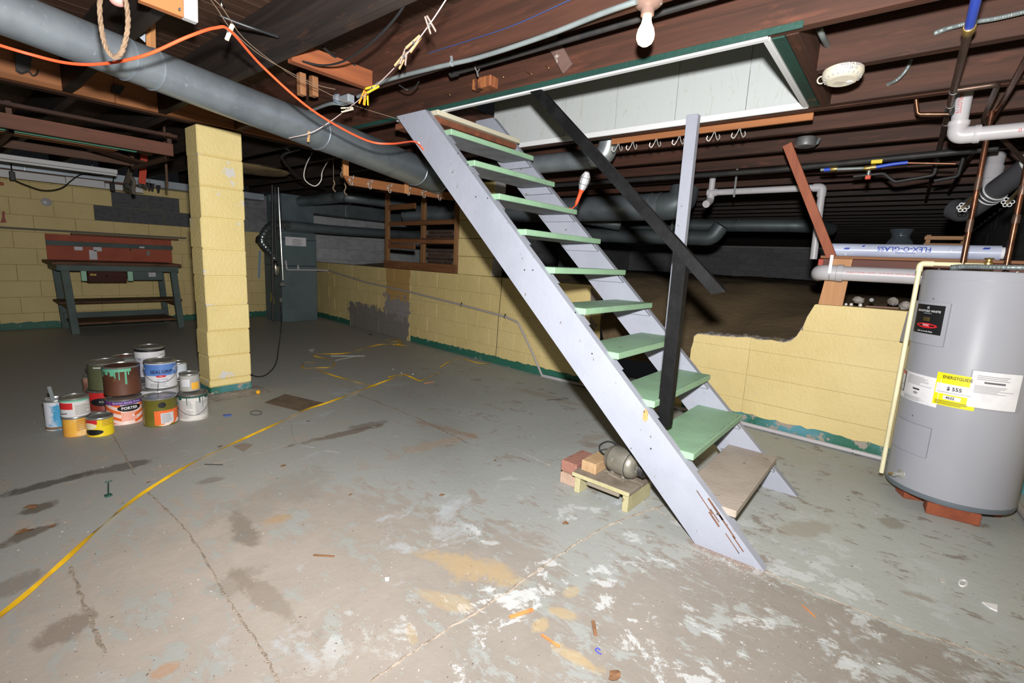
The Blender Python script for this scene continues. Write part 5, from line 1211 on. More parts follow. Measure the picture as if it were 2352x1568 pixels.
# ================================================================== drop light on the stair side
t = thing('drop_light', 'caged work light with an orange handle hooked beside the far stair stringer', 'work light', fx(1335, 440, 2.88))
a = V3(fx(1322, 472, 2.88)); b = V3(fx(1336, 436, 2.88)); c = V3(fx(1349, 394, 2.88)); d = (c-b).normalized()
m = MB(); m.tube([a, a+(b-a)*.25, a+(b-a)*.5, b-(b-a)*.15, b], [.006, .012, .012, .014, .020], 14); obj('handle', m, ORC, t)
m = MB(); L = (c-b).length; m.lathe([(.016, 0), (.023, L*.15), (.029, L*.45), (.027, L*.75), (.018, L*.95), (.004, L)], b, 16, d); obj('bulb_guard', m, M('frosted bulb', '#c5c4ca', rough=.3), t)
m = MB(); u = d.cross(Vector((0, 0, 1))).normalized(); w2 = d.cross(u)
for k in range(6):
    an = k*math.pi/3; e = u*math.cos(an)+w2*math.sin(an); m.tube(smoothpath([b+e*.018, b+d*L*.3+e*.030, b+d*L*.7+e*.031, b+d*L*1.02+e*.008], 4), .0014, 5)
for q in (.3, .65): m.ring(b+d*L*q, .0305, .0014, d, 18, 5)
o = obj('wire_cage', m, STL, t); o['kind'] = 'stuff'
m = MB(); m.tube(smoothpath([a, a+Vector((0, .03, -.02)), V3(fx(1308, 478, 2.86)), V3(fx(1296, 482, 2.845))], 5), .0035, 7); obj('cord', m, ORC, t)
# ================================================================== right ceiling
t = thing('smoke_detector', 'round cream smoke detector with handwriting on its side under the joist', 'smoke detector', fz(1937, 165, 1.99))
q = V3(fz(1937, 160, 1.985)); CRW = M('cream plastic', '#b5afa0', '#aca595', rough=.4, scale=5)
ax = Vector((-.10, -.03, -1)).normalized()
m = MB(); m.lathe([(.066, 0), (.073, .005), (.074, .022), (.068, .034), (.058, .043), (.054, .045)], q, 36, ax); obj('housing', m, CRW, t)
m = MB(); m.lathe([(.052, .045), (.052, .0465), (.002, .0465)], q, 30, ax, cap1=False); fa = obj('face', m, M('detector face', '#c9c2b2', rough=.5), t)
m = MB(); m.lathe([(.012, .0465), (.012, .050), (.003, .051)], q+Vector((.02, -.025, 0)), 14, ax); obj('test_button', m, WTR, t)
m = MB(); e1 = ax.cross(Vector((0, 0, 1))).normalized(); e2 = ax.cross(e1)
for k in range(22):
    an = k*2*math.pi/22; e = e1*math.cos(an)+e2*math.sin(an); 
    p0 = q+ax*.0355+e*.0672; p1 = q+ax*.041+e*.0612; m.bar(p0, p1, .004, .002)
o = obj('vent_slots', m, GPR, t); o['kind'] = 'stuff'
vd = (V3(_C)-q); an0 = math.atan2(vd.dot(e2), vd.dot(e1))
m = MB(); put_text(m, 'VOLTA BATT', .016, lambda x, y: q+ax*(.012-y)+(e1*math.cos(an0-.45-x/.078)+e2*math.sin(an0-.45-x/.078))*.0746, shear=.1); put_text(m, '11-24-10', .015, lambda x, y: q+ax*(.026-y)+(e1*math.cos(an0-.35-x/.078)+e2*math.sin(an0-.35-x/.078))*.0742, shear=.1)
obj('handwriting', m, M('pen ink', '#5a5470', rough=.6), t, smooth=0)
m = MB(); rj = random.Random(3); m.prism([q+ax*.0468+e1*.03+e2*.02, q+ax*.0468-e1*.005+e2*.035, q+ax*.0468-e1*.02+e2*.005, q+ax*.0468+e1*.018-e2*.008], ax*.0005); obj('paper_sticker', m, M('sticker grey', '#b0a99c', rough=.7), t, smooth=0)
m = MB(); p = V3(fz(1886, 184, 1.985)); m.ring(p, .014, .003, (1, .3, .2), 16, 6); obj('tab_ring', m, CRW, t)
t = thing('junction_box', 'round grey metal junction box under the joist right of the hook strip', 'junction box', fz(1852, 322, 1.985))
q = V3(fz(1852, 318, 1.99)); m = MB(); m.lathe([(.055, .005), (.058, 0), (.058, -.045), (.052, -.05), (.002, -.05)], q, 26, cap1=False); obj('box', m, STL, t)
m = MB(); m.tube(smoothpath([fz(1869, 331, 1.96), fz(1877, 328, 1.97), fz(1882, 318, 1.99)], 4), .009, 8); obj('connector', m, EMT, t)
# bx cables
def flexcable(pts, r, label, smoothn=8):
    P = smoothpath(pts, smoothn*3); m = MB(); m.tube(P, [r*(1+.13*math.sin(i*2.2)) for i in range(len(P))], 10); return tag(obj('armored_cable', m, EMT), label, 'cable')
flexcable([fx(2148, 76, 2.512), fx(2175, 66, 2.49), fx(2230, 52, 2.47), fx(2290, 42, 2.46), fx(2375, 22, 2.46)], .0075, 'ribbed armored cable crossing behind the blue pipe at the top right', 14)
flexcable([fx(2092, 138, 2.97), fx(2082, 160, 2.95), fx(2062, 182, 2.95), fx(2040, 194, 3.008)], .007, 'short ribbed armored cable dipping into the joist right of the smoke detector')
m = MB(); m.tube(smoothpath([fx(1882, 66, 2.30), fx(1890, 85, 2.36), fx(1900, 104, 2.512)], 5), .011, 10); tag(obj('armored_cable', m, EMT), 'short smooth grey cable between the joists behind the stair opening corner', 'cable')
# blue pex into copper, along x
def pl_(pts, r, n=14): m = MB(); m.tube(pts, r, n); return m
yp = -.038; zp = 1.955
t = thing('supply_pipe', 'blue plastic water pipe joined to dark copper pipe at the top right', 'pipe', (2.3, yp, zp))
xj = float(fz(2226, 66, zp)[0])
obj('blue_pipe', pl_([(-2.3, yp, zp), (xj-.0, yp, zp)], .0135), BLUP, t)
obj('copper_pipe', pl_([(xj+.001, yp, zp-.001), (6.5, yp+.01, zp-.005)], .0125), COPD, t)
m = MB(); m.lathe([(.0155, -.02), (.018, -.012), (.0185, .012), (.016, .03), (.0145, .035)], (xj, yp, zp), 18, (1, 0, 0)); obj('brass_fitting', m, BRS, t)
for xx in (2.905, 3.12, 3.45): m = MB(); m.ring((xx, yp, zp-.001), .0135, .003, (1, 0, 0), 16, 6); obj('solder_joint', m, STL, t)
# tee branch: right then down to heater riser 1, small left dead-end
A = V3(fz(2190, 213, zp)); B = V3(fz(2292, 204, zp)); 
t = thing('copper_loop', 'dark copper branch pipe looping from the supply pipe down to the water heater', 'pipe', A)
A = Vector((2.90, yp, zp)); B = Vector((2.90, float(fx(2290, 205, 2.90)[1]), zp+.002))
R1t = V3(fx(2272, 290, 3.30)); R1b = V3(fx(2214, 600, 3.30))
obj('branch', pl_(bend([A, B, B+Vector((.45, 0, -.03)), V3(fx(2352, 368, 3.9))], .025), .011, 12), COPD, t)
t = thing('copper_riser', 'copper pipe rising from the water heater top, left of the two', 'pipe', R1b)
x_r = 3.30; yr = -.20; ztop = 1.90
zhe = 1.20
obj('pipe_run', pl_([(x_r, yr, zhe-.03), (x_r, yr+.005, 1.95)], .0115, 12), COP, t)
for z in (1.42, 1.62): m = MB(); m.lathe([(.014, -.03), (.0145, 0), (.014, .03)], (x_r, yr+.003, z), 14); obj('solder_joint', m, COPD, t)
t = thing('copper_riser', 'copper pipe rising from the water heater top, right of the two', 'pipe', (3.3, -.355, zhe))
obj('pipe_run', pl_([(3.3, -.356, zhe-.03), (3.3, -.348, 1.9)], .0115, 12), COP, t)
for z in (1.45, 1.58): m = MB(); m.lathe([(.0145, -.02), (.016, 0), (.0145, .02)], (3.3, -.354, z), 14); obj('solder_joint', m, COPD, t)
# dead end copper to the left
t = thing('copper_stub', 'short copper elbow stub sticking out left of the supply pipe', 'pipe', fz(2140, 260, 1.93))
P = [Vector((3.16, yp, 1.925)), V3(fx(2108, 262, 3.16)), V3(fx(2104, 228, 3.14))]
obj('pipe_run', pl_(bend(P, .012), .0085, 10), COP, t); m = MB(); m.ring((3.16, yp, 1.938), .016, .005, (1, 0, 0), 14, 6); obj('clamp', m, IRON, t)
# second copper along x at the far right
t = thing('supply_pipe', 'tarnished copper pipe slanting under the joists at the right edge', 'pipe', fz(2310, 220, 1.95))
obj('pipe_run', pl_([fz(2372, 108, 1.95), fz(2310, 222, 1.95), fz(2180, 440, 1.95)], .0115, 12), COP, t)
# white drain pipe with printed letters
t = thing('drain_pipe', 'white plastic drain pipe with red lettering turning an elbow at the right edge', 'pipe', fd(2195, 315, 2.3))
E0 = V3(fd(2197, 312, 2.35)); dd = 2.35; rpv = 17*2.35/F
T0 = E0+Vector((0, 0, .24)); H1 = Vector((E0.x, YE+.003, E0.z+.002))
obj('pipe_run', pl_([T0, E0+Vector((0, 0, .05))], rpv*.92, 22), PVC, t); obj('pipe_run', pl_([E0+Vector((0, -.07, 0)), H1], rpv*.92, 22), PVC, t)
obj('elbow', pl_(bend([E0+Vector((0, 0, .065)), E0, E0+Vector((0, -.085, 0))], .055, 8), rpv*1.08, 22), PVC, t)
m = MB(); m.lathe([(rpv*1.1, 0), (rpv*1.16, .004), (rpv*1.16, .024)], E0+Vector((0, -.06, 0)), 24, (0, -1, 0)); obj('socket', m, PVC, t)
m = MB(); m.lathe([(rpv*1.1, 0), (rpv*1.16, .004), (rpv*1.16, .02)], E0+Vector((0, 0, .045)), 24); obj('socket', m, PVC, t)
vc = (V3(_C)-E0); 
def cylx(c, axis, r, side):   # text on a pipe: side = direction facing the viewer
    axis = axis.normalized(); side = (side-axis*side.dot(axis)).normalized(); w_ = side.cross(axis)
    return lambda x, y: c+axis*x+(side*math.cos(y/r)+w_*math.sin(y/r))*r
m = MB(); fn = cylx(E0+Vector((0, -.33, 0)), Vector((0, -1, 0)), rpv*.97, Vector((-1, 0, -.25))); put_text(m, '0 PSI  23\u00b0C  ASTM D-17', .024, lambda x, y: fn(x, y)); obj('lettering', m, REDI, t, smooth=0)
m = MB(); fn2 = cylx(E0+Vector((0, 0, .155)), Vector((0, 0, -1)), rpv*.97, Vector((-1, .35, 0))); put_text(m, 'CHARLOTTE', .026, lambda x, y: fn2(x, y), sx=.8); obj('lettering', m, REDI, t, smooth=0)
# black soil pipe with white collars
t = thing('soil_pipe', 'thick black plastic pipe with white rings slanting at the right edge above the heater', 'pipe', fd(2290, 420, 3.0))
a = V3(fd(2262, 455, 3.1)); b = V3(fd(2378, 372, 2.75)); d = (b-a).normalized()
obj('pipe_run', pl_([a+d*.05, b+d*.3], .062, 26), M('black abs pipe', '#48484c', rough=.3), t)
obj('elbow', pl_(smoothpath([a+d*.07, a, a+Vector((.03, .04, -.06))+V3(_fw)*.06, a+V3(_fw)*.18+Vector((0, .02, -.02))], 6), .068, 24), MATS['black abs pipe'], t)
for k in (.0, .028, .056): m = MB(); m.ring(a+d*(k+.03), .066, .005, d, 30, 7); obj('white_collar', m, WTR, t)
m = MB(); m.ring(a+d*.36, .064, .007, d, 30, 7); obj('white_collar', m, WTR, t)
q0 = V3(fd(2268, 432, 3.2)); q1 = V3(fd(2290, 355, 3.2)); obj('vertical_pipe', pl_([q0, q1], .048, 20), PVC, t)
m = MB(); m.tube([q0+(q1-q0)*.2, q0+(q1-q0)*.62], .056, 20); obj('coupling', m, PVC, t)
# shut-off wheels
for k, (px, py, dp_) in enumerate(((2212, 476, 2.75), (2315, 464, 2.7))):
    q = V3(fd(px, py, dp_)); t = thing('valve_wheel', ('white six lobed valve wheel left of the left copper riser', 'white six lobed valve wheel between the copper risers')[k], 'valve', q); n = (V3(_C)-q).normalized(); u = n.cross(Vector((0, 0, 1))).normalized(); w2 = n.cross(u)
    for j in range(6):
        an = j*math.pi/3; m = MB(); m.ring(q+(u*math.cos(an)+w2*math.sin(an))*.018, .0085, .0028, n, 14, 6); obj('lobe', m, WTR, t)
    m = MB(); m.lathe([(.009, -.03), (.009, .003), (.004, .006)], q, 12, n); obj('stem', m, BRS, t)
    m = MB(); tgt = Vector((3.3, -.198, q.z)) if k == 0 else Vector((3.3, -.352, q.z)); m.tube([q-n*.02, tgt], .008, 10); obj('valve_body', m, BRS, t)
# pex valve line under the far joists
t = thing('pex_line', 'thin water line with brass fittings and a short blue section under the far joists', 'pipe', fx(1990, 390, 4.0))
xx = 4.02
xxb = 4.47
def X4(px, py): return V3(fx(px, py, xx))
obj('grey_section', pl_([X4(1885, 390), X4(2010, 385)], .011, 10), EMT, t); obj('blue_section', pl_(smoothpath([X4(2010, 384), X4(2050, 377), X4(2085, 373)], 4), .011, 10), BLUP, t)
obj('copper_section', pl_([X4(2085, 374), X4(2195, 376)], .008, 10), COP, t); obj('blue_sleeve', pl_([X4(1893, 390), X4(1908, 389)], .013, 10), BLUP, t)
for px, py in ((1915, 388), (1992, 386), (2004, 384)): m = MB(); q = X4(px, py); m.lathe([(.014, -.02), (.017, 0), (.014, .02)], q, 12, (0, 1, 0)); obj('brass_fitting', m, BRS, t)
q = X4(1996, 392); m = MB(); m.lathe([(.012, 0), (.012, .03)], q, 10, (0, 0, -1)); obj('valve_body', m, STL, t); m = MB(); m.box(q.x-.012, q.x+.012, q.y-.015, q.y+.015, q.z-.055, q.z-.03, .003); obj('red_lever', m, M('red lever', '#c0482a', rough=.5), t)
# long black pipe under joists
t = thing('gas_pipe', 'long black iron pipe running under the joists behind the stair opening', 'pipe', (4.1, 1, 1.93))
a = V3(fz(1240, 425, 1.92)); pts = [fz(1230, 428, 1.925), fz(1500, 412, 1.925), fz(1750, 398, 1.925), fz(2000, 355, 1.925), fz(2200, 318, 1.925), fz(2380, 285, 1.925)]
pts = [(4.24, 3.2, 1.925), (4.24, .9, 1.925), (4.04, -.3, 1.925)]
obj('pipe_run', pl_(pts, .021, 14), IRON, t); m = MB(); q = V3(fx(2014, 372, 4.05)); m.box(q.x-.02, q.x-.005, q.y-.03, q.y+.03, q.z-.012, q.z+.012, .002); obj('yellow_tag', m, M('yellow label', '#d9c32a', rough=.5), t, smooth=0)
m = MB(); m.tube(bend([fx(1960, 405, xxb), fx(2030, 398, xxb), fx(2055, 418, xxb), fx(2145, 402, xxb), Vector((xxb, float(fx(2150, 392, xxb)[1]), 1.999))], .02), .012, 10); tag(obj('black_branch_pipe', m, IRON), 'black pipe with a dog leg below the thin water line under the far joists', 'pipe')
m = MB(); m.tube(bend([fx(2145, 415, 4.47), fx(2200, 405, 4.47), Vector((4.47, float(fx(2208, 392, 4.47)[1]), 1.999))], .02), .012, 10); tag(obj('black_branch_pipe', m, IRON), 'short black pipe elbow right of the dog leg pipe', 'pipe')
# small white pvc drain in the crawl space
t = thing('drain_pipe', 'slim white plastic drain pipe with two elbows hung under the crawl space joists', 'pipe', (4.5, .9, 1.82))
xx2 = 4.5
def X5(px, py): return V3(fx(px, py, xx2))
hz = (X5(1650, 438).z+X5(1870, 435).z)/2; yl = X5(1634, 437).y; yr_ = X5(1888, 437).y
rs = .026
obj('pipe_run', pl_([(xx2, yl, hz), (xx2, yr_+.03, hz)], rs, 16), PVC, t)
obj('pipe_run', pl_(bend([(xx2, yr_+.035, hz), (xx2, yr_, hz), (xx2, yr_-.012, 1.27)], .05, 6), rs, 16), PVC, t)
m = MB(); m.tube(bend([(xx2, yr_+.06, hz), (xx2, yr_, hz), (xx2, yr_, hz-.07)], .05, 6), rs*1.22, 16); obj('elbow', m, PVC, t)
m = MB(); m.tube([(xx2, yl, hz+.16), (xx2, yl, hz-.06)], rs, 16); obj('riser', m, PVC, t)
m = MB(); m.tube(bend([(xx2, yl, hz+.0), (xx2, yl, hz-.07), (xx2-.10, yl, hz-.11)], .04, 6), rs*1.22, 16); obj('elbow', m, PVC, t)
m = MB(); m.tube([(xx2, yl+.03, hz), (xx2, yl-.05, hz)], rs*1.22, 16); obj('tee', m, PVC, t)
m = MB(); put_text(m, 'CHARLOTTE PIPE', .03, (lambda fn: lambda x, y: fn(x, y))(cylx(Vector((xx2, X5(1695, 437).y, hz)), Vector((0, -1, 0)), rs*1.06, Vector((-1, 0, -.1))))); obj('lettering', m, GPR, t, smooth=0)
q = X5(1690, 437); m = MB(); m.box(q.x-.032, q.x-.029, q.y-.008, q.y+.008, q.z-.06, 2.0, .0); obj('hanger_strap', m, STL, t, smooth=0)
# diagonal brace
m = MB(); m.bar(V3(fz(1808, 331, 1.975)), V3(fx(1910, 590, 3.785)), .02, .055, up=(0, 1, 0), ch=.002); tag(obj('diagonal_brace', m, wood('red brown brace', '#8f5138', '#7d442f', 2), smooth=0), 'reddish brown diagonal board from the joist down to the wooden lintel', 'brace')
# lintel, its post and support on the broken wall
t = thing('lintel_shelf', 'dark red wooden shelf on a short pine post atop the low wall', 'shelf', (3.9, .2, LH))
LT = wood('dark red lintel', '#6b4238', '#54342c', 1)
m = MB(); m.box(3.80, 4.30, -.50, .47, 1.258, 1.276, .002); obj('shelf_board', m, wood('shelf edge wood', '#855a3c', '#6b462f', 1), t, smooth=0)
m = MB(); m.box(3.845, 3.875, -.50, .455, 1.15, 1.257, .002); obj('apron_board', m, LT, t, smooth=0)
pa = fx(1880, 694, 3.80); pb_ = fx(1936, 694, 3.80)
m = MB(); m.hexa([(3.80, pb_[1], LH), (3.842, pb_[1], LH), (3.842, pa[1], LH), (3.80, pa[1], LH), (3.80, pb_[1]-.015, 1.257), (3.842, pb_[1]-.015, 1.257), (3.842, pa[1]-.03, 1.257), (3.80, pa[1]-.03, 1.257)]); obj('post', m, wood('pale pine post', '#b3845c', '#a0734d', 2), t, smooth=0)
m = MB(); m.box(4.2, 4.26, -.45, -.39, .85, 1.257); m.box(4.2, 4.26, .38, .44, .85, 1.257); 
m1 = MB(); m1.box(4.2, 4.26, -.45, -.39, .85, 1.257); obj('rear_post', m1, RB2, t, smooth=0); m1 = MB(); m1.box(4.2, 4.26, .38, .44, .85, 1.257); obj('rear_post', m1, RB2, t, smooth=0)
q = fx(1866, 598, 3.86); m = MB(); m.box(3.85, 3.89, .452, .485, 1.19, 1.255, .003); obj('red_block', m, M('red painted block', '#a03a2a', rough=.6), t, smooth=0)
# big white drain in front of it
t = thing('drain_pipe', 'thick white plastic drain pipe strapped level in front of the short pine post', 'pipe', (3.72, .2, 1.12))
r3 = .0455; x3 = 3.735; z3 = 1.165
obj('pipe_run', pl_([(x3, .365, z3), (x3, -.25, z3)], r3, 26), PVC, t)
m = MB(); m.tube(bend([(x3, .33, z3), (x3, .45, z3), (x3+.14, .47, z3-.01)], .075, 8), r3*1.1, 24); obj('elbow', m, PVC, t)
m = MB(); m.lathe([(r3*1.1, 0), (r3*1.18, .003), (r3*1.18, .035)], (x3, .36, z3), 26, (0, -1, 0)); obj('socket', m, PVC, t)
m = MB(); fn = cylx(Vector((x3, .12, z3)), Vector((0, -1, 0)), r3*1.03, Vector((-1, 0, .15))); put_text(m, 'CHARLOTTE PIPE  4 IN PVC 1120 PR 200 PSI  ASTM D-1785 NSF-DWV', .017, fn, sx=.72); obj('lettering', m, REDI, t, smooth=0)
q = fx(1905, 628, x3-.046); m = MB(); m.ring((x3, q[1], z3), r3+.002, .0035, (0, 1, 0), 26, 6); m.box(x3-.052, x3-.049, q[1]-.008, q[1]+.008, z3, 1.275, .0); obj('hanger_strap', m, STL, t)
# ================================================================== things on the lintel shelf
t = thing('film_roll', 'long roll of plastic film in a white blue printed wrapper lying on the shelf', 'roll', (3.92, 0, 1.276))
ra = .043; xa = 3.92; y0 = float(fx(1905, 578, xa)[1]); y1 = float(fx(2297, 585, xa)[1])
m = MB(); m.tube([(xa, y0, 1.276+ra), (xa, y1, 1.276+ra)], ra, 28); obj('wrapper', m, M('white film wrapper', '#b3bbd0', '#a5adc4', '#c9cfde', scale=7, sc3=14, rough=.3), t)
BI = M('blue print', '#3346a0', rough=.4)
m = MB(); m.tube([(xa, y0+.012, 1.276+ra), (xa, y0, 1.276+ra)], ra*.93, 24); m.ring((xa, y0, 1.276+ra), ra*.82, .006, (0, 1, 0), 24, 6); obj('rolled_end', m, PAP, t)
m = MB(); m.tube([(xa, y1-.015, 1.276+ra), (xa, y1, 1.276+ra)], ra*.8, 24); obj('core_tube', m, PAP, t)
fnr = cylx(Vector((xa, 0, 1.276+ra)), Vector((0, -1, 0)), ra*1.075, Vector((-1, 0, .1)))
yc = float(fx(2075, 575, xa-ra)[1])
m = MB(); put_text(m, 'FLEX-O-GLASS', .043, lambda x, y: fnr(-x-yc, -y+.008), bold=.0006, sx=.95); put_text(m, 'Genuine Original', .014, lambda x, y: fnr(-x-yc+.01, -y-.018)); obj('lettering', m, BI, t, smooth=0)
rr_ = random.Random(5)
for k in range(9):
    yy = y0-.06-(y0-y1-.1)*rr_.random(); v = rr_.uniform(-.03, .03); w_ = rr_.uniform(.01, .03)
    if abs(-yy+yc) < .19 and abs(v) < .035: continue
    m = MB(); m.grid(lambda a, b: fnr(-yy+w_*a+b*.008, v+.012*b), 4, 1); obj('print_mark', m, BI, t, smooth=0)
t = thing('lamp_chimney', 'dark glass oil lamp shade standing behind the film roll', 'lamp shade', (4.12, .07, 1.276))
q = fx(2066, 560, 4.12); GLS = NT('dark smoked glass'); GLS.setp(.08, 0, .6); GLS.b.inputs['Base Color'].default_value = S('#3a4148'); GLS.b.inputs['Transmission Weight'].default_value = .35
hs = float(fx(2066, 527, 4.12)[2])-1.276
pr_ = [(.045, 0), (.075, hs*.18), (.088, hs*.4), (.07, hs*.58), (.05, hs*.72), (.05, hs*.82), (.062, hs*.95), (.066, hs)]
m = MB(); m.lathe(pr_+[(r-.003, h) for r, h in pr_[::-1]], (4.12, q[1], 1.276), 32, cap0=False, cap1=False); obj('glass_shade', m, GLS.m, t)
t = thing('wooden_crate', 'small pale slatted wooden crate behind the right end of the film roll', 'crate', (4.2, -.25, 1.276))
ya = float(fx(2130, 560, 4.15)[1]); yb2 = float(fx(2215, 560, 4.15)[1]); zt = float(fx(2170, 547, 4.15)[2])
CRT = wood('crate slat', '#7d5c3c', '#65492f', 1)
for yy in (ya, yb2): m = MB(); m.box(4.13, 4.16, yy-.012, yy+.012, 1.276, zt+.02, .002); obj('corner_post', m, CRT, t, smooth=0); m = MB(); m.box(4.27, 4.29, yy-.012, yy+.012, 1.276, zt+.02, .002); obj('corner_post', m, CRT, t, smooth=0)
for z in (zt, zt-.045, zt-.09): m = MB(); m.box(4.12, 4.13, yb2-.02, ya+.02, z-.012, z+.012, .002); obj('slat', m, CRT, t, smooth=0)
# things on top of the low wall
RK = M('pale rock', '#a9a29b', '#938b83', '#bdb7b0', scale=14, sc3=30, rough=.95, bump=.8)
for k, (px, py, r, sq) in enumerate(((1970, 694, .028, (1, 1.5, .9)), (2051, 697, .030, (1, 1.2, 1.1)), (2078, 708, .030, (1, 1.2, .9)))):
    q = V3(fz(px, py, LH)); random.seed(k+20); m = MB(); m.sphere((q.x+.05, q.y, LH+r*.55), r, 9, 6, sq, .16); tag(obj('rock', m, RK, smooth=0), ('low pale rock on the wall top nearest the short pine post', 'crumbly pale rock standing on the middle of the wall top', 'pale rock on the wall top next to the water heater')[k], 'rock', 'rocks on the low wall')
for k, (px, py) in enumerate(((1930, 701), (1942, 702), (1954, 703), (1975, 705))):
    q = V3(fz(px, py, LH)); m = MB(); r = (.009, .009, .0105, .0115)[k]; m.sphere((q.x+.02, q.y, LH+r), r, 14, 10); tag(obj('white_ball', m, M('white glass ball', '#c9c4c4', rough=.2)), ('small white ball on the wall top closest to the post', 'small white ball, second from the post on the wall top', 'small white ball, third from the post on the wall top', 'larger white ball on the wall top in front of the low rock')[k], 'ball', 'white balls on the low wall')
q = V3(fz(2000, 694, LH)); n = (V3(_C)-q).normalized(); m = MB(); m.ring(Vector((q.x+.06, q.y, LH+.017)), .011, .004, n, 18, 8); m.lathe([(.006, 0), (.002, .002)], Vector((q.x+.062, q.y, LH+.017)), 10, n); tag(obj('plastic_ring', m, WTR), 'small white plastic ring standing between the rocks on the wall top', 'ring')
m = MB(); a = V3(fz(1988, 706, LH)); b = V3(fz(2062, 710, LH)); m.bar(a+Vector((.012, 0, .007)), b+Vector((.012, 0, .007)), .018, .012, ch=.002); tag(obj('wood_scrap', m, wood('scrap strip', '#8a6f60', '#7a6052', 1), smooth=0), 'thin wooden strip lying along the edge of the wall top', 'wood scrap')
# ================================================================== water heater
HC = Vector((3.315, -.313, 0)); HR = .258; HB = .062; HT = 1.20
HE = M('heater grey enamel', '#94969e', '#90929b', rough=.36, scale=2, spec=.14)
t = thing('water_heater', 'grey electric water heater tank with labels standing on bricks', 'water heater', (HC.x, HC.y, HB))
m = MB(); m.lathe([(HR-.012, HB), (HR-.002, HB+.004), (HR+.003, HB+.02), (HR+.003, HB+.028), (HR, HB+.03)], HC, 64, cap1=False); obj('base_ring', m, M('heater base ring', '#6d7780', rough=.4, metal=.3), t)
m = MB(); m.lathe([(HR, HB+.03), (HR, HT-.012), (HR-.004, HT-.003), (HR-.012, HT)], HC, 64, cap0=False); obj('tank_body', m, HE, t)
m = MB(); m.lathe([(HR+.002, HT-.045), (HR+.002, HT-.043)], HC, 64, cap0=False, cap1=False); obj('top_seam', m, HE, t)
def hcyl(px, py):          # pixel -> angle and height on the tank
    d = ray(px, py); o = _C; a = d[0]**2+d[1]**2; b = 2*((o[0]-HC.x)*d[0]+(o[1]-HC.y)*d[1]); c = (o[0]-HC.x)**2+(o[1]-HC.y)**2-HR**2
    D_ = max(0, b*b-4*a*c); s_ = (-b-math.sqrt(D_))/(2*a); p = o+d*s_; return math.atan2(p[1]-HC.y, p[0]-HC.x), float(p[2])
def un(a): return a if a > 0 else a+2*math.pi
def hquad(name, x0, y0, x1, y1, mat, eps=.0015, parent=None, nu=12, th=0):
    """label wrapped on the tank between two pixel corners (top left, bottom right)"""
    a0, z1 = hcyl(x0, y0); a1, z0 = hcyl(x1, y1); a0, a1 = un(a0), un(a1); rr = HR+eps
    P = lambda u, v, r_=rr: Vector((HC.x+math.cos(a0+(a1-a0)*u)*r_, HC.y+math.sin(a0+(a1-a0)*u)*r_, z0+(z1-z0)*v))
    m = MB(); m.grid(lambda u, v: P(u, v), nu, 1)
    if th:
        n = nu+1; m.grid(lambda u, v: P(u, 0, HR+(eps)*v), nu, 1); m.grid(lambda u, v: P(u, 1, HR+eps*(1-v)), nu, 1); m.grid(lambda u, v: P(0, v, HR+eps*u), 1, 1); m.grid(lambda u, v: P(1, v, HR+eps*(1-u)), 1, 1)
    return obj(name, m, mat, parent or t, smooth=30), P, (a0, a1, z0, z1)
def htext(s, P, info, u, v, size, mat, parent, eps=.003, **k):
    a0, a1, z0, z1 = info; w_ = abs(a1-a0)*HR; sg = 1 if a1 > a0 else -1
    m = MB(); put_text(m, s, size, lambda x, y: Vector((HC.x+math.cos(a0+(a1-a0)*u+sg*x/HR)*(HR+eps), HC.y+math.sin(a0+(a1-a0)*u+sg*x/HR)*(HR+eps), z0+(z1-z0)*v+y)), **k); return obj('lettering', m, mat, parent, smooth=0)
def hlines(P, u0, u1, v0, v1, n, mat, parent, info, eps=.003, seed=1):
    a0, a1, z0, z1 = info; rd = random.Random(seed); m = MB()
    for i in range(n):
        v = v1-(v1-v0)*(i+.5)/n; ue = u0+(u1-u0)*rd.uniform(.55, 1); dv = (v1-v0)/n*.2
        m.grid(lambda a, b: P(u0+(ue-u0)*a, v-dv+2*dv*b, HR+eps), 6, 1)
    o = obj('fine_print', m, mat, parent, smooth=0); o['kind'] = 'stuff'
pnl, P, I = hquad('access_panel', 2112, 690, 2168, 797, HE, .012, th=1)
bl, P, I = hquad('brand_label', 2117, 697, 2164, 771, INK, .0135, pnl)
htext('BRADFORD WHITE', P, I, .5, .78, .0145, WTR, pnl, .0145, bold=.0003); htext('CORPORATION', P, I, .5, .70, .006, WTR, pnl, .0145); htext('Built to be the Best', P, I, .5, .08, .0105, WTR, pnl, .0145, bold=.0002)
a0, a1, z0, z1 = I; m = MB(); ov = [(0, 0)]+[(math.cos(i*math.pi/10), math.sin(i*math.pi/10)) for i in range(20)]
m.add([P(.52+.36*x, .28+.085*y, HR+.0145) for x, y in ov], [(0, 1+i, 1+(i+1) % 20) for i in range(20)]); obj('red_oval', m, M('label red', '#c4242c', rough=.4), pnl)
htext('PHCC', P, I, .52, .295, .0125, WTR, pnl, .0155, bold=.0004)
m = MB()
for j in range(4): m.grid(lambda a, b: P(.38+.24*a, .44+j*.035+.022*b, HR+.0146), 4, 1)
obj('emblem', m, BRS, pnl, smooth=0); m = MB(); m.grid(lambda a, b: P(.46+.08*a, .86+.08*b, HR+.0146), 2, 1); obj('emblem', m, GPR, pnl, smooth=0)
pn2, P, I = hquad('access_panel', 2066, 955, 2128, 1052, HE, .010, th=1)
wl_, P, I = hquad('rating_label', 2073, 843, 2150, 936, PAP, .0012)
m = MB(); m.grid(lambda a, b: P(.02+.28*a, .22+.74*b, HR+.002), 6, 1); obj('warning_border', m, INK, wl_, smooth=0); m = MB(); m.grid(lambda a, b: P(.05+.22*a, .25+.60*b, HR+.0026), 6, 1); obj('warning_panel', m, PAP, wl_, smooth=0)
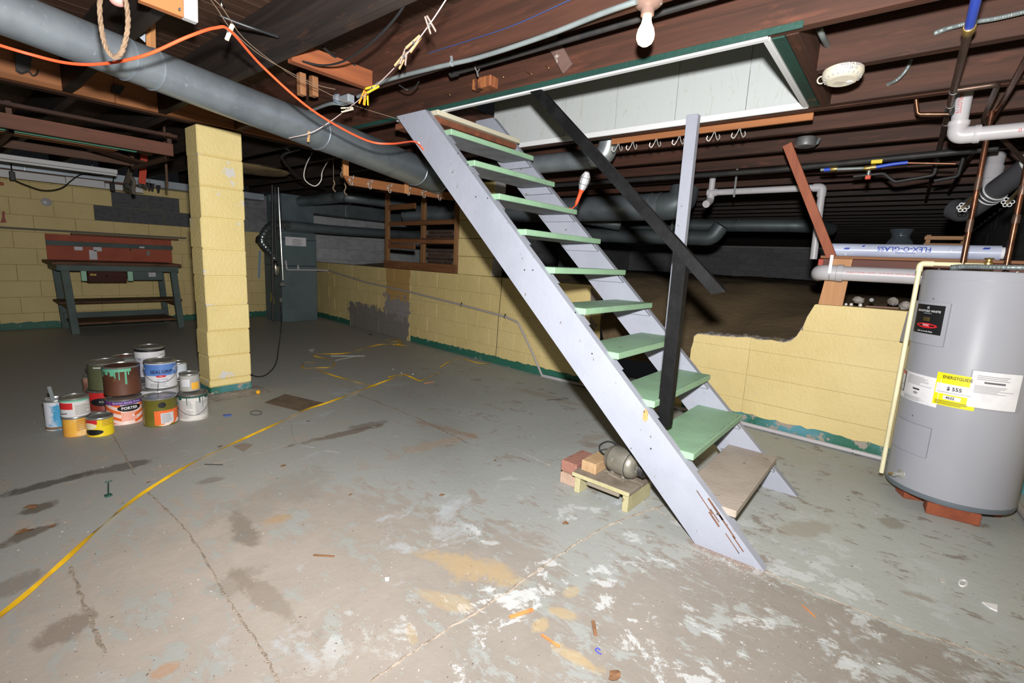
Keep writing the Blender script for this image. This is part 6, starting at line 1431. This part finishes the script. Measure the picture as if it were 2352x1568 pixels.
m = MB(); m.grid(lambda a, b: P(.04+.24*a, .86+.08*b, HR+.0028), 6, 1); obj('danger_bar', m, MATS['label red'], wl_, smooth=0); htext('DANGER', P, I, .16, .90, .008, WTR, wl_, .0034)
hlines(P, .06, .26, .27, .5, 6, GPR, wl_, I, .0032, 2); hlines(P, .38, .92, .6, .92, 8, GPR, wl_, I, .0022, 3); hlines(P, .34, .97, .03, .18, 5, GPR, wl_, I, .0022, 4)
m = MB(); m.grid(lambda a, b: P(.55+.14*a, .44+.05*b, HR+.0024), 3, 1); obj('approval_mark', m, INK, wl_, smooth=0)
m = MB(); m.add([P(.62+.05*x, .33+.05*y, HR+.0024) for x, y in ov], [(0, 1+i, 1+(i+1) % 20) for i in range(20)]); obj('approval_mark', m, GPR, wl_)
YL = M('energy label yellow', '#e3d312', rough=.5)
eg, P, I = hquad('energy_label', 2155, 853, 2236, 944, YL, .0012)
m = MB(); m.grid(lambda a, b: P(.03+.94*a, .36+.32*b, HR+.002), 8, 1); obj('white_panel', m, PAP, eg, smooth=0); m = MB(); m.grid(lambda a, b: P(.25+.42*a, .20+.12*b, HR+.002), 6, 1); obj('white_panel', m, PAP, eg, smooth=0)
htext('ENERGYGUIDE', P, I, .5, .88, .021, M('energy print', '#4b4411', rough=.5), eg, .0026, sx=.76, bold=.0006); htext('$ 555', P, I, .48, .54, .024, INK, eg, .0028, bold=.0006); htext('4622', P, I, .42, .26, .016, INK, eg, .0028, bold=.0004)
hlines(P, .06, .9, .03, .16, 3, MATS['energy print'], eg, I, .0024, 6); m = MB(); m.grid(lambda a, b: P(.08+.8*a, .415+.008*b, HR+.0026), 8, 1); obj('cost_scale', m, INK, eg, smooth=0)
pp_, P, I = hquad('manual_pouch', 2232, 848, 2341, 950, M('clear pouch', '#a9a9b0', rough=.2, alpha=.35), .0008)
p2_, P2_, I2 = hquad('manual_sheet', 2236, 850, 2330, 946, PAP, .0022)
m = MB(); m.grid(lambda a, b: P2_(.25+.42*a, .68+.05*b, HR+.0028), 6, 1); obj('title_bar', m, M('grey title', '#5b5b60', rough=.5), p2_, smooth=0); hlines(P2_, .08, .92, .4, .62, 6, GPR, p2_, I2, .0026, 9); hlines(P2_, .1, .9, .76, .9, 3, GPR, p2_, I2, .0026, 10)
for (px, py) in ((2157, 618), (2337, 625), (2145, 686), (2097, 954)):
    a, z = hcyl(px, py); m = MB(); c = Vector((HC.x+math.cos(a)*HR, HC.y+math.sin(a)*HR, z)); m.lathe([(.0045, 0), (.004, .003), (.001, .004)], c, 8, (math.cos(a), math.sin(a), 0)); obj('screw', m, STL, t)
a, z = hcyl(2070, 1088); c = Vector((HC.x+math.cos(a)*HR, HC.y+math.sin(a)*HR, z)); nx = Vector((math.cos(a), math.sin(a), 0))
m = MB(); m.lathe([(.024, 0), (.022, .004), (.010, .008), (.010, .03), (.014, .032), (.014, .042), (.004, .044)], c, 18, nx); dv = obj('drain_valve', m, M('valve nickel', '#b4b5b0', rough=.3, metal=.5), t); m = MB(); m.bar(c+nx*.03, c+nx*.03+Vector((-.01, .03, -.004)), .012, .008, ch=.002); obj('valve_handle', m, BRS, dv)
# overflow pipe
t = thing('overflow_pipe', 'cream plastic overflow pipe running down the left side of the water heater', 'pipe', (3.35, -.03, .1))
tp = V3(fx(2117, 598, 3.33)); bt = V3(fz(2036, 1090, .075))
aa = math.atan2(bt.y-HC.y, bt.x-HC.x)
pt = Vector((HC.x+math.cos(1.72)*(HR+.02), HC.y+math.sin(1.72)*(HR+.02), 0))
valve = Vector((HC.x+.0, HC.y+.02, HT+.035))
obj('pipe_run', pl_(bend([(pt.x, pt.y, .085), (pt.x, pt.y, HT+.03), (valve.x, valve.y, HT+.032)], .03, 6), .0112, 14), CPVC, t)
m = MB(); m.tube(bend([(pt.x, pt.y, HT-.01), (pt.x, pt.y, HT+.03), (pt.x+(valve.x-pt.x)*.2, pt.y+(valve.y-pt.y)*.2, HT+.03)], .022, 6), .0145, 14); obj('elbow', m, CPVC, t)
m = MB(); m.lathe([(.018, 0), (.02, .01), (.02, .045), (.012, .05), (.012, .06), (.02, .062), (.016, .068)], (valve.x, valve.y, HT), 16); obj('relief_valve', m, BRS, t)
flexcable([(HC.x-.14, HC.y+.16, HT+.012), (HC.x-.16, HC.y+.1, HT+.019), (HC.x-.17, HC.y-.02, HT+.021), (HC.x-.17, HC.y-.35, HT+.03)], .012, 'rusty ribbed cable lying across the top of the water heater', 14)
# bricks under the heater
BR = M('red brick', '#8a4a32', '#7b402c', '#6a3a2e', scale=10, sc3=24, lo3=.62, hi3=.68, rough=.9, bump=.6)
for k, (px, py, yaw) in enumerate(((2065, 1135, 38), (2186, 1194, -82), (2293, 1181, -88))):
    p = V3(fz(px, py)); rd = Vector((HC.x-p.x, HC.y-p.y, 0)).normalized(); cc = p+rd*(.05 if k == 1 else .10); tn = Vector((-rd.y, rd.x, 0))
    m = MB(); m.bar(cc-tn*(.1 if k == 1 else .05)+Vector((0, 0, .031)), cc+tn*(.1 if k == 1 else .05)+Vector((0, 0, .031)), .098 if k == 1 else .2, .06, ch=.003)
    tag(obj('brick', m, BR, smooth=0), ('red brick under the left side of the water heater', 'red brick laid lengthwise under the front of the water heater', 'red brick under the right side of the water heater')[k], 'brick', 'bricks under the heater')
m = MB(); m.hexa([fx(2066, 783, 3.68), fx(2082, 788, 3.68), fx(2082, 788, 3.70), fx(2066, 783, 3.70), fx(2084, 716, 3.68), fx(2088, 716, 3.68), fx(2088, 716, 3.70), fx(2084, 716, 3.70)]); tag(obj('sheet_offcut', m, M('grey sheet', '#6d6a68', rough=.7), smooth=0), 'grey sheet corner sticking out behind the left of the water heater', 'panel')
m = MB(); a = V3(fz(2352, 1172, .02)); m.tube([(3.55, -.60, .02), (2.9, -.66, .02)], .018, 12); tag(obj('floor_pipe', m, GPV), 'grey pipe lying on the floor at the right edge beside the heater', 'pipe')
# ================================================================== motor on its little stool
random.seed(11)
STY = M('chipped cream stool paint', '#a8a27e', '#9c9672', '#5f513b', scale=7, sc3=18, lo3=.62, hi3=.65, rough=.6, bump=.3)
GRM = M('greasy wood', '#7d7468', '#665d52', rough=.7, scale=8)
A = V3(fz(1318, 1128)); B = V3(fz(1440, 1178)); Cc = V3(fz(1512, 1140))
ux = (B-A); L = ux.length; ux.normalize(); uy = Vector((-ux.y, ux.x, 0)); uy = uy if uy.dot(Cc-B) > 0 else -uy; D_ = .245; HS = .105
t = thing('motor_stool', 'low chipped cream wooden stool carrying an electric motor under the stairs', 'stool', A+ux*L/2+uy*D_/2)
def bx2(o, l0, l1, d0, d1, z0, z1, ch=.002):
    m = MB(); q = MB(); q.box(l0, l1, d0, d1, z0, z1, ch); m.add([o+ux*p[0]+uy*p[1]+Vector((0, 0, p[2])) for p in q.v], q.f); return m
obj('leg_board', bx2(A, 0, .03, 0, D_, 0, HS-.02), STY, t, smooth=0); obj('leg_board', bx2(A, L-.03, L, 0, D_, 0, HS-.02), STY, t, smooth=0)
obj('top_board', bx2(A, -.012, L+.006, -.006, D_*.5, HS-.0195, HS), GRM, t, smooth=0); obj('top_board', bx2(A, -.012, L+.006, D_*.505, D_+.01, HS-.0195, HS), GRM, t, smooth=0)
obj('front_apron', bx2(A, .07, L-.05, .0, .014, HS-.045, HS-.020), GRM, t, smooth=0); obj('edge_strip', bx2(A, -.012, L+.006, -.012, -.0065, HS-.0195, HS), STY, t, smooth=0)
Mc = A+ux*(L*.66)+uy*.13+Vector((0, 0, HS+.078)); ax = (ux*.78+uy*.62).normalized(); ax = (ux*.9-uy*.2).normalized()
MOT = M('motor grey metal', '#8f8c82', '#7d796e', '#a8a59b', scale=8, sc3=20, rough=.35, metal=.5)
t = thing('electric_motor', 'old grey electric motor with a black cord sitting on the cream stool', 'motor', (Mc.x, Mc.y, HS))
r = .066
m = MB(); m.lathe([(.03, -.095), (.05, -.09), (.06, -.075), (r, -.06), (r, .05), (.06, .065), (.045, .08), (.02, .085)], Mc, 32, ax); obj('motor_body', m, MOT, t)
for k in (-.058, .05): m = MB(); m.ring(Mc+ax*k, r+.001, .002, ax, 32, 6); obj('seam', m, IRON, t)
m = MB(); m.tube([Mc+ax*.08, Mc+ax*.13], .007, 10); obj('shaft', m, STL, t); m = MB(); m.lathe([(.03, .105), (.034, .11), (.026, .118), (.034, .126), (.03, .13)], Mc, 20, ax); obj('pulley', m, IRON, t)
sd = ax.cross(Vector((0, 0, 1))).normalized()
q = MB(); q.box(-.055, .045, -.05, .05, -.078, -.066, .002); m = MB(); m.add([Mc+ax*p[0]+sd*p[1]+Vector((0, 0, p[2])) for p in q.v], q.f); obj('base_plate', m, GRM, t, smooth=0)
for k in (-.04, .03):
    q = MB(); q.box(k-.008, k+.008, -.04, .04, -.068, -.04, .002); m = MB(); m.add([Mc+ax*p[0]+sd*p[1]+Vector((0, 0, p[2])) for p in q.v], q.f); obj('cradle_foot', m, MOT, t, smooth=0)
for j in range(8):
    an = j*math.pi/4; e = sd*math.cos(an)+Vector((0, 0, 1))*math.sin(an); m = MB(); m.bar(Mc-ax*.091+e*.025, Mc-ax*.083+e*.045, .008, .003, up=e.cross(ax)); obj('vent_slot', m, IRON, t, smooth=0)
c0 = Mc-ax*.08+Vector((0, 0, .01))
pts = [c0+sd*.03, c0-ax*.03+sd*.01+Vector((0, 0, -.015)), c0-ax*.08+Vector((0, 0, -.01)), c0-ax*.085+Vector((0, 0, .02)), c0-ax*.04+Vector((0, 0, .055)), c0+ax*.0+Vector((0, 0, .062)), c0+ax*.03+Vector((0, 0, .05))]
m = MB(); m.tube(smoothpath(pts, 6), .0042, 8); obj('power_cord', m, BLC, t)
# bricks at the stool
PKB = M('dusty pink brick', '#8f6558', '#80564a', '#a3867c', scale=8, sc3=20, rough=.95, bump=.6); TNB = M('tan fire brick', '#a98c6a', '#9c7f5e', rough=.95, scale=9, bump=.5); GRB = M('greyish brick', '#a88f7f', '#97806f', rough=.95, scale=9, bump=.5)
def brick(px, py, z, ang, mt, label, l=.19, w_=.09, h=.058):
    p = V3(fz(px, py, z)); d = Vector((math.cos(ang), math.sin(ang), 0)); n = Vector((-d.y, d.x, 0))
    if n.dot(p) < 0: n = -n
    c = p+n*w_/2+Vector((0, 0, h/2)); m = MB(); m.bar(c-d*l/2, c+d*l/2, w_, h, ch=.003); return tag(obj('brick', m, mt, smooth=0), label, 'brick', 'bricks beside the motor')
A2 = math.atan2(ux.y, ux.x)
def brk2(l, d, z, mt, label, ll=.19, ww=.095, hh=.058):
    c = A+ux*l+uy*d+Vector((0, 0, z+hh/2)); m = MB(); m.bar(c-uy*ll/2, c+uy*ll/2, ww, hh, ch=.003); return tag(obj('brick', m, mt, smooth=0), label, 'brick', 'bricks beside the motor')
brk2(-.066, .135, 0, GRB, 'greyish brick lying on the floor beside the cream stool', .2)
brk2(-.074, .15, .0595, PKB, 'dusty pink brick stacked on the greyish brick beside the stool', .2)
brk2(.05, .125, HS+.001, TNB, 'tan brick lying on the cream stool in front of the motor', .17, .085, .055)
m = MB(); q = V3(fz(1530, 1128, .0)); m.lathe([(.022, 0), (.024, .005), (.024, .06), (.01, .07)], V3(fz(1527, 1128)), 16); tag(obj('grey_canister', m, M('grey canister', '#8a8784', '#6d5a4c', rough=.6, scale=12)), 'small dull grey canister on the floor between the stool and the stair stringer', 'canister')
# ================================================================== yellow tape
YT = M('yellow ribbon', '#d9ad20', '#c99b22', rough=.5, scale=12)
def ribbon(pxs, w_, label, twist=9.0, z=.004, name='caution_ribbon'):
    P = smoothpath([V3(fz(*p)) for p in pxs], 10); m = MB(); vs = []; fs = []; s_ = 0; ph = random.uniform(0, 6)
    for i, p in enumerate(P):
        if i: s_ += (p-P[i-1]).length
        d = (P[min(i+1, len(P)-1)]-P[max(i-1, 0)]).normalized(); sd = Vector((d.y, -d.x, 0)); a = ph+s_*twist; ca = math.cos(a)
        wv = sd*(.35+.65*abs(ca))*w_/2+Vector((0, 0, 1))*math.sin(a)*w_*.22
        c = p+Vector((0, 0, z+w_*.22))
        vs += [c-wv, c+wv, c+wv+Vector((0, 0, .0012)), c-wv+Vector((0, 0, .0012))]
    for i in range(len(P)-1):
        a = i*4; fs += [(a, a+1, a+5, a+4), (a+1, a+2, a+6, a+5), (a+2, a+3, a+7, a+6), (a+3, a, a+4, a+7)]
    m.add(vs, fs); return tag(obj(name, m, YT, smooth=60), label, 'ribbon')
ribbon([(-30, 1442), (60, 1370), (150, 1290), (230, 1215), (330, 1135), (450, 1062), (560, 1010), (640, 973), (700, 944), (760, 924), (850, 890), (925, 862)], .019, 'long twisted yellow ribbon running across the whole floor')
ribbon([(928, 861), (945, 868), (966, 876), (985, 867), (1008, 857)], .018, 'short yellow ribbon piece at the far end of the long ribbon')
ribbon([(892, 868), (910, 863), (928, 861)], .018, 'small yellow ribbon tail beside the end of the long ribbon')
ribbon([(862, 889), (820, 879), (790, 871), (760, 862), (735, 853), (728, 848)], .016, 'yellow ribbon curving off to the left of the long ribbon')
ribbon([(722, 834), (700, 834), (694, 842), (700, 847), (735, 846), (760, 844), (768, 835), (750, 826), (720, 818), (735, 814), (790, 813), (830, 803), (870, 793), (900, 792), (935, 795)], .017, 'looping yellow ribbon on the floor in front of the low wall')
ribbon([(1010, 845), (1030, 833), (1055, 823), (1075, 828), (1095, 834), (1118, 836), (1135, 827)], .014, 'yellow ribbon end trailing to the wire at the low wall')
for k in range(3): ribbon([(885+k*8, 782+k*5), (905+k*3, 778+k*7), (922-k*4, 786+k*3), (912+k*6, 796)], .016, ('crumpled yellow ribbon heap at the far end, back strand', 'crumpled yellow ribbon heap at the far end, middle strand', 'crumpled yellow ribbon heap at the far end, front strand')[k])
# ================================================================== litter
def flat(pxs, h, mat, name, label, cat, group=None, curl=.0):
    P = [V3(fz(*p)) for p in pxs]; m = MB(); m.prism([p+Vector((0, 0, .001+random.uniform(0, curl))) for p in P], (0, 0, h)); return tag(obj(name, m, mat, smooth=0), label, cat, group)
CRD = M('damp brown cardboard', '#6a5a4a', '#584a3c', '#7d6d5c', scale=8, sc3=20, rough=.95)
flat([(608, 925), (655, 906), (748, 927), (692, 946)], .004, CRD, 'cardboard_sheet', 'dark damp cardboard square lying on the floor near the column', 'cardboard')
flat([(535, 1025), (560, 1018), (582, 1022), (560, 1038)], .003, M('dusty card', '#8a7d70', rough=.9), 'cardboard_sheet', 'small dusty card on the floor under the yellow ribbon', 'cardboard')
m = MB(); q = V3(fz(593, 905)); m.sphere((q.x, q.y, .017), .017, 16, 10); tag(obj('orange_ball', m, M('orange yellow ball', '#e0a51e', rough=.5)), 'small orange yellow ball on the floor by the column foot', 'ball')
m = MB(); P = [V3(fz(588+13*math.cos(a), 949+5*math.sin(a)))+Vector((0, 0, .004)) for a in [i*math.pi/9 for i in range(18)]]; m.tube(P, .002, 6, closed=True); tag(obj('wire_ring', m, BLC), 'thin black wire ring lying on the floor right of the cans', 'ring')
flat([(512, 953), (530, 951), (533, 955), (515, 957)], .004, M('blue plastic', '#3a5fb0', rough=.5), 'blue_scrap', 'small blue plastic scrap on the floor right of the cans', 'scrap')
t = thing('green_tack', 'dark green T shaped plastic peg standing on the floor', 'peg', fz(249, 1140))
q = V3(fz(249, 1139)); GP = M('dark green plastic', '#23493f', rough=.5); m = MB(); m.box(q.x-.013, q.x+.013, q.y-.012, q.y+.012, 0, .008, .002); obj('foot', m, GP, t, smooth=0); m = MB(); m.tube([q+Vector((0, 0, .006)), V3(fz(249, 1112))+Vector((0, 0, .006))], .003, 6); obj('stem', m, GP, t); m = MB(); m.tube([V3(fz(241, 1110))+Vector((0, 0, .006)), V3(fz(258, 1106))+Vector((0, 0, .006))], .0035, 6); obj('crossbar', m, GP, t)
LEA = M('dry brown leaf', '#7d5c42', '#68482f', rough=.9, scale=20); PPR = M('white scrap', '#d5d5d6', rough=.6); ORL = M('orange wood splinter', '#c4804a', '#a9683a', rough=.8, scale=20)
def leaf(px, py, s, label, mt=None, seed=0):
    rd = random.Random(px*7+py+seed); q = V3(fz(px, py)); m = MB(); n = 9; ring_ = []
    for i in range(n):
        a = i*2*math.pi/n; r = s*rd.uniform(.45, 1.1); ring_.append(q+Vector((math.cos(a)*r, math.sin(a)*r*.7, .002+rd.uniform(0, .25)*s)))
    m.add([q+Vector((0, 0, .003+s*.1))]+ring_, [(0, 1+i, 1+(i+1) % n) for i in range(n)]); m.add([p+Vector((0, 0, .0008)) for p in [q+Vector((0, 0, .003+s*.1))]+ring_], [(0, 1+(i+1) % n, 1+i) for i in range(n)])
    return tag(obj('dry_leaf', m, mt or LEA, smooth=0), label, 'leaf', 'dry leaves on the floor')
for px, py, s, lb_ in ((506, 1026, .022, 'curled dry leaf left of the small dusty card'), (1015, 1138, .02, 'dry leaf on the floor in the middle between ribbon and stool'), (1300, 1202, .02, 'dry leaf on the floor below the cream stool'), (805, 1137, .012, 'small dry leaf left of the middle leaf'), (1410, 1553, .025, 'large dry leaf at the bottom edge'), (1137, 1058, .012, 'small reddish leaf near the bricks'), (650, 1070, .016, 'dark thin dry leaf right of the ribbon'), (340, 1108, .012, 'small dry leaf at the end of the white line'), (55, 1222, .03, 'dark leaf litter clump at the far left'), (75, 1165, .03, 'dark leaf litter clump at the far left, farther one'), (120, 1210, .015, 'brown leaf scrap right of the dark clump'), (708, 968, .016, 'dark flat leaf right of the ribbon'), (1580, 1000, .0, '')):
    if s: leaf(px, py, s, lb_)
def sliver(a, b, w_, mt, label): m = MB(); m.bar(V3(fz(*a))+Vector((0, 0, w_*.3+.001)), V3(fz(*b))+Vector((0, 0, w_*.3+.001)), w_, w_*.5, ch=.0005); return tag(obj('wood_sliver', m, mt, smooth=0), label, 'wood sliver', 'wood slivers on the floor')
sliver((1170, 1420), (1224, 1402), .012, ORL, 'orange brown wood sliver at the bottom centre'); sliver((1243, 1459), (1285, 1487), .008, ORL, 'thin orange splinter below the orange brown sliver'); sliver((1362, 1428), (1368, 1462), .011, LEA, 'dark split wood sliver pointing at the viewer'); sliver((1842, 1390), (1873, 1418), .005, ORL, 'thin pale orange splinter on the right floor'); sliver((1255, 919), (1305, 916), .005, IRON, 'thin dark stick on the floor left of the stairs'); sliver((720, 1276), (768, 1279), .008, LEA, 'brown stick with a knot on the floor left of centre'); sliver((760, 818), (838, 818), .008, WTR, 'thin white stick beside the looping yellow ribbon'); sliver((770, 828), (822, 817), .006, WTR, 'second thin white stick crossing the first'); sliver((974, 881), (996, 877), .01, ORL, 'small orange chip right of the ribbon end'); sliver((470, 1067), (512, 1068), .005, IRON, 'dark twig across the white line')
t = thing('bottle_ring', 'oval white plastic bottle ring on the right floor', 'ring', fz(2211, 1341)); P = [V3(fz(2211+9*math.cos(a), 1341+7*math.sin(a)))+Vector((0, 0, .004)) for a in [i*math.pi/9 for i in range(18)]]; m = MB(); m.tube(P, .004, 6, closed=True); obj('ring_band', m, PPR, t)
flat([(2255, 1385), (2290, 1393), (2290, 1406), (2272, 1398)], .006, PPR, 'paper_scrap', 'folded white paper scrap on the right floor', 'paper', None, .004)
flat([(2156, 1330), (2170, 1330), (2170, 1339), (2160, 1338)], .003, M('grey scrap', '#b5b2ac', rough=.8), 'paper_scrap', 'small grey paper scrap left of the oval ring', 'paper')
flat([(708, 803), (723, 801), (717, 810)], .004, PPR, 'paper_scrap', 'triangular white paper scrap near the looping ribbon', 'paper')
flat([(884, 1328), (894, 1327), (893, 1334), (885, 1335)], .003, PPR, 'paper_scrap', 'tiny white chip on the floor left of the long crack', 'paper')
m = MB(); P = smoothpath([V3(fz(*p))+Vector((0, 0, .003)) for p in ((1381, 1504), (1372, 1499), (1368, 1493), (1373, 1490), (1378, 1494))], 4); m.tube(P, .0022, 6); tag(obj('blue_hook', m, M('blue wire', '#4a4fb0', rough=.5)), 'tiny blue bent wire hook at the bottom centre', 'hook')
m = MB(); m.lathe([(.018, 0), (.018, .012), (.012, .013)], V3(fz(851, 769)), 14); tag(obj('black_disc', m, INK), 'small black disc on the far floor by the grey patch', 'disc')
for k, (px, py) in enumerate(((903, 849), (922, 857), (948, 860))):
    m = MB(); q = V3(fz(px, py)); m.sphere((q.x, q.y, .005), .007, 8, 5, (1, 1, .6), .1); tag(obj('white_chip', m, PPR), ('white chip on the floor, farthest of the three behind the ribbon end', 'white chip on the floor, middle of the three behind the ribbon end', 'white chip on the floor, nearest of the three behind the ribbon end')[k], 'chip', 'white chips by the ribbon')
# thin loose wire / thread
for lb_, pp in (('thin grey wire curling on the floor beside the long ribbon', ((668, 968), (672, 1000), (685, 1020), (720, 1028), (722, 1022))), ('thin dark thread curving over the floor right of the ribbon', ((745, 1035), (780, 1040), (778, 1045)))):
    m = MB(); m.tube(smoothpath([V3(fz(*p))+Vector((0, 0, .002)) for p in pp], 6), .0015, 5); tag(obj('loose_wire', m, GPR), lb_, 'wire')
# paint flakes and crumbs swept against the foot of the stairs: uncountable
m = MB(); rd = random.Random(4)
for i in range(1500):
    k = rd.random(); px = 1590+170*k+rd.gauss(0, 28); py = 1245+62*k+rd.gauss(0, 14)+6
    p = fz(px, py); s_ = rd.uniform(.0008, .0026)
    if p[0] > 1.968: continue
    a = rd.uniform(0, 6.28); c, s2 = math.cos(a)*s_, math.sin(a)*s_
    m.add([(p[0]+c, p[1]+s2, .0005), (p[0]-s2, p[1]+c, .0005+s_*.3), (p[0]-c, p[1]-s2, .0008), (p[0], p[1], .001+s_)], [(0, 1, 3), (1, 2, 3), (2, 0, 3)]); 
o = obj('paint_crumbs', m, M('paint crumbs', '#8a7068', '#a59890', '#d5d0cc', scale=200, sc3=300, lo3=.58, hi3=.6, rough=.9), smooth=0); o['kind'] = 'stuff'; o['label'] = 'speckled paint flakes and crumbs swept against the stair foot'; o['category'] = 'debris'
m = MB()
for i in range(2600):
    px = rd.uniform(-40, 2392); py = rd.uniform(870, 1568); p = fz(px, py); s_ = rd.uniform(.0006, .0028)*(1 if rd.random() < .9 else 2)
    if p[0] > 3.7 or p[1] > 5.5: continue
    a = rd.uniform(0, 6.28); c, s2 = math.cos(a)*s_, math.sin(a)*s_; m.mat(0 if rd.random() < .55 else 1)
    m.add([(p[0]+c, p[1]+s2, .0006), (p[0]-s2, p[1]+c*.5, .0006), (p[0]-c, p[1]-s2, .0006), (p[0], p[1], .0006+s_*.5)], [(0, 1, 3), (1, 2, 3), (2, 0, 3)])
o = obj('floor_crumbs', m, [M('dark crumbs', '#5a4a3c', rough=1), M('pale crumbs', '#c4beb6', rough=1)], smooth=0); o['kind'] = 'stuff'; o['label'] = 'tiny scattered crumbs and flakes all over the concrete floor'; o['category'] = 'debris'
